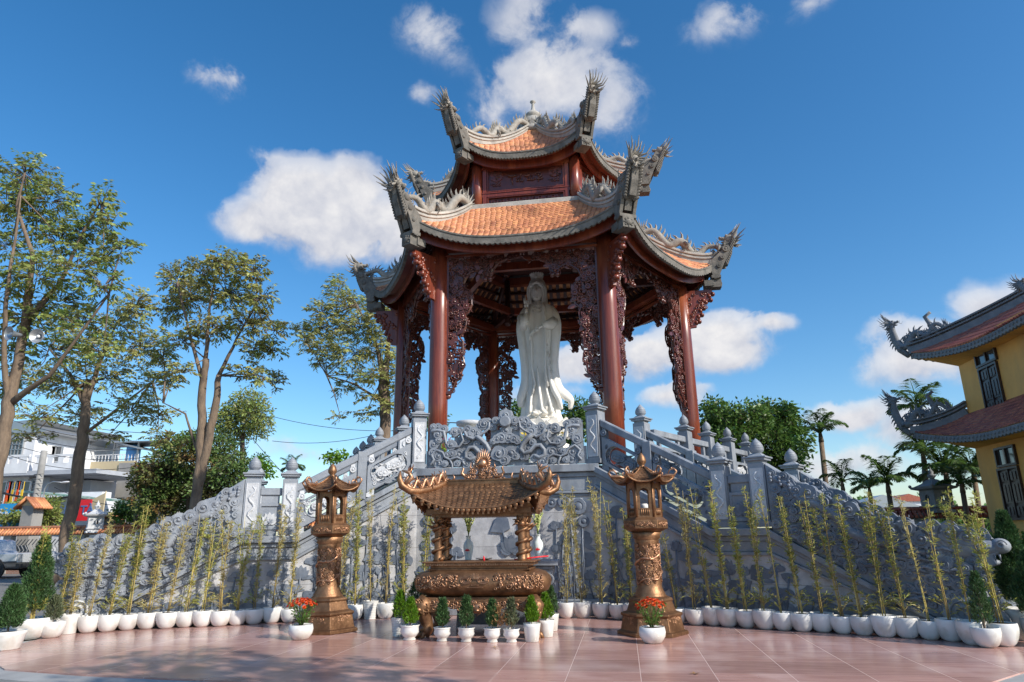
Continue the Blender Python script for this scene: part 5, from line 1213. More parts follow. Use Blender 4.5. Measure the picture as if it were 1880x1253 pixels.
# four corner dragons and the flaming pearl crest
for s_ in (-1, 1):
    for q in (-1, 1):
        m_ = MB(TB()); path = []; n = 9
        for i in range(n):
            f = i/(n-1); p = BP(s_, 1-f*.93, 1 if q < 0 else -1); path.append(Vector(p)+Vector((0, 0, .07+(.14 if i % 2 else .0)*(1 if 0 < i < n-1 else 0))))
        path.append(Vector((s_*1.14, q*.72, 2.4))); path.append(Vector((s_*1.09, q*.69, 2.52)))
        path = path[::-1] if False else path
        # the head lies low by the ridge, the tail sweeps up at the corner
        pr_ = path[::-1]
        dragon(m_, pr_, [.016]+[.03]*(len(pr_)-3)+[.036, .034], Vector((-s_, 0, .25)), .06, 10, tail=True, seed=3)
        m_.tube([(s_*1.17, q*.73, 2.34), (s_*1.05, q*.69, 2.48), (s_*1.1, q*.7, 2.56), (s_*1.21, q*.74, 2.59)], [.04, .045, .035, .01], 7)
        for i in range(8): p = BP(s_, rr.uniform(.1, .8), 1 if q < 0 else -1); m_.curl(p.x, p.z+.05, .04, .012, (0, p.y, 0), (1, 0, 0), (0, 0, 1), 1.1, rr.uniform(0, 6), 1, 7, 4)
        obj('corner_dragon', m_, 'bronze_hi', rf)
m_ = MB(TB()); z0 = 2.48
for i in range(90):
    x = rr.gauss(0, .17); zm = z0+max(.03, .32*(1-abs(x)/.4)); z = rr.uniform(z0, zm)
    if abs(x) > .38: continue
    m_.curl(x, z, rr.uniform(.025, .045), .013, (0, rr.uniform(-.03, .03), 0), (1, 0, 0), (0, 0, 1), 1.1, rr.uniform(0, 6), rr.choice((-1, 1)), 7, 5, 0, .04)
m_.ball((0, -.02, 2.74), (.075, .06, .075), 14, 9)
for i in range(15): a = R(-20+i*15.7); m_.tube([(.08*cos(a), 0, 2.74+.08*sin(a)), (.12*cos(a+.1), 0, 2.74+.13*sin(a+.1)), (.15*cos(a-.1), 0, 2.75+.2*max(sin(a), 0)+.13*sin(a)*.4)], [.028, .022, .003], 5)
for s_ in (-1, 1): m_.tube([(s_*.2, 0, 2.5), (s_*.3, 0, 2.52), (s_*.37, 0, 2.58), (s_*.34, 0, 2.66), (s_*.37, 0, 2.7)], [.03, .03, .025, .02, .004], 6); m_.tube([(s_*.52, 0, 2.46), (s_*.5, 0, 2.52), (s_*.53, 0, 2.58)], [.025, .02, .003], 5); m_.tube([(s_*.16, 0, 2.62), (s_*.22, 0, 2.68), (s_*.2, 0, 2.77)], [.02, .02, .003], 5)
obj('flame_crest', m_, 'bronze_hi', rf)

# stone altar table behind, with vases
m_ = MB(); ty = 12.62; m_.box((-2.1, ty, 1.07), (1.9, .55, .1)); m_.box((-2.1, ty, .99), (1.7, .46, .06)); top_t = m_
tb = empty('altar_table', (-2.1, ty, 0), 'grey stone altar table with scrolled legs behind the incense burner', 'altar table')
obj('table_top', top_t, 'stone', tb, bevel=.012)
for s_ in (-1, 1):
    m_ = MB(); m_.prism([(0, 0), (.14, 0), (.12, .25), (.16, .55), (.1, .8), (.14, .97), (-.05, .97), (-.03, .6), (.02, .3)], .4, (-2.1+s_*.72, ty, 0), (s_, 0, 0)); m_.swirl(-2.1+s_*.78, .8, .1, .05, (0, ty-.2, 0), (1, 0, 0), (0, 0, 1)); obj('leg', m_, 'stone', tb, bevel=.01)
m_ = MB(); m_.prism([(-2.8, .95), (-1.4, .95), (-1.5, .75), (-1.9, .88), (-2.3, .88), (-2.7, .75)], .06, (0, ty-.16, 0)); m_.box((-2.1, ty, .3), (1.4, .1, .5)); obj('apron', m_, 'relief', tb)
def vase(x, lab):
    t = empty('flower_vase', (x, ty-.12, 1.12), lab, 'vase', 'porcelain vases on the altar table')
    T_ = Matrix.Translation((x, ty-.12, 1.12))
    m_ = MB(T_); m_.lathe([(.05, 0), (.055, .01), (.06, .05), (.085, .17), (.092, .24), (.08, .3), (.045, .35), (.038, .38), (.042, .41), (.055, .425), (.05, .425), (.034, .38)], 24); o = obj('vessel', m_, mat('vase_porcelain', (.72, .78, .76), (.66, .74, .73), .15) if 'vase_porcelain' not in bpy.data.materials else bpy.data.materials['vase_porcelain'], t)
    m_ = MB(T_)
    for k, a in enumerate((-70, 70, -38, 38, 0)): m_.prism(rot2(petal(.018, .05), R(a), 0, .16), .008+.003*k, (0, -.083, 0))
    obj('lotus_mark', m_, 'red', o)
    m_ = MB(T_); m_.tube([(-.03, -.078, .145), (0, -.088, .14), (.03, -.078, .145)], .003, 4); m_.tube([(-.022, -.074, .12), (0, -.08, .118), (.022, -.074, .12)], .0025, 4); obj('mark_line', m_, 'teal', o)
    m_, f_ = MB(T_), MB(T_); r3 = random.Random(int(x*100))
    for i in range(16):
        a = r3.uniform(0, 6.3); l_ = r3.uniform(.3, .52); dx, dy = .14*cos(a)*r3.uniform(.3, 1), .08*sin(a)
        p = [(dx*t*t*1.1, dy*t, .4+l_*t) for t in (0, .33, .66, 1)]; m_.tube(p, [.006, .006, .005, .003], 5)
        for k in range(18):
            tt = .3+.7*k/18; f_.ball((dx*tt*tt*1.1+r3.uniform(-.014, .014), dy*tt+r3.uniform(-.012, .012), .4+l_*tt), (.011, .011, .014), 5, 3)
    obj('flower_stem', m_, 'leaf_lime', t); obj('blossom', f_, mat('cream_blossom', (.62, .66, .28), (.5, .58, .2), .6, var=.3) if 'cream_blossom' not in bpy.data.materials else bpy.data.materials['cream_blossom'], t)
vase(-2.76, 'tall porcelain vase of tuberoses seen between the burner\'s front columns'); vase(-1.5, 'tall porcelain vase of tuberoses at the table end beside the burner')
m_ = MB(); m_.lathe([(.05, 1.145), (.13, 1.165), (.15, 1.18), (.14, 1.18), (.05, 1.155)], 24, (BX-.0, BY+.1, 0)); obj('offering_plate', m_, 'ceramic', label='shallow white offering plate on the incense burner rim', cat='plate')
m_ = MB()
for i in range(7): m_.tube([(-1.78+rr.uniform(-.06, .1), BY-.12+rr.uniform(-.06, .1), 1.155), (-1.3+rr.uniform(-.06, .06), BY-.02+rr.uniform(-.1, .1), 1.20)], .009, 5)
obj('incense_bundle', m_, 'red', label='red wrapped incense sticks lying across the burner rim', cat='incense')
m_ = MB(); m_.tube([(BX+.08, BY-.3, 1.145), (BX+.075, BY-.3, 1.2)], .016, 8); m_.ball((BX+.075, BY-.3, 1.21), .012, 6, 4); obj('red_candle', m_, 'red', label='small red candle cup at the middle of the burner rim', cat='candle')

# ------------------------------------------------------------------ bronze lanterns
def lantern():
    t = empty('bronze_lantern', (0, 0, 0))
    hx = lambda r, ph=0: [(r*cos(R(60*i)+ph), r*sin(R(60*i)+ph)) for i in range(6)]
    m_ = MB(); 
    m_.lathe([(.56, 0), (.56, .05), (.5, .07), (.46, .27), (.49, .29), (.49, .32), (.39, .35), (.34, .49), (.36, .51), (.34, .54), (.27, .57)], 6, smooth=False, ph=0)
    base = obj('plinth', m_, 'bronze', t, bevel=.006)
    r4 = random.Random(4); c_ = MB()
    for k in range(6):
        a = R(60*k+30); U = Vector((-sin(a), cos(a), 0)); nn = Vector((cos(a), sin(a), 0))
        for (z0, z1, ap, hw) in ((.12, .28, .395, .19), (.38, .49, .285, .13)):
            for i in range(16): z = r4.uniform(z0, z1); c_.curl(r4.uniform(-hw, hw), z, r4.uniform(.02, .04), .01, nn*(ap+(z1-z)*.1), U, (0, 0, 1), 1.1, r4.uniform(0, 6), r4.choice((-1, 1)), 7, 4)
    obj('cast_pattern', c_, 'bronze_hi', base)
    m_ = MB(); m_.lathe([(.255, .55), (.262, .575), (.24, .595), (.243, .61), (.22, .64), (.215, .66), (.2, .69), (.188, .75), (.186, 1.3), (.19, 1.38), (.2, 1.42), (.192, 1.44), (.23, 1.47), (.215, 1.5), (.25, 1.55)], 28); sh = obj('column', m_, 'bronze', t)
    c_ = MB(); k = 60
    c_.tube([((.2+.012*sin(i*.9))*cos(i*.16-2.4), (.2+.012*sin(i*.9))*sin(i*.16-2.4), .78+.5*i/k+.03*sin(i*.5)) for i in range(k)], [.013+.008*sin(pi*i/k) for i in range(k)], 7)
    for i in range(330):
        a = r4.uniform(0, 6.28); z = r4.uniform(.76, 1.36); U = Vector((-sin(a), cos(a), 0))
        c_.curl(0, z, r4.uniform(.02, .036), .011, Vector((cos(a), sin(a), 0))*.194, U, (0, 0, 1), 1.1, r4.uniform(0, 6), r4.choice((-1, 1)), 7, 4)
    c_.ball((.02, -.2, 1.15), .03, 8, 6)
    obj('dragon_pattern', c_, 'bronze_hi', sh)
    m_ = MB(); m_.lathe([(.22, 1.55), (.33, 1.6), (.36, 1.61), (.36, 1.74), (.33, 1.76), (.29, 1.79)], 6, smooth=False); cl_ = obj('collar', m_, 'bronze', t, bevel=.006)
    c_ = MB()
    for k in range(6):
        a = R(60*k+30); U = Vector((-sin(a), cos(a), 0)); nn = Vector((cos(a), sin(a), 0))*.315
        for i in range(16): c_.curl(-.13+.26*i/15, 1.675+r4.uniform(-.025, .025), r4.uniform(.02, .03), .009, nn, U, (0, 0, 1), 1.1, r4.uniform(0, 6), r4.choice((-1, 1)), 7, 4)
    obj('scroll_band', c_, 'bronze_hi', cl_)
    m_ = MB(); rb = .27; m_.lathe([(rb+.01, 1.78), (rb+.01, 1.81), (.001, 1.812)], 6, smooth=False)
    for k in range(6):
        a = R(60*k+30); ap = rb*cos(pi/6); U = Vector((-sin(a), cos(a), 0)); nn = Vector((cos(a), sin(a), 0))*ap; hw = rb/2
        n = 10; inn = [(-.072, 1.93), (.072, 1.93)]+[(.072*cos(pi*i/8), 2.18+.075*sin(pi*i/8)) for i in range(9)]
        quad = [(-hw, 1.8), (hw, 1.8), (hw, 2.34), (-hw, 2.34)]
        cx, cz = 0, 2.07; out_ = []
        out_ = outer_match(inn, quad)
        m_.ring(out_, inn, .02, nn, U)
        hole2 = [(-.075, 1.83), (.075, 1.83), (.075, 1.92), (-.075, 1.92)]
        m_.box(nn+Vector((0, 0, 1.925)), (.03, .2, .02), rz=a)
        for i in range(5): m_.tube([nn*1.06+U*(-.06+.03*i)+Vector((0, 0, 1.82)), nn*1.07+U*(-.06+.03*i)+Vector((0, 0, 1.87)), nn*1.06+U*(-.06+.03*i)+Vector((0, 0, 1.92))], [.006, .011, .006], 5)
        v = Vector((cos(a+pi/6), sin(a+pi/6), 0))*rb; m_.tube([v+Vector((0, 0, 1.79)), v+Vector((0, 0, 2.36))], .022, 6)
    obj('lamp_chamber', m_, 'bronze', t)
    m_ = MB()
    def RPt(k, s, tt):
        a0, a1 = R(60*k), R(60*k+60); e0, e1 = Vector((cos(a0), sin(a0), 0)), Vector((cos(a1), sin(a1), 0)); rr_ = .46*(1-tt)+.06*tt
        p = (e0*(1-s)+e1*s)*rr_; c = abs(2*s-1); p *= 1+.1*c**3*(1-tt); p.z = 2.35+.26*max(tt, 0)**1.5+.09*c**3*max(0, 1-tt)**1.5; return p
    for k in range(6):
        for dz in (0, -.025):
            vs = [RPt(k, i/10, j/8)+Vector((0, 0, dz)) for j in range(9) for i in range(11)]; m_.add(vs, [(j*11+i, j*11+i+1, (j+1)*11+i+1, (j+1)*11+i) for j in range(8) for i in range(10)], True)
        for j in range(7):
            for i in range(8-j):
                n = 8-j; s0, s1 = i/n, (i+1)/n; sm = (s0+s1)/2; t0 = .05+j/7.5; u = Vector((0, 0, .006))
                m_.add([RPt(k, s0, t0)+u, RPt(k, sm, t0-.07)+u*1.8, RPt(k, s1, t0)+u, RPt(k, sm, min(1, t0+.09))+u*.4], [(0, 1, 2, 3)])
        m_.tube([RPt(k, i/12, -.02) for i in range(13)], .018, 6)
        m_.tube([RPt(k, 0, 1-j/8)+Vector((0, 0, .01)) for j in range(9)], .016, 6)
    rf_ = obj('roof', m_, 'bronze', t)
    for k in range(6):
        c_ = MB(); a = R(60*k); e = Vector((cos(a), sin(a), 0)); z = Vector((0, 0, 1)); p = RPt(k, 0, 0)
        c_.tube([p-e*.22+z*-.0, p-e*.1+z*.03, p+e*.02+z*.03, p+e*.06+z*.09, p+e*.02+z*.14, p-e*.05+z*.12, p-e*.08+z*.06], [.018, .028, .024, .02, .018, .014, .008], 7)
        c_.ball(p-e*.02+z*.145, .02, 6, 4); c_.tube([p-e*.2+z*.02, p-e*.17+z*.07, p-e*.2+z*.1], [.014, .012, .003], 5)
        obj('corner_scroll', c_, 'bronze_hi', rf_)
    c_ = MB(); c_.lathe([(.07, 2.6), (.05, 2.63), (.045, 2.65), (.075, 2.69), (.08, 2.73), (.06, 2.79), (.025, 2.84), (.001, 2.86)], 16); obj('finial', c_, 'bronze', t)
    return t
la = lantern(); lb_ = copy_tree(la)
la.location = (-5.13, 11.98, 0); la.rotation_euler = (0, R(-1.2), 0); lb_.location = (.37, 11.9, 0)
tag(la, 'bronze lantern pillar with an empty chamber, before the stair wall on the parked pickup side', 'lantern', 'bronze lantern pillars')
tag(lb_, 'bronze lantern pillar holding a milky bulb, before the stair wall on the yellow building side', 'lantern', 'bronze lantern pillars')
m_ = MB(); m_.lathe([(.03, 1.815), (.03, 1.88), (.025, 1.9), (.06, 1.92), (.062, 1.98), (.05, 2.01), (.001, 2.015)], 16, (.37, 11.9, 0)); obj('light_bulb', m_, 'lamp', label='milky white bulb inside the bronze lantern chamber', cat='bulb')

# ------------------------------------------------------------------ pots and potted plants
def pot_round(mb, r=.22, h=.32, n=24): mb.lathe([(r*.46, 0), (r*.56, .01), (r*.72, h*.13), (r*.89, h*.35), (r*.99, h*.6), (r*1.02, h*.8), (r*.99, h*.94), (r*.97, h), (r*.9, h), (r*.87, h*.9), (.001, h*.88)], n)
def pot_straight(mb, r=.2, h=.36, n=24): mb.lathe([(r*.72, 0), (r*.75, .01), (r*.95, h*.8), (r*1.0, h), (r*.93, h), (r*.9, h*.9), (.001, h*.88)], n)
def pot_ribbed(mb, r=.19, h=.4, n=24):
    pr_ = [(r*.7, 0)]
    for i in range(11): z = h*i/11; rr_ = r*(.72+.28*i/11); pr_ += [(rr_, z+.004), (rr_+.008, z+h/22), (rr_, z+h/11-.004)]
    mb.lathe(pr_+[(r*1.02, h), (r*.92, h), (r*.9, h*.9), (.001, h*.88)], n)
def pot_urn(mb, r=.15, h=.2, n=22): mb.lathe([(r*.62, 0), (r*.66, .01), (r*.55, .04), (r*.75, .06), (r*1.0, h*.55), (r*.92, h*.8), (r*.98, h*.92), (r*1.05, h), (r*.95, h), (r*.88, h*.88), (.001, h*.86)], n)
def soilm(mb, r, z): mb.lathe([(r, z), (r*.6, z+.012), (.001, z+.018)], 14)
def bamboo(seed, hgt, dense=1.0, stems=4):
    """a clump of tied canes with short feathery side shoots"""
    r5 = random.Random(seed); c_, f_ = MB(), MB()
    lean = r5.uniform(-.05, .05)
    for s in range(stems):
        a = r5.uniform(0, 6.3); b = r5.uniform(.005, .04); L_ = hgt*r5.uniform(.8, 1.0) if s else hgt
        sp_ = (.07, .16, .06, .2, .09, .07, .14, .05, .12)[seed % 9]; tx, ty_ = r5.uniform(-sp_, sp_), r5.uniform(-sp_, sp_); k = 9; P_ = []
        for i in range(k):
            t = i/(k-1); P_.append(Vector((b*cos(a)*(1-t)+tx*t*t+lean*t, b*sin(a)*(1-t)+ty_*t*t, L_*t)))
        c_.tube(P_, [.0085*(1-.55*i/(k-1)) for i in range(k)], 5)
        if s > 2: continue
        for i in range(int(58*dense*L_/2.2)):
            t = r5.uniform(.12, 1)**.75; q = t*(k-1); i0 = min(k-2, int(q)); p = P_[i0].lerp(P_[i0+1], q-i0)
            aa = r5.uniform(0, 6.3); L2 = r5.uniform(.03, .105)*(1.15-.35*t)*(1 if t > .25 else .6); d_ = Vector((cos(aa), sin(aa), r5.uniform(.5, 1.6))).normalized()
            tip_ = p+d_*L2
            c_.tube([p, tip_], [.003, .0015], 3)
            for j in range(r5.choice((4, 5, 6, 7))):
                o_ = p.lerp(tip_, r5.uniform(.3, 1)); dl = (d_+Vector((r5.gauss(0, .7), r5.gauss(0, .7), r5.gauss(.1, .6)))).normalized()
                f_.leaf(o_, dl, r5.uniform(.04, .09), r5.uniform(.009, .016), bend=.01, var=min(1, max(0, r5.gauss(.45+.2*t, .25))))
    for i in range(int(14*dense)):      # looser low shoots
        aa = r5.uniform(0, 6.3); d_ = Vector((cos(aa), sin(aa), .9)).normalized(); p = Vector((0, 0, r5.uniform(.02, .3))); tip_ = p+d_*r5.uniform(.12, .3); c_.tube([p, tip_], [.003, .0015], 3)
        for j in range(6): f_.leaf(p.lerp(tip_, r5.uniform(.4, 1)), (d_+Vector((r5.gauss(0, .7), r5.gauss(0, .7), 0))).normalized(), r5.uniform(.07, .14), .016, bend=.02)
    return c_, f_
BAM = []
for i in range(9):
    c_, f_ = bamboo(40+i, 1.0*2.2, (.8, 1.1, .55, 1.1, .9, .35, 1.25, .65, 1.0)[i], (4, 3, 3, 4, 3, 3, 4, 3, 4)[i])
    BAM.append((c_, f_))
BM = {}
def mesh_of(name, mb, m):
    o = obj(name, mb, m, parent=DUMMY); me = o.data; bpy.data.objects.remove(o); return me
DUMMY = empty('tmp', (0, 0, 0))
for i, (c_, f_) in enumerate(BAM): BM[i] = (mesh_of('canes', c_, 'cane'), mesh_of('foliage', f_, 'bleaf'), mesh_of('foliage', f_, 'bleaf_dry'))
PM = {}
for nm, fn, r_, h_ in (('round', pot_round, .18, .275), ('straight', pot_straight, .17, .34), ('ribbed', pot_ribbed, .165, .36), ('bowl', pot_round, .24, .26)):
    m_ = MB(); fn(m_, r_, h_); s_ = MB(); soilm(s_, r_*.86, h_*.89); PM[nm] = (mesh_of('pot', m_, 'ceramic'), mesh_of('soil', s_, 'soil'), h_)
def link(name, me, parent, loc=(0, 0, 0), rot=(0, 0, 0), sc=(1, 1, 1)):
    o = bpy.data.objects.new(name, me); col.objects.link(o); o.parent = parent; o.location = loc; o.rotation_euler = rot; o.scale = sc; return o
r6 = random.Random(77)
def potted_bamboo(px, py, topy, kind, label, group, sc=1.0, var=None, leanx=None):
    p = G(px, py); p += Vector((p.x, p.y, 0)).normalized()*.1
    t = empty('potted_bamboo', (p.x, p.y, 0), label, 'potted bamboo', group); t.rotation_euler = (0, 0, r6.uniform(0, 6.28))
    pm = PM[kind]; k = sc*r6.uniform(.94, 1.06)
    link('pot', pm[0], t, sc=(k, k, k*r6.uniform(.95, 1.06))); link('soil', pm[1], t, sc=(k, k, k))
    d = p-Vector((0, 0, 0)); top_ = W(px, topy, p.y); hgt = max(.8, top_.z-pm[2]*k)
    i = r6.randrange(9) if var is None else var; s_ = hgt/2.2
    rz = r6.uniform(0, 6.28)
    base = bpy.data.objects.new('clump', None)
    lean = r6.uniform(-.07, .07) if leanx is None else leanx
    # lean in world X: compensate the pot's own turn
    a = -t.rotation_euler.z
    wx = r6.uniform(.75, 1.15); c1 = link('canes', BM[i][0], t, (0, 0, pm[2]*k*.86), (0, 0, 0), (wx, wx, s_)); c2 = link('foliage', BM[i][1] if r6.random() < .72 else BM[i][2], t, (0, 0, pm[2]*k*.86), (0, 0, 0), (wx*1.05, wx*1.05, s_))
    ax = Vector((cos(a+pi/2), sin(a+pi/2), 0)); q = Matrix.Rotation(lean, 3, ax) @ Matrix.Rotation(rz, 3, 'Z')
    for c in (c1, c2): c.rotation_euler = q.to_euler()
    bpy.data.objects.remove(base)
    return t
rowL = [(124, 1165, 985, 'straight'), (160, 1163, 940, 'round'), (196, 1161, 955, 'round'), (232, 1158, 925, 'round'), (268, 1156, 945, 'round'), (304, 1155, 950, 'round'), (338, 1153, 940, 'round'), (370, 1152, 955, 'round'), (403, 1151, 935, 'round'), (434, 1149, 945, 'round'), (465, 1147, 940, 'round'), (498, 1145, 925, 'round'), (530, 1144, 915, 'round')]
leansL = [.06, .09, .11, .05, .06, .1, .07, .02, -.05, .04, .02, .05, .03]
for i, (x, y, ty_, kd) in enumerate(rowL):
    potted_bamboo(x, y, ty_, kd, f'{ordn(i+1)} bamboo pot of the truck-side row, counted from the pickup towards the bronze lantern' if kd == 'round' else 'bamboo in a tall straight white pot beginning the truck-side row', 'white bamboo pots of the truck-side row', leanx=leansL[i])
mid = [(590, 1141, 905, 'round', 'bamboo pot half hidden behind the bronze lantern on the truck side'), (617, 1140, 900, 'round', 'round bamboo pot next to the bronze lantern, truck side'), (650, 1139, 900, 'round', 'bamboo pot between the lantern and the ribbed white pot'), (679, 1138, 895, 'ribbed', 'tall ribbed white pot of straw-coloured bamboo before the front wall'), (707, 1137, 885, 'round', 'bamboo pot between the ribbed pot and the lime cypress'), (740, 1136, 900, 'round', 'bamboo pot behind the lime green cypress pair'), (775, 1135, 915, 'round', 'bamboo pot behind the burner leg nearest the truck'),
       (1040, 1136, 895, 'round', 'first bamboo pot to the burner side of the second lantern, beside the altar table'), (1070, 1136, 890, 'round', 'bamboo pot just under the lit wall edge, second from the altar table'), (1105, 1137, 880, 'round', 'bamboo pot with a tall tan clump, third from the altar table'), (1136, 1139, 905, 'round', 'bamboo pot touching the bronze lantern on its burner side'), (1163, 1141, 930, 'round', 'bamboo pot almost hidden behind the second bronze lantern')]
for x, y, ty_, kd, lb2 in mid: potted_bamboo(x, y, ty_, kd, lb2, 'white bamboo pots along the front wall')
rowR = [(1245, 1147, 920), (1278, 1149, 885), (1310, 1150, 890), (1338, 1152, 880), (1372, 1154, 925), (1406, 1157, 890), (1440, 1159, 895), (1475, 1161, 905), (1512, 1162, 900), (1549, 1165, 905), (1587, 1168, 905), (1628, 1171, 900), (1668, 1173, 905), (1710, 1176, 905), (1750, 1179, 910), (1790, 1186, 890), (1845, 1188, 900)]
leansR = [-.1, -.02, -.09, -.05, -.06, .0, -.05, -.08, -.03, -.07, -.05, -.02, -.06, -.04, -.05, .0, -.1]
for i, (x, y, ty_) in enumerate(rowR):
    potted_bamboo(x, y, ty_, 'round', f'{ordn(i+1)} bamboo pot in the shaded row, counted from the bronze lantern towards the yellow building', 'white bamboo pots of the shaded row', sc=1.0 if i < 14 else 1.12, leanx=leansR[i])

# small conifers
def conifer(seed, h, w_, mt, n=500, cone=1.0, lf=.05, lw=.012, up=1.4):
    r7 = random.Random(seed); f_, t_ = MB(), MB(); t_.tube([(0, 0, 0), (r7.uniform(-.01, .01), 0, h*.5), (0, 0, h*.92)], [h*.022, h*.015, h*.004], 6)
    for i in range(n):
        z = h*(.1+.9*r7.random()**.9); rr_ = w_*(1-(z/h)**1.6)**.8*(.45+.55*min(1, z/h*4)); a = r7.uniform(0, 6.3); q = r7.uniform(.25, 1)**.5*(1+.18*sin(a*3+z*14)); p = Vector((rr_*q*cos(a), rr_*q*sin(a), z*.97))
        d_ = Vector((cos(a)*.8, sin(a)*.8, up*r7.uniform(.6, 1.3))).normalized()
        for j in range(4): f_.leaf(p+d_*lf*.3*j, (d_+Vector((r7.gauss(0, .45), r7.gauss(0, .45), r7.gauss(0, .3)))).normalized(), lf*r7.uniform(.6, 1.2), lw)
    for i in range(14):
        a = r7.uniform(0, 6.3); z = r7.uniform(.08, .6)*h; t_.tube([(0, 0, z), (w_*.6*cos(a), w_*.6*sin(a), z+w_*.8)], [h*.008, .002], 4)
    return f_, t_
def potted(px, py, potf, r, h, plants, name, label, cat, group=None, pm='ceramic', yoff=.1):
    p = G(px, py); p += Vector((p.x, p.y, 0)).normalized()*r*.7; t = empty(name, (p.x, p.y, 0), label, cat, group); T_ = Matrix.Translation((p.x, p.y, 0))
    m_ = MB(T_); potf(m_, r, h); obj('pot', m_, pm, t); s_ = MB(T_); soilm(s_, r*.86, h*.87); obj('soil', s_, 'soil', t)
    for (f_, t_, mt, bark) in plants:
        for mbq, nm, mm in ((f_, 'foliage', mt), (t_, 'stem', bark)):
            q = MB(Matrix.Translation((p.x, p.y, h*.86))); q.add(mbq.v, mbq.f, False); q.c = mbq.c; obj(nm, q, mm, t)
    return t
def PC(px, py, potf, r, h, seed, ph, pw, mt, name, label, group=None, n=420, **k):
    n = int(n*1.6)
    f_, t_ = conifer(seed, ph, pw, mt, n, **k); return potted(px, py, potf, r, h, [(f_, t_, mt, 'bark')], name, label, 'potted conifer', group)
GR = 'small potted conifers before the incense burner'
PC(733, 1170, pot_ribbed, .14, .28, 1, .42, .12, 'leaf_lime', 'potted_cypress', 'lime green cypress in a ribbed white pot beside the burner leg', GR, n=420, up=2.2, lf=.045, lw=.014)
PC(752, 1177, pot_urn, .15, .22, 2, .4, .12, 'leaf_lime', 'potted_cypress', 'lime green cypress in a white urn, in front of the ribbed pot', GR, n=460, up=2.2, lf=.045, lw=.014)
PC(812, 1179, pot_urn, .135, .2, 3, .4, .085, 'conifer', 'potted_juniper', 'dark green cone juniper in a white urn, nearest the truck-side burner leg', GR)
PC(856, 1180, pot_urn, .13, .2, 4, .45, .085, 'conifer', 'potted_juniper', 'tall pointed green juniper in a white urn before the burner middle', GR)
t = PC(904, 1181, pot_urn, .13, .2, 5, .4, .08, 'conifer', 'potted_juniper', 'juniper with a withered tan branch in a white urn before the burner', GR, n=330)
f_, t_ = conifer(55, .3, .1, 'leaf_dry', 150); q = MB(Matrix.Translation((t.location.x+.09, t.location.y, .18))); q.add(f_.v, f_.f); q.c = f_.c; obj('withered_branch', q, 'leaf_dry', t)
t = PC(939, 1181, pot_urn, .125, .19, 6, .43, .08, 'leaf_gray', 'potted_juniper', 'sparse grey-green juniper drying to brown in a white urn', GR, n=230)
f_, t_ = conifer(56, .24, .1, 'leaf_dry', 90); q = MB(Matrix.Translation((t.location.x-.05, t.location.y, .18))); q.add(f_.v, f_.f); q.c = f_.c; obj('withered_branch', q, 'leaf_dry', t)
PC(977, 1180, pot_straight, .135, .26, 7, .38, .095, 'leaf_lime', 'potted_cypress', 'lime cypress in a plain straight white pot before the far burner leg', GR, n=420, up=2.2, lf=.045, lw=.014)
PC(1003, 1171, pot_straight, .14, .25, 8, .4, .12, 'leaf_lime', 'potted_cypress', 'bushy lime cypress in a tapered white pot at the burner\'s end', GR, n=420, up=2.2, lf=.045, lw=.014)
PC(1012, 1160, pot_straight, .14, .27, 9, .45, .13, 'conifer', 'potted_cypress', 'dark green cypress behind the bushy lime one at the burner\'s end', GR, n=300, up=2.2)
PC(765, 1150, pot_round, .17, .25, 10, .6, .19, 'conifer', 'potted_cypress', 'dark round cypress in shade behind the truck-side burner leg', GR, n=380, up=1.8)
# end groups
PC(8, 1195, pot_straight, .26, .26, 11, .66, .2, 'conifer', 'potted_juniper', 'blue-green juniper cone in a low white pot at the kerb, truck side', None, n=1900, lf=.055)
PC(92, 1173, pot_round, .2, .26, 12, .42, .13, 'leaf_gray', 'potted_juniper', 'small grey juniper in a round white bowl beside the wide bamboo bowl', None, n=420)
t = PC(52, 1176, pot_round, .31, .33, 13, 1.34, .23, 'conifer', 'potted_juniper', 'tall dark cypress mixed with bamboo in a wide white bowl, truck side', None, n=2600, lf=.06)
q = MB(Matrix.Translation((t.location.x+.05, t.location.y-.05, .28))); c_, f_ = bamboo(90, 1.5, 1.3, 5); q.add(c_.v, c_.f); q.c = c_.c; obj('canes', q, 'cane', t)
q = MB(Matrix.Translation((t.location.x+.05, t.location.y-.05, .28))); q.add(f_.v, f_.f); q.c = f_.c; obj('bamboo_foliage', q, 'bleaf', t)
potted_bamboo(102, 1165, 960, 'round', 'bamboo pot half hidden behind the small grey juniper bowl', 'white bamboo pots of the truck-side row', leanx=.08)
PC(1815, 1191, pot_round, .18, .25, 14, .72, .13, 'conifer', 'potted_juniper', 'small dark juniper in a white bowl before the last shaded bamboo pots', None, n=420)
PC(1888, 1178, pot_straight, .26, .42, 15, 1.4, .24, 'conifer', 'potted_juniper', 'tall green juniper column in a white pot under the yellow building', None, n=3200, lf=.06)
PC(1925, 1190, pot_round, .26, .35, 16, .9, .3, 'conifer', 'potted_juniper', 'broad dark juniper partly out of frame under the yellow building', None, n=2000, lf=.06)

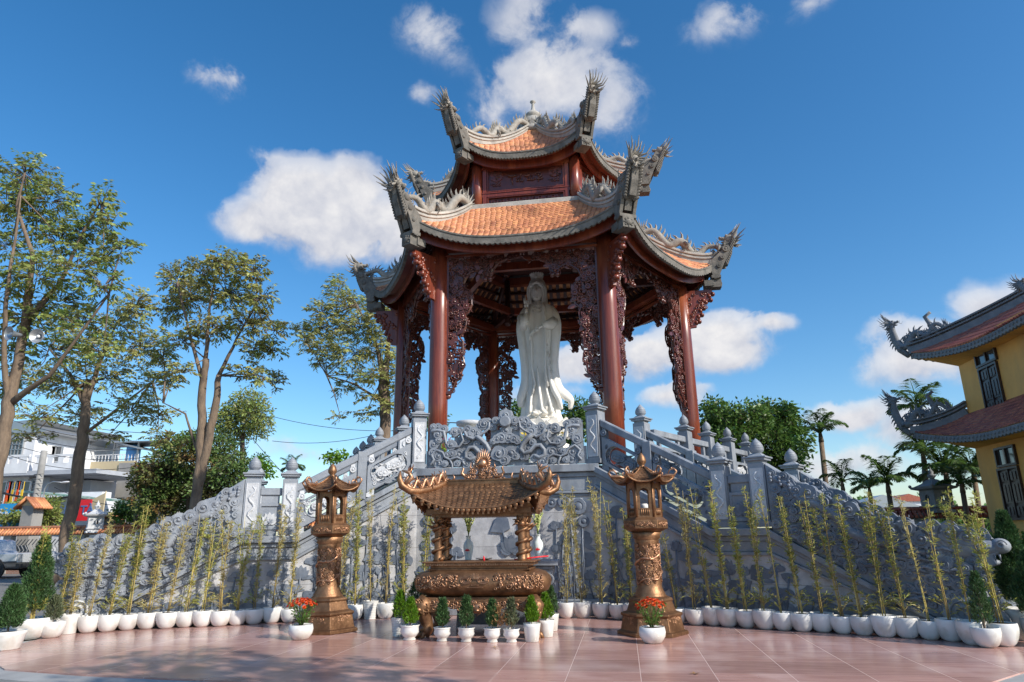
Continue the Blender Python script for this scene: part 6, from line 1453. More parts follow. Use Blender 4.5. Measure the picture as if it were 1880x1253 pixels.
# bowls of orange flowers
def flower_bowl(px, py, label, seed):
    p = G(px, py); p += Vector((p.x, p.y, 0)).normalized()*.12; T_ = Matrix.Translation((p.x, p.y, 0)); t = empty('flower_bowl', (p.x, p.y, 0), label, 'flower pot', 'orange flower bowls')
    m_ = MB(T_); m_.lathe([(.1, 0), (.13, .01), (.185, .09), (.195, .15), (.18, .22), (.17, .22), (.165, .19), (.001, .185)], 28); obj('pot', m_, 'ceramic', t)
    s_ = MB(T_); soilm(s_, .165, .195); obj('soil', s_, 'soil', t)
    r8 = random.Random(seed); g_, f_, st = MB(T_), MB(T_), MB(T_)
    for i in range(360):
        a = r8.uniform(0, 6.3); z = r8.uniform(.24, .55); rr_ = (.05+.17*(z-.2)/.3)*r8.random()**.5; g_.leaf((rr_*cos(a), rr_*sin(a), z), (cos(a), sin(a), r8.uniform(-.2, 1)), r8.uniform(.035, .06), .022)
    for i in range(24): a = r8.uniform(0, 6.3); rr_ = r8.uniform(.05, .16); st.tube([(.02*cos(a), .02*sin(a), .2), (rr_*cos(a), rr_*sin(a), .5)], .004, 4)
    for i in range(34):
        a = i*2.4; rr_ = .225*math.sqrt((i+.5)/34); c = Vector((rr_*cos(a), rr_*sin(a), .60-.9*rr_**2*2.4+r8.uniform(-.01, .015)))
        n_ = Vector((c.x*2, c.y*2, .35)).normalized()
        for ring_, (m2, sp, ln) in enumerate(((10, 1.0, .042), (8, .6, .036), (5, .25, .026))):
            for j in range(m2):
                b = 2*pi*j/m2+ring_; u = n_.orthogonal().normalized(); v = n_.cross(u); d_ = (u*cos(b)+v*sin(b))*sp+n_*(1-sp*.7); f_.leaf(c, d_, ln, .02, n_)
    obj('foliage', g_, 'leaf_dark', t); obj('blossom', f_, 'orange', t); obj('stem', st, 'leaf_dark', t)
flower_bowl(551, 1176, 'white bowl of orange chrysanthemums before the empty bronze lantern', 1)
flower_bowl(1199, 1183, 'white bowl of orange chrysanthemums before the lantern with the bulb', 2)
# offerings on the terrace seen through the front panel
for k_, (x, y, mt_, lb3) in enumerate(((-4.0, 15.8, 'pink', 'pot of pink orchids glimpsed through the front panel near the truck-side post'), (-3.5, 15.9, 'yellow', 'pot of yellow flowers behind the front panel near the truck-side post'), (-1.6, 16.6, 'yellow', 'pot of yellow flowers below the statue'), (-2.1, 16.6, 'yellow', 'pot of pale yellow flowers left of the others below the statue'))):
    t = empty('flower_pot', (x, y, ZP), lb3, 'flower pot', 'flower pots on the terrace'); T_ = Matrix.Translation((x, y, ZP))
    m_ = MB(T_); pot_straight(m_, .15, .3); obj('pot', m_, 'ceramic', t); g_, f_ = MB(T_), MB(T_)
    for i in range(160):
        a = r6.uniform(0, 6.3); z = r6.uniform(.3, 1.0 if k_ else .85); r_ = .25*r6.random()**.5
        (f_ if (z > .7 and r6.random() < .6) else g_).leaf((r_*cos(a), r_*sin(a), z), (cos(a), sin(a), .6), .1, .05)
    obj('foliage', g_, 'leaf_lime', t); obj('blossom', f_, mt_, t)
m_ = MB(); m_.lathe([(.05, 2.97), (.05, 4.05), (.3, 4.12), (.32, 4.2), (.3, 4.22), (.001, 4.2)], 22, (-3.55, 16.1, 0)); obj('offering_stand', m_, 'stone_pale', label='pale round stand showing over the front panel beside the pillar', cat='stand')
bpy.data.objects.remove(DUMMY)
# ------------------------------------------------------------------ trees
def tree(name, label, trunks, lobes, mt, bark, cat='tree', nleaf=2600, ll=.2, lw=.05, seed=1, droop=.5, pinn=True, group=None, base_r=.2, limb_from=None, twig=.02):
    """trunks: list of [(Vector, radius), ...]; lobes: (centre, radius vector). Branches reach every lobe, leaves hang on twigs in it."""
    r_ = random.Random(seed); b_, f_ = MB(), MB(); base = trunks[0][0][0]
    for tr in trunks:
        pts = [p for p, _ in tr]; rd = [q for _, q in tr]; fp, fr_ = [], []
        for i in range(len(pts)-1):
            for k in range(4): t = k/4; fp.append(pts[i].lerp(pts[i+1], t)+Vector((r_.gauss(0, 1), r_.gauss(0, 1), 0))*rd[i]*.12); fr_.append(rd[i]+(rd[i+1]-rd[i])*t)
        fp.append(pts[-1]); fr_.append(rd[-1]); b_.tube(fp, fr_, 10)
    tips = [tr[-1][0] for tr in trunks]
    tot = sum(l[1].x*l[1].z for l in lobes)
    for c, rv in lobes:
        src = min(tips, key=lambda q: (q-c).length) if limb_from is None else min(limb_from, key=lambda q: (q-c).length)
        d = c-src; mid = src+d*.5+Vector((r_.gauss(0, .12), r_.gauss(0, .12), .1))*d.length*.3
        w0 = min(.07, .015+.011*d.length)
        b_.tube([src, src.lerp(mid, .5), mid, mid.lerp(c, .6), c], [w0, w0*.8, w0*.62, w0*.45, w0*.25], 6)
        n = max(8, int(nleaf*rv.x*rv.z/tot)); k = 9 if pinn else 5
        for i in range(max(3, n//k)):
            u = Vector((r_.gauss(0, 1), r_.gauss(0, 1), r_.gauss(0, 1))).normalized()*r_.random()**.38
            p = c+Vector((u.x*rv.x, u.y*rv.y, u.z*rv.z)); dr = (p-c); dr = (dr.normalized() if dr.length > .01 else Vector((0, 0, 1)))
            a0 = c.lerp(p, .35)+Vector((0, 0, -.1)); 
            if r_.random() < .55: b_.tube([a0, a0.lerp(p, .6)+Vector((0, 0, .05)), p], [twig*.8, twig*.55, twig*.3], 3)
            vr = min(1, max(0, r_.gauss(.5, .2)))
            if pinn:
                ax = (dr*.7+Vector((r_.gauss(0, .5), r_.gauss(0, .5), r_.gauss(.25, .4)))).normalized()
                sd_ = ax.cross(Vector((0, 0, 1))); sd_ = sd_.normalized() if sd_.length > .1 else Vector((1, 0, 0))
                for j in range(k):
                    q = p+ax*ll*1.5*(j/k)-Vector((0, 0, .3*ll*(j/k)**2)); s_ = 1 if j % 2 else -1
                    f_.leaf(q, (ax*.45+sd_*s_*.8+Vector((r_.gauss(0, .2), r_.gauss(0, .2), -droop))).normalized(), ll*r_.uniform(.75, 1.1), lw*r_.uniform(.8, 1.2), None, min(1, max(0, vr+r_.gauss(0, .12))))
            else:
                for j in range(k): f_.leaf(p+Vector((r_.gauss(0, .5), r_.gauss(0, .5), r_.gauss(0, .5)))*ll, Vector((dr.x+r_.gauss(0, .7), dr.y+r_.gauss(0, .7), dr.z*.6+r_.gauss(0, .6)-droop*.4)), ll*r_.uniform(.7, 1.15), lw, None, min(1, max(0, vr+r_.gauss(0, .12))))
    t = empty(name, base, label, cat, group); obj('trunk', b_, bark, t); obj('crown', f_, mt, t)
    return t
def LB(Y, spec, sy=1.0): # lobes given by photo x, y, half width px, half height px at depth Y
    res = []
    for x, y, hw, hh in spec:
        p = W(x, y, Y+random.uniform(-1.0, 1.0)*sy); k = (p-CAM).dot(_f)/CAM_F; res.append((p, Vector((hw*k, hw*k*.8, hh*k*1.05))))
    return res
def TRK(Y, spec):
    o = []
    for x, y, r in spec: p = W(x, y, Y); k = (p-CAM).dot(_f)/CAM_F; o.append((p, r*k))
    b = o[0][0]; b2 = Vector((b.x, b.y, -.06)); return [(b2, o[0][1]*1.25)]+o
# T1: tall tree at the frame edge with the loudspeakers
t1 = TRK(20, [(-4, 860, 12), (12, 760, 11), (30, 680, 9), (45, 610, 8), (55, 560, 6)])
t1b = [(W(45, 610, 20), .16), (W(60, 470, 19.6), .08), (W(30, 380, 19.5), .05), (W(45, 320, 19.5), .03)]
t1c = [(W(50, 590, 20), .14), (W(110, 520, 20.3), .07), (W(150, 430, 20.2), .045), (W(185, 370, 20.2), .03)]
t1d = [(W(18, 740, 20), .12), (W(90, 690, 19.6), .07), (W(150, 610, 19.4), .045), (W(200, 540, 19.4), .03)]
t1e = [(W(14, 750, 20), .11), (W(6, 640, 19.5), .08), (W(12, 540, 19), .065), (W(28, 440, 19), .045), (W(38, 360, 19), .025)]
tree('street_tree', 'tallest tree at the frame edge, with two loudspeakers on its dark trunk', [t1, t1b, t1c, t1d, t1e],
     LB(20, [(50, 320, 52, 34), (90, 360, 50, 34), (15, 370, 38, 40), (60, 400, 55, 36), (185, 375, 24, 40), (160, 420, 38, 34), (110, 440, 46, 34), (20, 450, 36, 34), (200, 410, 24, 24), (225, 455, 32, 18), (190, 470, 46, 24), (140, 490, 52, 30), (70, 500, 56, 34), (15, 520, 34, 30), (110, 550, 56, 30), (190, 520, 38, 24), (50, 580, 60, 32), (150, 590, 50, 28), (20, 640, 42, 30), (100, 640, 50, 26), (20, 710, 30, 24), (190, 640, 40, 22)]), 'leaf', 'bark', nleaf=12500, ll=.21, lw=.07, seed=11, group='young street trees behind the stair')
t2 = TRK(26, [(122, 990, 11), (136, 900, 11), (150, 810, 10), (157, 745, 8), (160, 700, 6)])
t2b = [(W(158, 740, 26), .14), (W(190, 650, 26), .07), (W(215, 590, 26), .04)]; t2c = [(W(158, 745, 26), .14), (W(130, 690, 26), .07), (W(90, 640, 26), .04)]; t2d = [(W(152, 800, 26), .08), (W(230, 740, 26), .05), (W(280, 700, 26), .03)]
tree('street_tree', 'tree with a leaning grey trunk standing in front of the white lantern pillar', [t2, t2b, t2c, t2d],
     LB(26, [(160, 640, 50, 36), (220, 590, 44, 38), (250, 560, 36, 32), (120, 600, 36, 30), (260, 640, 46, 34), (200, 690, 54, 30), (120, 700, 52, 32), (60, 690, 40, 26), (280, 700, 44, 24), (240, 750, 56, 24), (150, 760, 42, 20), (70, 760, 44, 18), (290, 760, 40, 16), (60, 800, 34, 12), (200, 800, 34, 10), (290, 800, 24, 9)]), 'leaf_brown', 'bark', nleaf=12500, ll=.2, lw=.062, seed=12, group='young street trees behind the stair')
t3 = TRK(22, [(358, 940, 10), (366, 860, 9), (370, 780, 8), (372, 710, 7), (378, 660, 6)]); t3b = [(W(362, 905, 22), .15), (W(384, 800, 22), .15), (W(396, 740, 22), .13), (W(402, 690, 22), .1)]
t3x = [[(W(372, 700, 22), .08), (W(345, 600, 22), .045), (W(325, 520, 22), .03)], [(W(378, 660, 22), .08), (W(385, 560, 22), .045), (W(400, 490, 22), .03)], [(W(402, 690, 22), .08), (W(435, 620, 22), .045), (W(470, 560, 22), .03)], [(W(366, 840, 22), .05), (W(340, 760, 22), .035), (W(300, 740, 22), .015)]]
tree('street_tree', 'twin-trunked tree rising behind the stone dragon parapet of the truck-side stair', [t3, t3b]+t3x,
     LB(22, [(405, 480, 26, 24), (440, 490, 26, 24), (370, 500, 30, 26), (325, 510, 30, 26), (470, 500, 22, 26), (350, 545, 42, 28), (420, 540, 42, 26), (480, 545, 28, 22), (315, 570, 26, 22), (505, 605, 30, 12), (455, 590, 40, 22), (390, 600, 46, 20), (330, 620, 34, 18), (465, 635, 34, 16), (300, 650, 30, 16), (500, 640, 26, 12), (330, 680, 30, 12), (450, 680, 30, 14), (480, 690, 24, 12), (505, 700, 16, 14), (310, 700, 26, 10)]), 'leaf_brown', 'bark', nleaf=12500, ll=.18, lw=.06, seed=13, group='young street trees behind the stair')
t4 = TRK(33, [(708, 770, 10), (706, 730, 10), (704, 695, 10)]); t4b = [(W(705, 700, 33), .2), (W(690, 630, 33), .08), (W(655, 560, 33), .04)]; t4c = [(W(705, 700, 33), .2), (W(715, 620, 33), .1), (W(720, 560, 33), .05)]; t4d = [(W(706, 740, 33), .1), (W(650, 705, 33), .05), (W(600, 690, 33), .03)]
tree('street_tree', 'brown-green tree half hidden behind the pavilion pillar on the truck side', [t4, t4b, t4c, t4d],
     LB(33, [(620, 530, 20, 22), (640, 560, 34, 24), (590, 570, 26, 20), (565, 605, 26, 18), (610, 600, 44, 24), (660, 600, 40, 28), (700, 580, 30, 26), (560, 625, 20, 12), (590, 640, 40, 18), (640, 650, 44, 22), (700, 640, 34, 30), (600, 670, 26, 10), (650, 690, 34, 14), (690, 690, 30, 16), (640, 715, 24, 9), (680, 730, 26, 9), (625, 765, 16, 6), (670, 760, 30, 9), (710, 745, 20, 10), (735, 700, 24, 40)]), 'leaf_brown', 'bark', nleaf=11000, ll=.26, lw=.07, seed=14, group='young street trees behind the stair')
t5 = TRK(50, [(445, 870, 5), (445, 800, 4)])
tree('distant_tree', 'small grey-green round tree in the distance past the twin trunks', [t5], LB(50, [(440, 770, 44, 34), (470, 760, 34, 30), (415, 770, 30, 30), (455, 740, 34, 26), (480, 785, 22, 20), (430, 800, 36, 16)]), 'leaf', 'bark_dark', nleaf=5200, ll=.3, lw=.12, seed=15, pinn=False)
t6 = TRK(33, [(350, 940, 8), (350, 890, 8)])
tree('flame_tree', 'broad dark green shrub-like tree tinged rusty red behind the twin trunks', [t6],
     LB(33, [(300, 870, 52, 40), (350, 830, 44, 34), (400, 830, 40, 30), (290, 920, 50, 34), (340, 900, 60, 44), (420, 870, 36, 30), (310, 820, 30, 24), (390, 900, 50, 34), (265, 880, 28, 30), (440, 850, 18, 20), (360, 805, 30, 14)]), 'leaf_flame', 'bark_dark', nleaf=17500, ll=.2, lw=.1, seed=16, pinn=False, droop=.2)
tb_ = TRK(36, [(250, 960, 5), (250, 940, 4)])
tree('garden_bush', 'low dark bush beside the white lantern pillar on the boundary wall', [tb_], LB(36, [(235, 940, 30, 18), (265, 945, 26, 16), (290, 950, 20, 12)]), 'leaf_dark', 'bark_dark', nleaf=2600, ll=.22, lw=.12, seed=17, pinn=False)
tg = TRK(39, [(95, 960, 4), (98, 945, 3)])
tree('garden_bush', 'yellow-green bush behind the little tiled gate roof', [tg], LB(39, [(95, 930, 16, 18), (85, 945, 24, 16), (105, 955, 20, 10), (40, 930, 26, 12), (20, 950, 22, 12)]), 'leaf', 'bark_dark', nleaf=2600, ll=.24, lw=.12, seed=18, pinn=False)
t7 = TRK(34, [(1370, 880, 9), (1370, 830, 9)])
tree('broadleaf_tree', 'dense bright green broadleaf tree behind the terrace posts', [t7], LB(34, [(1320, 770, 40, 28), (1370, 770, 44, 30), (1420, 770, 40, 30), (1300, 800, 34, 26), (1350, 810, 50, 34), (1410, 815, 50, 36), (1455, 810, 34, 34), (1330, 850, 44, 30), (1390, 860, 54, 34), (1440, 860, 40, 30), (1310, 750, 20, 16), (1400, 750, 20, 14), (1445, 760, 20, 20)]), 'leaf_dark', 'bark_dark', nleaf=15500, ll=.24, lw=.11, seed=19, pinn=False)
t8 = TRK(36, [(1010, 830, 7), (1010, 800, 7)])
tree('broadleaf_tree', 'green treetops showing on both sides of the statue\'s feet', [t8], LB(36, [(945, 755, 22, 16), (1060, 755, 26, 20), (1075, 780, 24, 20), (1000, 780, 50, 18), (950, 780, 24, 16), (1040, 800, 40, 20), (800, 775, 22, 12)]), 'leaf_dark', 'bark_dark', nleaf=5200, ll=.24, lw=.11, seed=20, pinn=False)
t9 = TRK(40, [(620, 860, 3), (618, 850, 2)])
tree('young_tree', 'thin bright green treetop peeping over the truck-side stair rail', [t9], LB(40, [(605, 842, 12, 7), (622, 835, 10, 7), (635, 845, 8, 6)]), 'leaf_lime', 'bark_dark', nleaf=260, ll=.26, lw=.16, seed=21, pinn=False)
t10 = TRK(44, [(480, 880, 3), (480, 860, 3)])
tree('young_tree', 'small lime green tree next to the first landing post, truck side', [t10], LB(44, [(478, 850, 14, 14), (486, 866, 14, 12), (470, 868, 14, 12)]), 'leaf_lime', 'bark_dark', nleaf=900, ll=.26, lw=.14, seed=22, pinn=False)
# tree outside the frame whose shade falls on the plaza
c0 = Vector((7.6, 1.2, 0))
tree('shade_tree', 'tree beside the camera whose shade falls across the pink plaza', [[(c0, .18), (c0+Vector((-.3, .6, 3)), .14), (c0+Vector((-.5, 1.2, 5.5)), .08)]], [(Vector((x, y, z)), Vector((r, r, r*.6))) for x, y, z, r in ((5.3, 3.1, 7.6, 1.1), (4.1, 4.0, 7.7, .8), (6.3, 2.6, 7.0, 1.2), (4.9, 2.6, 8.2, .8), (5.7, 4.0, 7.0, .7))], 'leaf', 'bark', nleaf=3000, ll=.2, lw=.08, seed=23)

# ------------------------------------------------------------------ palms
def palm(px, ybase, ytop, Y, label, n=11, fl=46, seed=1, trunk_r=5, group='palms beyond the boundary walls', shoot=True, dying=False):
    r_ = random.Random(seed); top_ = W(px, ytop, Y); b = W(px, ybase, Y); b = Vector((b.x, b.y, -.06)); k = (top_-CAM).dot(_f)/CAM_F; fr = fl*k
    t = empty('palm_tree', b, label, 'palm', group); m_ = MB(); m_.tube([b, b.lerp(top_, .5)+Vector((.03, 0, 0)), top_], [trunk_r*k*1.2, trunk_r*k, trunk_r*k*.85], 9)
    if shoot: m_.tube([top_, top_+Vector((0, 0, fr*.32))], [trunk_r*k*1.0, trunk_r*k*.6], 9)
    obj('trunk', m_, 'bark', t)
    crown = top_+Vector((0, 0, fr*.3 if shoot else 0))
    for i in range(n):
        a = 2*pi*i/n+r_.uniform(-.25, .25); up_ = i % 2; el = r_.uniform(1.0, 1.4) if up_ else r_.uniform(.35, .95); L_ = fr*r_.uniform(.85, 1.15); m_ = MB(); P_ = []; kk = 12
        for j in range(kk+1):
            s = j/kk; e = el-s*s*((.55 if up_ else 1.5)+.2*el); P_.append((P_[-1] if P_ else crown)+(Vector((cos(a)*cos(e), sin(a)*cos(e), sin(e)))*L_/kk if j else Vector((0, 0, 0))))
        m_.tube(P_, [.02*fr*(1.2-j/kk) for j in range(kk+1)], 4)
        sd_ = Vector((-sin(a), cos(a), 0))
        for j in range(2, kk+1):
            for h_ in (0, .33, .66):
                s = min(1, (j+h_)/kk); q = P_[j] if h_ == 0 or j == kk else P_[j].lerp(P_[j+1], h_); tg = (P_[min(j+1, kk)]-P_[j-1]).normalized(); ln = L_*(.36+.1*up_)*(sin(pi*min(1, s*.85+.12)))**.7+.02
                for s_ in (-1, 1): m_.leaf(q, (sd_*s_*.85+tg*.65+Vector((0, 0, -.25+r_.uniform(-.15, .3)))).normalized(), ln, fr*.06, (0, 0, 1), bend=ln*.25, var=min(1, max(0, r_.gauss(.5, .2))))
        obj('frond', m_, 'palmleaf', t)
    return t
palm(1508, 880, 812, 36, 'palm beside the dense green tree, with a drooping crown', 12, 52, 1, 5)
palm(1697, 940, 850, 37, 'tall slim palm standing before the lower roof of the yellow building', 12, 62, 2, 5, shoot=True)
palm(1690, 940, 770, 40, 'highest palm, its crown showing between the yellow building\'s two roofs', 11, 62, 3, 4)
palm(1548, 930, 900, 34, 'small palm just above the shaded dragon parapet', 9, 50, 4, 4)
palm(1632, 935, 905, 36, 'short bushy palm midway along the far boundary wall', 13, 58, 5, 5)
palm(1598, 935, 912, 38, 'short palm hiding behind the bushy one at the boundary wall', 11, 48, 6, 4)
palm(1740, 940, 890, 35, 'wide clumping palm beside the grey stone lantern', 16, 70, 7, 6)
palm(1790, 940, 885, 36, 'clumping palm against the corner of the yellow building', 14, 60, 8, 5)
palm(1768, 940, 905, 33, 'low palm between the two clumping palms', 13, 50, 9, 5)
palm(535, 880, 868, 44, 'little dark palm between landing post and bronze lantern roof', 9, 28, 10, 3)
# far greenery and roofs on the horizon
m_ = MB(); rf2 = random.Random(5)
for i in range(7000):
    x = rf2.uniform(20, 46); m_.leaf((x, 95+rf2.uniform(-2, 2), rf2.uniform(0, 4.2+1.2*sin(x*.7)+.8*sin(x*1.9))), (rf2.gauss(0, 1), 0, 1), .55, .4)
obj('far_treeline', m_, 'leaf_dark', kind='stuff')
for i, (x, y, w_, h_, lb4) in enumerate(((1655, 930, 2.4, 3.6, 'white-walled house far off beyond the boundary wall'), (1610, 935, 4, 3.0, 'low grey roofed house far off beyond the boundary wall'))):
    p = W(x, y, 88); t = empty('far_house', (p.x, p.y, -.06), lb4, 'house'); m_ = MB(); m_.box((p.x, p.y, h_/2+.6), (w_*1.6, 5, h_+1.2)); obj('wall', m_, 'paint_white' if i == 0 else 'paint_grey', t)
    m_ = MB(); m_.prism([(-w_, 0), (w_, 0), (0, w_*.35)], 5.4, (p.x, p.y, h_+1.2)); obj('roof', m_, 'metal_grey' if i else 'tile_red', t)

# ------------------------------------------------------------------ boundary walls
def bwall(x0, x1, Y, H_, label, red, posts):
    t = empty('boundary_wall', ((x0+x1)/2, Y, -.06), label, 'wall', 'tile-capped boundary walls')
    m_ = MB(); m_.box(((x0+x1)/2, Y, .35), (x1-x0, .22, .82)); obj('base', m_, 'brickwall', t)
    m_ = MB(); m_.box(((x0+x1)/2, Y, H_-.38), (x1-x0, .3, .1)); m_.box(((x0+x1)/2, Y, .8), (x1-x0, .3, .1)); obj('coping', m_, 'concrete', t)
    m_ = MB(); n = int((x1-x0)/.24)
    for i in range(n): # chevron grille
        x = x0+(i+.5)*(x1-x0)/n
        for z0 in (.9, 1.2, 1.5):
            if z0+.3 > H_-.4: continue
            s_ = 1 if int(z0*10/3) % 2 else -1; m_.tube([(x-.12*s_, Y, z0), (x+.12*s_, Y, z0+.3)], .03, 4)
    obj('grille', m_, 'slate', t)
    m_ = MB()
    for i in range(int((x1-x0)/.2)):
        x = x0+.1+i*.2; m_.tube([(x, Y-.34, H_-.34), (x, Y, H_-.02)], .075, 6); m_.tube([(x, Y+.34, H_-.34), (x, Y, H_-.02)], .075, 6)
        m_.box((x, Y-.3, H_-.35), (.12, .1, .05))
    m_.tube([(x0, Y, H_+.03), (x1, Y, H_+.03)], .09, 8); obj('tile_cap', m_, red, t)
    m_ = None
    for x in posts: m_ = MB(); m_.box((x, Y, H_/2-.1), (.5, .36, H_-.1)); obj('pier', m_, 'concrete', t)
WL = bwall(-46, -12.5, 36, 2.42, 'long brick wall with chevron grille and orange tiles behind the pickup', 'tile', (-44, -39.5, -35, -30.3, -25.6, -21, -16.5))
WR = bwall(8.2, 20.5, 34, 2.45, 'brick wall with dark red tile cap ending at the yellow building', 'tile_red', (9, 13.2, 17.5))
def stone_lantern(px, Y, zb, H_, label, mt):
    p = W(px, 940, Y); x = p.x; k = H_/1.2; t = empty('stone_lantern', (x, Y, zb), label, 'stone lantern', 'stone lanterns on the boundary wall piers')
    def b(z, wx, h_, **q): m_.box((x, Y, zb+z*k), (wx*k, wx*k, h_*k), rz=R(45) if mt == 'stone_pale' else R(20))
    m_ = MB(); b(.03, .62, .08); b(.1, .5, .08); b(.16, .6, .06); obj('base', m_, mt, t, bevel=.01)
    m_ = MB(); rz = R(45) if mt == 'stone_pale' else R(20)
    Mx = Matrix.Translation((x, Y, zb)) @ Matrix.Rotation(rz, 4, 'Z')
    for i in range(4):
        m_.T = Mx @ Matrix.Rotation(i*pi/2, 4, 'Z'); hw = .26*k
        inn = [(-.09*k, .34*k), (0, .3*k), (.09*k, .34*k), (.07*k, .44*k), (0, .5*k), (-.07*k, .44*k)]; q = [(-hw, .19*k), (hw, .19*k), (hw, .62*k), (-hw, .62*k)]
        m_.ring(outer_match(inn, q), inn, .05*k, (0, -hw+.02*k, 0))
        m_.box((0, -hw+.03*k, .41*k), (.02*k, .04*k, .24*k))
    obj('lamp_box', m_, mt, t)
    m_ = MB(Mx @ Matrix.Rotation(pi/4, 4, 'Z')); m_.lathe([(.38*k, .6*k), (.56*k, .64*k), (.6*k, .7*k), (.5*k, .7*k), (.3*k, .78*k), (.15*k, .88*k), (.1*k, .9*k)], 4, smooth=False)
    for i in range(4): a = i*pi/2; m_.ball((.57*k*cos(a), .57*k*sin(a), .72*k), .05*k, 6, 4)
    obj('roof', m_, mt, t)
    m_ = MB(Matrix.Translation((x, Y, zb))); m_.lathe([(.1*k, .88*k), (.06*k, .92*k), (.11*k, .98*k), (.11*k, 1.02*k), (.05*k, 1.05*k), (.07*k, 1.1*k), (.03*k, 1.15*k), (.001, 1.24*k)], 12); obj('finial', m_, mt, t)
stone_lantern(178, 35.9, 2.1, 1.75, 'pale stone lantern crossed by the shade of the leaning tree', 'stone_pale')
stone_lantern(305, 35.9, 2.35, 1.7, 'pale stone lantern beside the carved dragon parapet, fully sunlit', 'stone_pale')
stone_lantern(1722, 34, 2.3, 1.95, 'grey stone lantern on the wall near the yellow building', 'slate')
# small gate houses on the wall
def gatehouse(px, Y, w_, zt, label):
    x = W(px, 950, Y).x; t = empty('gate_post', (x, Y, 0), label, 'gate post', 'tiled gate posts at the boundary wall'); m_ = MB(); m_.box((x, Y, zt/2), (w_, w_, zt)); obj('pier', m_, 'concrete', t)
    m_ = MB(); m_.prism([(-w_*.55, 0), (w_*.55, 0), (0, w_*.5)], w_*1.1, (x, Y, zt)); obj('gable', m_, 'cream', t)
    m_ = MB()
    for s_ in (-1, 1):
        for i in range(7): y = Y-w_*.75+i*w_*.25; m_.tube([(x+s_*w_*.95, y, zt-.22*w_), (x, y, zt+w_*.6)], w_*.12, 5)
    obj('roof', m_, 'tile', t)
gatehouse(58, 37.2, .78, 3.75, 'grey gate post under a small orange tiled gable')
gatehouse(205, 37.2, .6, 2.75, 'low gate post with an orange gable just over the wall')
# hedge strip by the wall
m_ = MB(); r9 = random.Random(31)
for i in range(2600): x = r9.uniform(-31, -20.5); m_.leaf((x, 33.3+r9.uniform(-.4, .4), r9.uniform(0, .45+.15*sin(x*3))), (r9.gauss(0, 1), r9.gauss(0, 1), .8), .16, .08)
obj('low_hedge', m_, 'leaf_dark', label='clipped low green hedge along the foot of the brick wall', cat='hedge')
m_ = MB()
for i in range(3600): m_.leaf((r9.uniform(5.8, 12), r9.uniform(14, 26), 0), (r9.gauss(0, .4), r9.gauss(0, .4), 1), .16, .03)
obj('grass', m_, 'grass', kind='stuff')
m_ = MB()
for i in range(1500): a = r9.uniform(0, 6.3); z = r9.random(); q = r9.random()**.4; m_.leaf((8.6+1.1*q*cos(a), 17+1.1*q*sin(a), .1+1.3*z), (cos(a), sin(a), .7), .16, .09)
obj('garden_shrub', m_, 'leaf_dark', label='round green shrub on the lawn beyond the dragon head', cat='shrub')

# ------------------------------------------------------------------ pickup truck (tail end in view)
TX, TY = -31.2, 31.6
tk = empty('pickup_truck', (TX, TY, -.06), 'silver double-cab pickup truck parked by the boundary wall', 'pickup truck')
T_ = Matrix.Translation((TX, TY, -.06)) @ Matrix.Rotation(R(-4), 4, 'Z')    # tail towards +X
m_ = MB(T_); wd = 1.8
cabp = [(-3.3, .45), (-2.35, .4), (1.0, .42), (1.3, .5), (1.35, .75), (2.1, .78), (2.12, 1.18), (.25, 1.2), (.1, 1.3), (-.02, 1.75), (-.3, 1.83), (-1.35, 1.84), (-1.6, 1.78), (-2.3, 1.22), (-3.2, 1.1), (-3.35, .9)]
m_.prism(cabp, wd, (0, 0, 0)); obj('body', m_, 'carpaint', tk, bevel=.05)
for y in (-.91, .91):
    m_ = MB(T_); m_.prism([(-1.0, 1.25), (-.1, 1.28), (-.2, 1.68), (-.95, 1.7)], .03, (0, y, 0)); m_.prism([(-2.1, 1.22), (-1.08, 1.25), (-1.05, 1.7), (-1.55, 1.66)], .03, (0, y, 0)); obj('side_window', m_, 'glass', tk)
    m_ = MB(T_); m_.box((-.35, y, 1.05), (.22, .05, .04)); obj('door_handle', m_, 'metal_grey', tk)
    m_ = MB(T_); m_.tube([(-2.4, y*1.02, .36), (.5, y*1.02, .36)], .05, 6); obj('side_step', m_, 'black', tk)
    for x in (1.0, -2.35):
        a_ = MB(T_); a_.ring([(x+.5*cos(R(18*i)), .42+.52*sin(R(18*i))) for i in range(20)], [(x+.4*cos(R(18*i)), .42+.41*sin(R(18*i))) for i in range(20)], .06, (0, y, 0)); obj('wheel_arch', a_, 'black', tk)
        Mx = Matrix(((1, 0, 0), (0, 0, 1), (0, 1, 0)))
        w_ = MB(T_); w_.lathe([(.2, -.12), (.36, -.13), (.39, -.09), (.39, .09), (.36, .13), (.2, .12)], 24, (x, y*.92, .39), Mx); wo = obj('wheel', w_, 'black', tk)
        w_ = MB(T_); yy = y*.92+math.copysign(.1, y)
        w_.lathe([(.24, 0), (.25, .03), (.22, .03), (.2, .0)], 20, (x, yy, .39), Mx)
        for k in range(6): a = k*pi/3; w_.box((x+.11*cos(a), yy, .39+.11*sin(a)), (.24, .03, .05), Mx=Matrix.Rotation(-a, 3, 'Y'))
        obj('rim', w_, 'metal_grey', wo)
m_ = MB(T_); m_.box((2.14, 0, .95), (.05, 1.7, .4)); m_.box((2.16, -.8, 1.0), (.06, .14, .3)); obj('tailgate', m_, 'carpaint', tk)
m_ = MB(T_); m_.box((2.2, 0, .6), (.2, 1.7, .16)); obj('bumper', m_, 'black', tk)

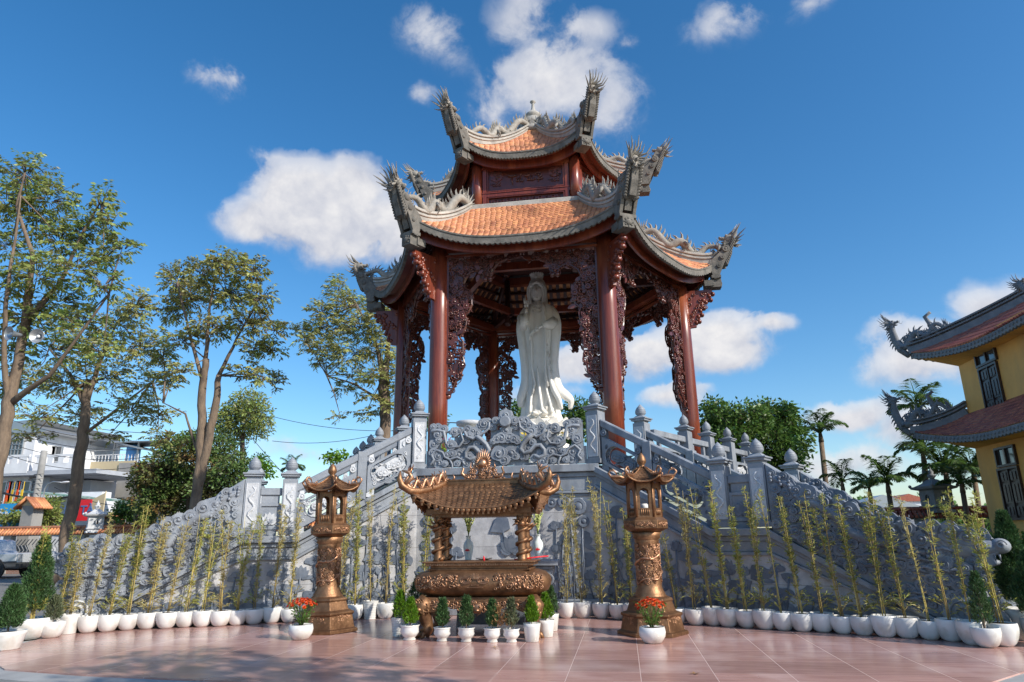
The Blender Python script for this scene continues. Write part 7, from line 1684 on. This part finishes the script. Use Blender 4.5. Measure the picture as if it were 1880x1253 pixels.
# ------------------------------------------------------------------ houses behind the wall
hp = W(-10, 900, 50)
hs_ = empty('white_house', (hp.x, 50, 0), 'two-storey white house with a pierced balcony parapet behind the wall', 'house')
xr = W(61, 830, 50).x; xe = W(126, 830, 54).x
m_ = MB(); m_.box(((hp.x-10+xr)/2, 55, 5.4), (xr-hp.x+10, 10, 10.9)); obj('wall', m_, 'paint_white', hs_)
m_ = MB(); m_.box(((xr+xe)/2+.0, 56.5, 4.4), (xe-xr+1.5, 9, 8.8)); obj('side_wing', m_, 'paint_white', hs_)
m_ = MB(); m_.box((hp.x-1, 51.5, 7.05), (22, 5.2, .35)); m_.box(((xr+xe)/2+3, 52.5, 6.95), (xe-xr+8, 4.2, .35))
obj('balcony_slab', m_, 'paint_grey', hs_)
m_ = MB(); yb = 48.95
for s0, s1 in ((hp.x-10, xr+.8), (xr+.8, xe+5)):
    L_ = s1-s0; y_ = yb if s0 < xr else yb+.5
    m_.box(((s0+s1)/2, y_, 7.45), (L_, .14, .8)); m_.box(((s0+s1)/2, y_, 8.45), (L_, .18, .18)); n = int(L_/.85)
    for i in range(n): m_.box((s0+(i+.5)*L_/n, y_, 8.1), (.5, .13, .56))
obj('balcony_parapet', m_, 'paint_white', hs_)
m_ = MB(); m_.prism([(-7, 0), (xr-hp.x+.8, 0), (xe-hp.x+1.5, .1), (xe-hp.x-.4, .75), (xr-hp.x, 1.1), (-7, .5)], 10.5, (hp.x, 55.0, 10.5)); obj('roof', m_, 'metal_grey', hs_)
def window(x, y, z, w_, h_, n, par, mtl='glass', bars=True):
    f_ = MB(); f_.ring([(x-w_/2-.08, z-h_/2-.08), (x+w_/2+.08, z-h_/2-.08), (x+w_/2+.08, z+h_/2+.08), (x-w_/2-.08, z+h_/2+.08)], [(x-w_/2, z-h_/2), (x+w_/2, z-h_/2), (x+w_/2, z+h_/2), (x-w_/2, z+h_/2)], .16, (0, y, 0))
    if bars:
        for i in range(1, n): f_.box((x-w_/2+w_*i/n, y-.02, z), (.06, .08, h_))
        for q in (.33, .66): f_.box((x, y-.02, z-h_/2+h_*q), (w_, .08, .05))
    o = obj('window', f_, 'paint_white' if par is not hs_ or z < 7 else 'metal_grey', par); g_ = MB(); g_.box((x, y+.02, z), (w_, .03, h_)); obj('pane', g_, mtl, o)
window(W(27, 828, 49.9).x, 49.92, 9.35, 1.3, 1.3, 4, hs_)
window(W(88, 828, 51.9).x, 51.9, 8.9, 1.5, 1.2, 2, hs_, bars=False); window(W(99, 828, 51.9).x, 51.9, 8.9, 1.5, 1.2, 2, hs_, bars=False)
for px_ in (12, 28, 44): window(W(px_, 890, 49.9).x, 49.92, 5.3, 1.15, 2.3, 2, hs_)
m_ = MB(); m_.box((W(70, 890, 51).x, 52, 3.4), (3.5, 3.6, 6.8)); obj('porch_wall', m_, 'paint_grey', hs_)
m_ = MB(); m_.box((W(118, 905, 53).x, 53.5, 3.3), (6.5, 3, 6.7)); obj('dark_wing', m_, 'paint_grey', hs_)
# stained concrete building with roof terrace
ga, gb = W(143, 900, 56).x, W(262, 900, 56).x
cb_ = empty('concrete_building', ((ga+gb)/2, 56, 0), 'windowless stained grey concrete building between the house and the rusty tree', 'building')
m_ = MB(); m_.box(((ga+gb)/2, 60, 3.65), (gb-ga, 8, 7.4)); m_.box((W(237, 880, 56).x+1.5, 59.9, 4.2), (5, 8.3, 8.5)); obj('wall', m_, 'concrete', cb_)
m_ = MB(); m_.box((W(172, 871, 56).x, 56.1, 7.7), (4.3, .3, .9)); obj('blue_parapet', m_, 'bluepaint', cb_); m_ = MB(); m_.box((W(200, 866, 56).x, 56.05, 7.95), (4.9, .3, 1.4)); obj('pale_parapet', m_, 'cream', cb_)
m_ = MB()
for i in range(16): x = W(161, 860, 56.4).x+i*.33; m_.box((x, 56.4, 8.7), (.05, .05, 1.2))
m_.box((W(180, 850, 56.4).x, 56.4, 9.3), (5.3, .06, .06)); obj('terrace_railing', m_, 'paint_white', cb_)
sx_ = W(195, 840, 57).x
m_ = MB(); m_.prism([(-2.7, 0), (0, 1.1), (4.2, .1), (4.2, -.05), (0, .95), (-2.7, -.15)], 3, (sx_, 57.5, 9.7)); m_.box((sx_+3.6, 57.5, 10.35), (5.6, 3.2, .1)); obj('canopy_roof', m_, 'metal_grey', cb_)
m_ = MB()
for dx in (-2.5, 1.2, 3.6, 5.8): m_.box((sx_+dx, 56.4, 9.2), (.12, .12, 2.2))
m_.tube([(sx_-2.6, 56.2, 9.7), (sx_, 56.2, 10.7), (sx_+2.2, 56.2, 10.0)], .06, 4); m_.box((sx_-.3, 56.2, 9.72), (5, .08, .08)); obj('canopy_post', m_, 'metal_grey', cb_)
m_ = MB(); m_.lathe([(.5, 8.5), (.6, 8.7), (.6, 10.0), (.4, 10.2), (.001, 10.25)], 16, (W(243, 845, 57).x, 57, 0)); obj('water_drum', m_, 'teal', cb_)
# stalls, awnings and banners between wall and houses
def banner(x0, x1, z0, z1, Y, base_m, txt, tm, size, label, two=None):
    xa_, xb_ = W(x0, 960, Y).x, W(x1, 960, Y).x; t = empty('banner', ((xa_+xb_)/2, Y, z0), label, 'banner'); m_ = MB(); m_.box(((xa_+xb_)/2, Y, (z0+z1)/2), (xb_-xa_, .06, z1-z0)); obj('sheet', m_, base_m, t)
    for s_, q, dz, dx in ([(txt, size, 0, 0)]+(two or [])):
        cu = bpy.data.curves.new('lettering', 'FONT'); cu.body = s_; cu.size = q; cu.extrude = .015; cu.align_x = 'CENTER'; cu.align_y = 'CENTER'; cu.offset = .012; cu.materials.append(M[tm])
        tmp_ = bpy.data.objects.new('tmp', cu); me_ = bpy.data.meshes.new_from_object(tmp_); bpy.data.objects.remove(tmp_)
        o = bpy.data.objects.new('lettering', me_); col.objects.link(o); o.parent = t; o.rotation_euler = (pi/2, 0, 0); o.location = (dx, -.05, (z1-z0)/2+dz)
banner(-14, 47, 2.5, 4.0, 38.5, 'blue', 'HOÀNG ÂN', 'paint_white', .75, 'sky-blue banner with white lettering over the wall beside the gate post')
banner(121, 163, 2.9, 4.2, 39.5, 'red', 'RỪ TÀ', 'bluepaint', .72, 'red banner with blue lettering beyond the leaning tree trunk')
m_ = MB(); aw = W(205, 930, 44); m_.prism([(-6.5, 1.1), (5.5, -.2), (5.5, -.32), (-6.5, .98)], 3, (aw.x, 44, 4.1)); 
t = empty('stall_awning', (aw.x, 44, 0), 'green and white awning sloping beside the red banner', 'awning'); obj('sheet', m_, mat('awning_green', (.12, .3, .24), (.5, .55, .5), .7, scale=2), t)
m_ = MB()
for dx in (-6, 0, 5): m_.tube([(aw.x+dx, 43, 0), (aw.x+dx, 43, 4.1)], .06, 6)
obj('post', m_, 'metal_grey', t)
m_ = MB(); yb_ = W(158, 935, 42); m_.prism([(-1.2, 0), (1.3, 1.2), (1.3, -.1)], .06, (yb_.x, 42, 3.6)); m_.tube([(yb_.x+1.3, 42, 0), (yb_.x+1.3, 42, 4.9)], .04, 6); obj('yellow_flag', m_, 'cream', label='pale yellow triangular flag beside the pale stone lantern', cat='flag')
m_ = MB(); m_.box((W(128, 915, 46).x, 46.6, 4.4), (5, 1, 1.6)); m_.box((W(126, 925, 45).x, 45.4, 3.0), (5, 2.5, 3.4)); obj('shop_front', m_, 'paint_white', label='low white shop front under the dark wing of the house', cat='shop')
for i in range(4): m_ = MB(); p = W(4+i*9, 938, 40); m_.prism([(0, 0), (.22, .2), (.2, .9), (.08, 1.0)], .04, (p.x, 40, 4.0)); m_.tube([(p.x+.2, 40, 0), (p.x+.2, 40, 5.5)], .02, 5); obj('festival_flag', m_, ('orange', 'yellow')[i % 2], label=f'{ordn(i+1)} hanging orange or yellow flag above the blue banner, from the frame edge', cat='flag', group='festival flags above the blue banner')
# poles, lamp, wires, loudspeakers
p = W(70, 900, 42); m_ = MB(); q_ = W(79, 828, 42); m_.tube([(p.x, 42, 0), (q_.x+.1, 42, q_.z)], [.28, .2], 10)
for i in range(7): m_.tube([(p.x-.35, 41.8, 4.2+i*.32), (p.x+.45, 41.8, 4.25+i*.32)], .03, 4)
obj('utility_pole', m_, 'concrete', label='stubby concrete utility pole in front of the white house', cat='utility pole')
p = W(78, 930, 39); pts = [W(x, y, 39) for x, y in ((79, 915), (82, 898), (88, 889), (98, 885), (112, 886))]; m_ = MB(); m_.tube([Vector((p.x, 39, 0))]+pts, [.06, .05, .045, .04, .04, .035], 8)
t = empty('street_lamp', (p.x, 39, 0), 'grey curved-arm street lamp between the house and the leaning tree', 'street lamp'); obj('arm', m_, 'metal_grey', t)
m_ = MB(); c = W(119, 886, 39); m_.ball(c, (.33, .13, .07), 12, 6, Matrix.Rotation(R(-6), 3, 'Y')); obj('lamp_head', m_, 'paint_white', t)
def wire(a, b, sag, r=.012, lab='thin overhead cable crossing the sky', n=14):
    m_ = MB(); m_.tube([a.lerp(b, i/n)-Vector((0, 0, sag*4*(i/n)*(1-i/n))) for i in range(n+1)], r, 4); obj('overhead_cable', m_, 'cable', label=lab, cat='cable', group='overhead cables')
wire(W(500, 765, 45), W(760, 790, 45), .4, .018, 'upper thin cable behind the pavilion tree'); wire(W(500, 810, 45), W(740, 785, 44), .5, .018, 'lower thin cable rising towards the pavilion tree')
wl = ['uppermost', 'second', 'third', 'fourth', 'fifth', 'sixth', 'seventh']
for i in range(7): wire(W(-20, 690+i*22, 42), W(300, 770+i*13, 43), .4+.1*i, .02, f'{wl[i]} of the cables running above the white house')
wire(W(455, 795, 44), W(545, 895, 44), .1, .02, 'cable slanting down behind the landing posts'); wire(W(470, 830, 44), W(550, 880, 44), .2, .02, 'lower cable slanting behind the landing posts')
wire(W(-10, 900, 40), W(130, 912, 40), .3, .07, 'thick bundle of black cables above the blue banner'); wire(W(100, 895, 41), W(240, 930, 41), .3, .02, 'cable sagging across the stained concrete wall')
for (x, y, lab, dx) in ((21, 613, 'loudspeaker horn nearer the frame edge on the tall tree', -.25), (70, 618, 'loudspeaker horn on the inner side of the tall tree', .25)):
    c = W(x, y, 17.6); T_ = Matrix.Translation(c) @ Vector((dx, -1, -.1)).to_track_quat('Z', 'Y').to_matrix().to_4x4()
    m_ = MB(T_); m_.lathe([(.05, -.3), (.06, -.22), (.08, -.12), (.13, 0), (.215, .08), (.225, .085), (.2, .07), (.12, 0), (.06, -.08), (.001, -.1)], 20); t = empty('loudspeaker', c, lab, 'loudspeaker', 'loudspeakers on the tall tree'); obj('horn', m_, 'metal_grey', t)
    m_ = MB(T_); m_.lathe([(.04, -.1), (.05, 0), (.03, .04), (.001, .045)], 12); obj('driver', m_, 'paint_white', t)

# ------------------------------------------------------------------ yellow temple building
YX, YY = 14.1, 30.0
yb = empty('temple_building', (YX+6, YY-8, 0), 'ochre yellow temple hall with two upswept red tile roofs at the frame edge', 'building')
m_ = MB(); m_.box((YX+7, YY-10, 2.5), (14, 20, 5.0)); m_.box((YX+7, YY-10, 6.9), (14, 20, 3.798)); obj('wall', m_, 'ochre', yb)
def yroof(z_e, z_t, ov, inset, nm, lift, top_in, gz=1.2):
    """hip skirt: west side (facing the plaza) and north side meet at an upswept corner at (YX-ov, YY+ov)"""
    root = bpy.data.objects.new(nm, None); col.objects.link(root); root.parent = yb
    L_ = 20+2*ov
    def Pw(s, t):      # s: 0 at far corner .. 1 near
        e = (1-s)*L_; c = max(0, 1-s*L_/5.5); x0 = -ov-.45*c**2; x = YX+x0*(1-t)+(inset)*t; yfar = YY+(ov+.45*c**2)*(1-t)-inset*t; ynear = YY-20-ov*(1-t)+inset*t
        return Vector((x, yfar+(ynear-yfar)*s, z_e+lift*c**2.2*max(0, 1-t)**1.3+(z_t-z_e)*max(t, 0)**gz))
    def Pn(s, t): q = Pw(s, t); return Vector((YX+(YY-q.y), YY-(q.x-YX), q.z))
    tl, md, sf, rg = MB(), MB(), MB(), MB()
    for Fq, flip in ((Pw, 1), (Pn, -1)):
        ns, nt_ = 90, 10
        for j in range(nt_):
            for i in range(ns):
                s0 = (i/ns)*.72; s1 = ((i+1)/ns)*.72; sm = (s0+s1)/2; t0, t1 = j/nt_, min(1, (j+1.3)/nt_); u = Vector((0, 0, .05)); g_ = (s1-s0)*.06
                vs = [Fq(s0+g_, t0)+u, Fq(sm, max(t0-.03, -.02))+u*1.5, Fq(s1-g_, t0)+u, Fq(s1-g_, t1)+u*.4, Fq(s0+g_, t1)+u*.4]; tl.add(vs+[v-Vector((0, 0, .04)) for v in vs[:3]], [(0, 1, 2, 3, 4), (0, 5, 6, 1), (1, 6, 7, 2)])
        n = 150
        for i in range(n):
            s0, s1 = i/n*.8, (i+1)/n*.8; a, b = Fq(s0, -.0), Fq(s1, -.0); h0 = Vector((0, 0, -.27+.06*abs(sin(i*pi/2)))); h1 = Vector((0, 0, -.27+.06*abs(sin((i+1)*pi/2)))); inw = (Fq(s0, .15)-a); inw.z = 0; inw = inw.normalized()*.15
            md.add([a, b, b+h1, a+h0, a+inw, b+inw, b+h1+inw, a+h0+inw], [(0, 1, 2, 3), (7, 6, 5, 4), (2, 6, 7, 3)])
            if i % 2: md.ball((a+b)/2+Vector((0, 0, -.1)), (.05, .05, .06), 6, 4)
            c1, c2 = a+inw+h0*.9, b+inw+h1*.9; w1 = Vector((max(c1.x, YX) if Fq is Pw else min(max(c1.x, YX), YX+14), min(c1.y, YY) if Fq is Pn else min(c1.y, YY), z_e-.2)); w2 = Vector((max(c2.x, YX), min(c2.y, YY), z_e-.2))
            sf.add([c1, c2, w2, w1], [(0, 1, 2, 3)])
            top0, top1 = Fq(s0, 1), Fq(s1, 1)
    # deck
        vs = [Fq(i/60*.8, j/8)+Vector((0, 0, -.01)) for j in range(9) for i in range(61)]; sf.add(vs, [(j*61+i, j*61+i+1, (j+1)*61+i+1, (j+1)*61+i) for j in range(8) for i in range(60)], True)
    # hip ridge up the corner: sweeping band with openwork crest
    hip_ = [Pw(0, t) for t in [k/12 for k in range(13)]]
    D = Vector((-1, 1, 0)).normalized(); tipb = hip_[0]
    for a, b in zip(hip_, hip_[1:]):
        for dz, hh, wd in ((.1, .3, .3), (.36, .05, .36), (.52, .07, .3)):
            u = (b-a); c = (a+b)/2+Vector((0, 0, dz)); Mx = u.to_track_quat('X', 'Z').to_matrix(); rg.box(c, (u.length*1.03, wd, hh), Mx=Mx)
        for q in range(5): p = a.lerp(b, q/5)+Vector((0, 0, .44)); rg.box(p, (.06, .1, .14))
    hd_ = [tipb+Vector((0, 0, .1)), tipb+D*.3+Vector((0, 0, .25)), tipb+D*.5+Vector((0, 0, .6)), tipb+D*.55+Vector((0, 0, 1.1)), tipb+D*.55+Vector((0, 0, 1.5))]
    obj('tile_slope', tl, 'tile_red', root); obj('eave_moulding', md, 'slate', root); obj('soffit', sf, 'ochre', root); obj('hip_ridge', rg, 'slate', root)
    dg = MB(); dragon(dg, [tipb-D*1.6+Vector((0, 0, .7)), tipb-D*1.2+Vector((0, 0, 1.05)), tipb-D*.8+Vector((0, 0, .6)), tipb-D*.35+Vector((0, 0, .85))]+hd_[0:0]+[tipb+D*.05+Vector((0, 0, .35)), tipb+D*.4+Vector((0, 0, .5)), hd_[3], hd_[4]], [.05, .1, .13, .14, .15, .15, .13, .12], -D, .24, 22, back=D*.8+Vector((0, 0, .6)), seed=6)
    rr = random.Random(6)
    for i in range(40): p = tipb-D*rr.uniform(-.2, 1.6)+Vector((0, 0, rr.uniform(.2, .9))); dg.curl(0, 0, rr.uniform(.08, .16), .04, p, D, (0, 0, 1), 1.1, rr.uniform(0, 6), 1, 8, 5)
    dg.tube([tipb-D*1.3+Vector((0, 0, .5)), tipb-D*1.0+Vector((0, 0, 1.1)), tipb-D*.85+Vector((0, 0, 1.45)), tipb-D*1.1+Vector((0, 0, 1.6))], [.1, .1, .09, .07], 8)
    dg.tube([tipb+D*.05+Vector((0, 0, -.1)), tipb+D*.38+Vector((0, 0, .25)), tipb+D*.62+Vector((0, 0, .8)), tipb+D*.68+Vector((0, 0, 1.3))], [.12, .14, .1, .04], 8)
    obj('ridge_dragon', dg, 'slate', root)
    return Pw
P1 = yroof(4.85, 6.05, 1.15, .0, 'lower_roof', .75, 0)
P2 = yroof(8.25, 10.6, .8, 3.0, 'upper_roof', .75, 0, 1.15)
m_ = MB()
dp = W(1872, 528, 24); 
dragon(m_, [dp+Vector((.1, -3, -.6)), dp+Vector((.1, -2, -.2)), dp+Vector((.1, -1.2, -.5)), dp+Vector((0, -.5, -.3)), dp+Vector((0, -.1, .1))], [.08, .13, .15, .13, .12], (0, -1, .2), .2, 18, seed=9); obj('ridge_dragon', m_, 'slate', yb)
def ywin(px_, py_, w_, h_, shutter):
    d = ray(px_, py_); k = (YX)/d.x; c = CAM+d*k
    f_ = MB(Matrix.Translation((YX-.03, c.y, c.z)) @ Matrix.Rotation(-pi/2, 4, 'Z'))
    f_.ring([(-w_/2-.08, -h_/2-.08), (w_/2+.08, -h_/2-.08), (w_/2+.08, h_/2+.08), (-w_/2-.08, h_/2+.08)], [(-w_/2, -h_/2), (w_/2, -h_/2), (w_/2, h_/2), (-w_/2, h_/2)], .14)
    if shutter:
        f_.box((0, .03, 0), (w_, .05, h_))
        for s_ in (-1, 1):
            for z0, z1 in ((.26, .46), (-.2, .22), (-.46, -.26)):
                f_.box((s_*w_*.25, -.0, (z0+z1)/2*h_), (w_*.36, .06, (z1-z0)*h_)); 
                for q in (-1, 1): f_.box((s_*w_*.25+q*w_*.09, -.02, (z0+z1)/2*h_), (w_*.12, .06, (z1-z0)*h_*.82))
            f_.box((s_*.02, -.035, 0), (.03, .05, h_))
        o = obj('shutter', f_, 'brown_wood', yb)
    else:
        f_.box((0, 0, 0), (.06, .1, h_)); o = obj('window', f_, 'brown_wood', yb)
        g_ = MB(Matrix.Translation((YX-.02, c.y, c.z)) @ Matrix.Rotation(-pi/2, 4, 'Z')); g_.box((0, .02, 0), (w_, .02, h_)); obj('pane', g_, 'glass', o)
ywin(1811, 652, 1.35, .56, False); ywin(1824, 715, 1.2, 1.72, True); ywin(1849, 838, 1.2, .56, False); ywin(1862, 906, 1.25, 1.72, True)

for x, y, lab in ((908, 1190, 'dark dried leaf lying in front of the white urns'), (1275, 1238, 'small yellow leaf on the pink paving near the camera')):
    p = G(x, y); m_ = MB(); 
    for i in range(4): m_.leaf((p.x, p.y, .006), (cos(i*1.7), sin(i*1.7), .15), .07, .04, (0, 0, 1))
    obj('fallen_leaf', m_, 'leaf_dry', label=lab, cat='leaf')
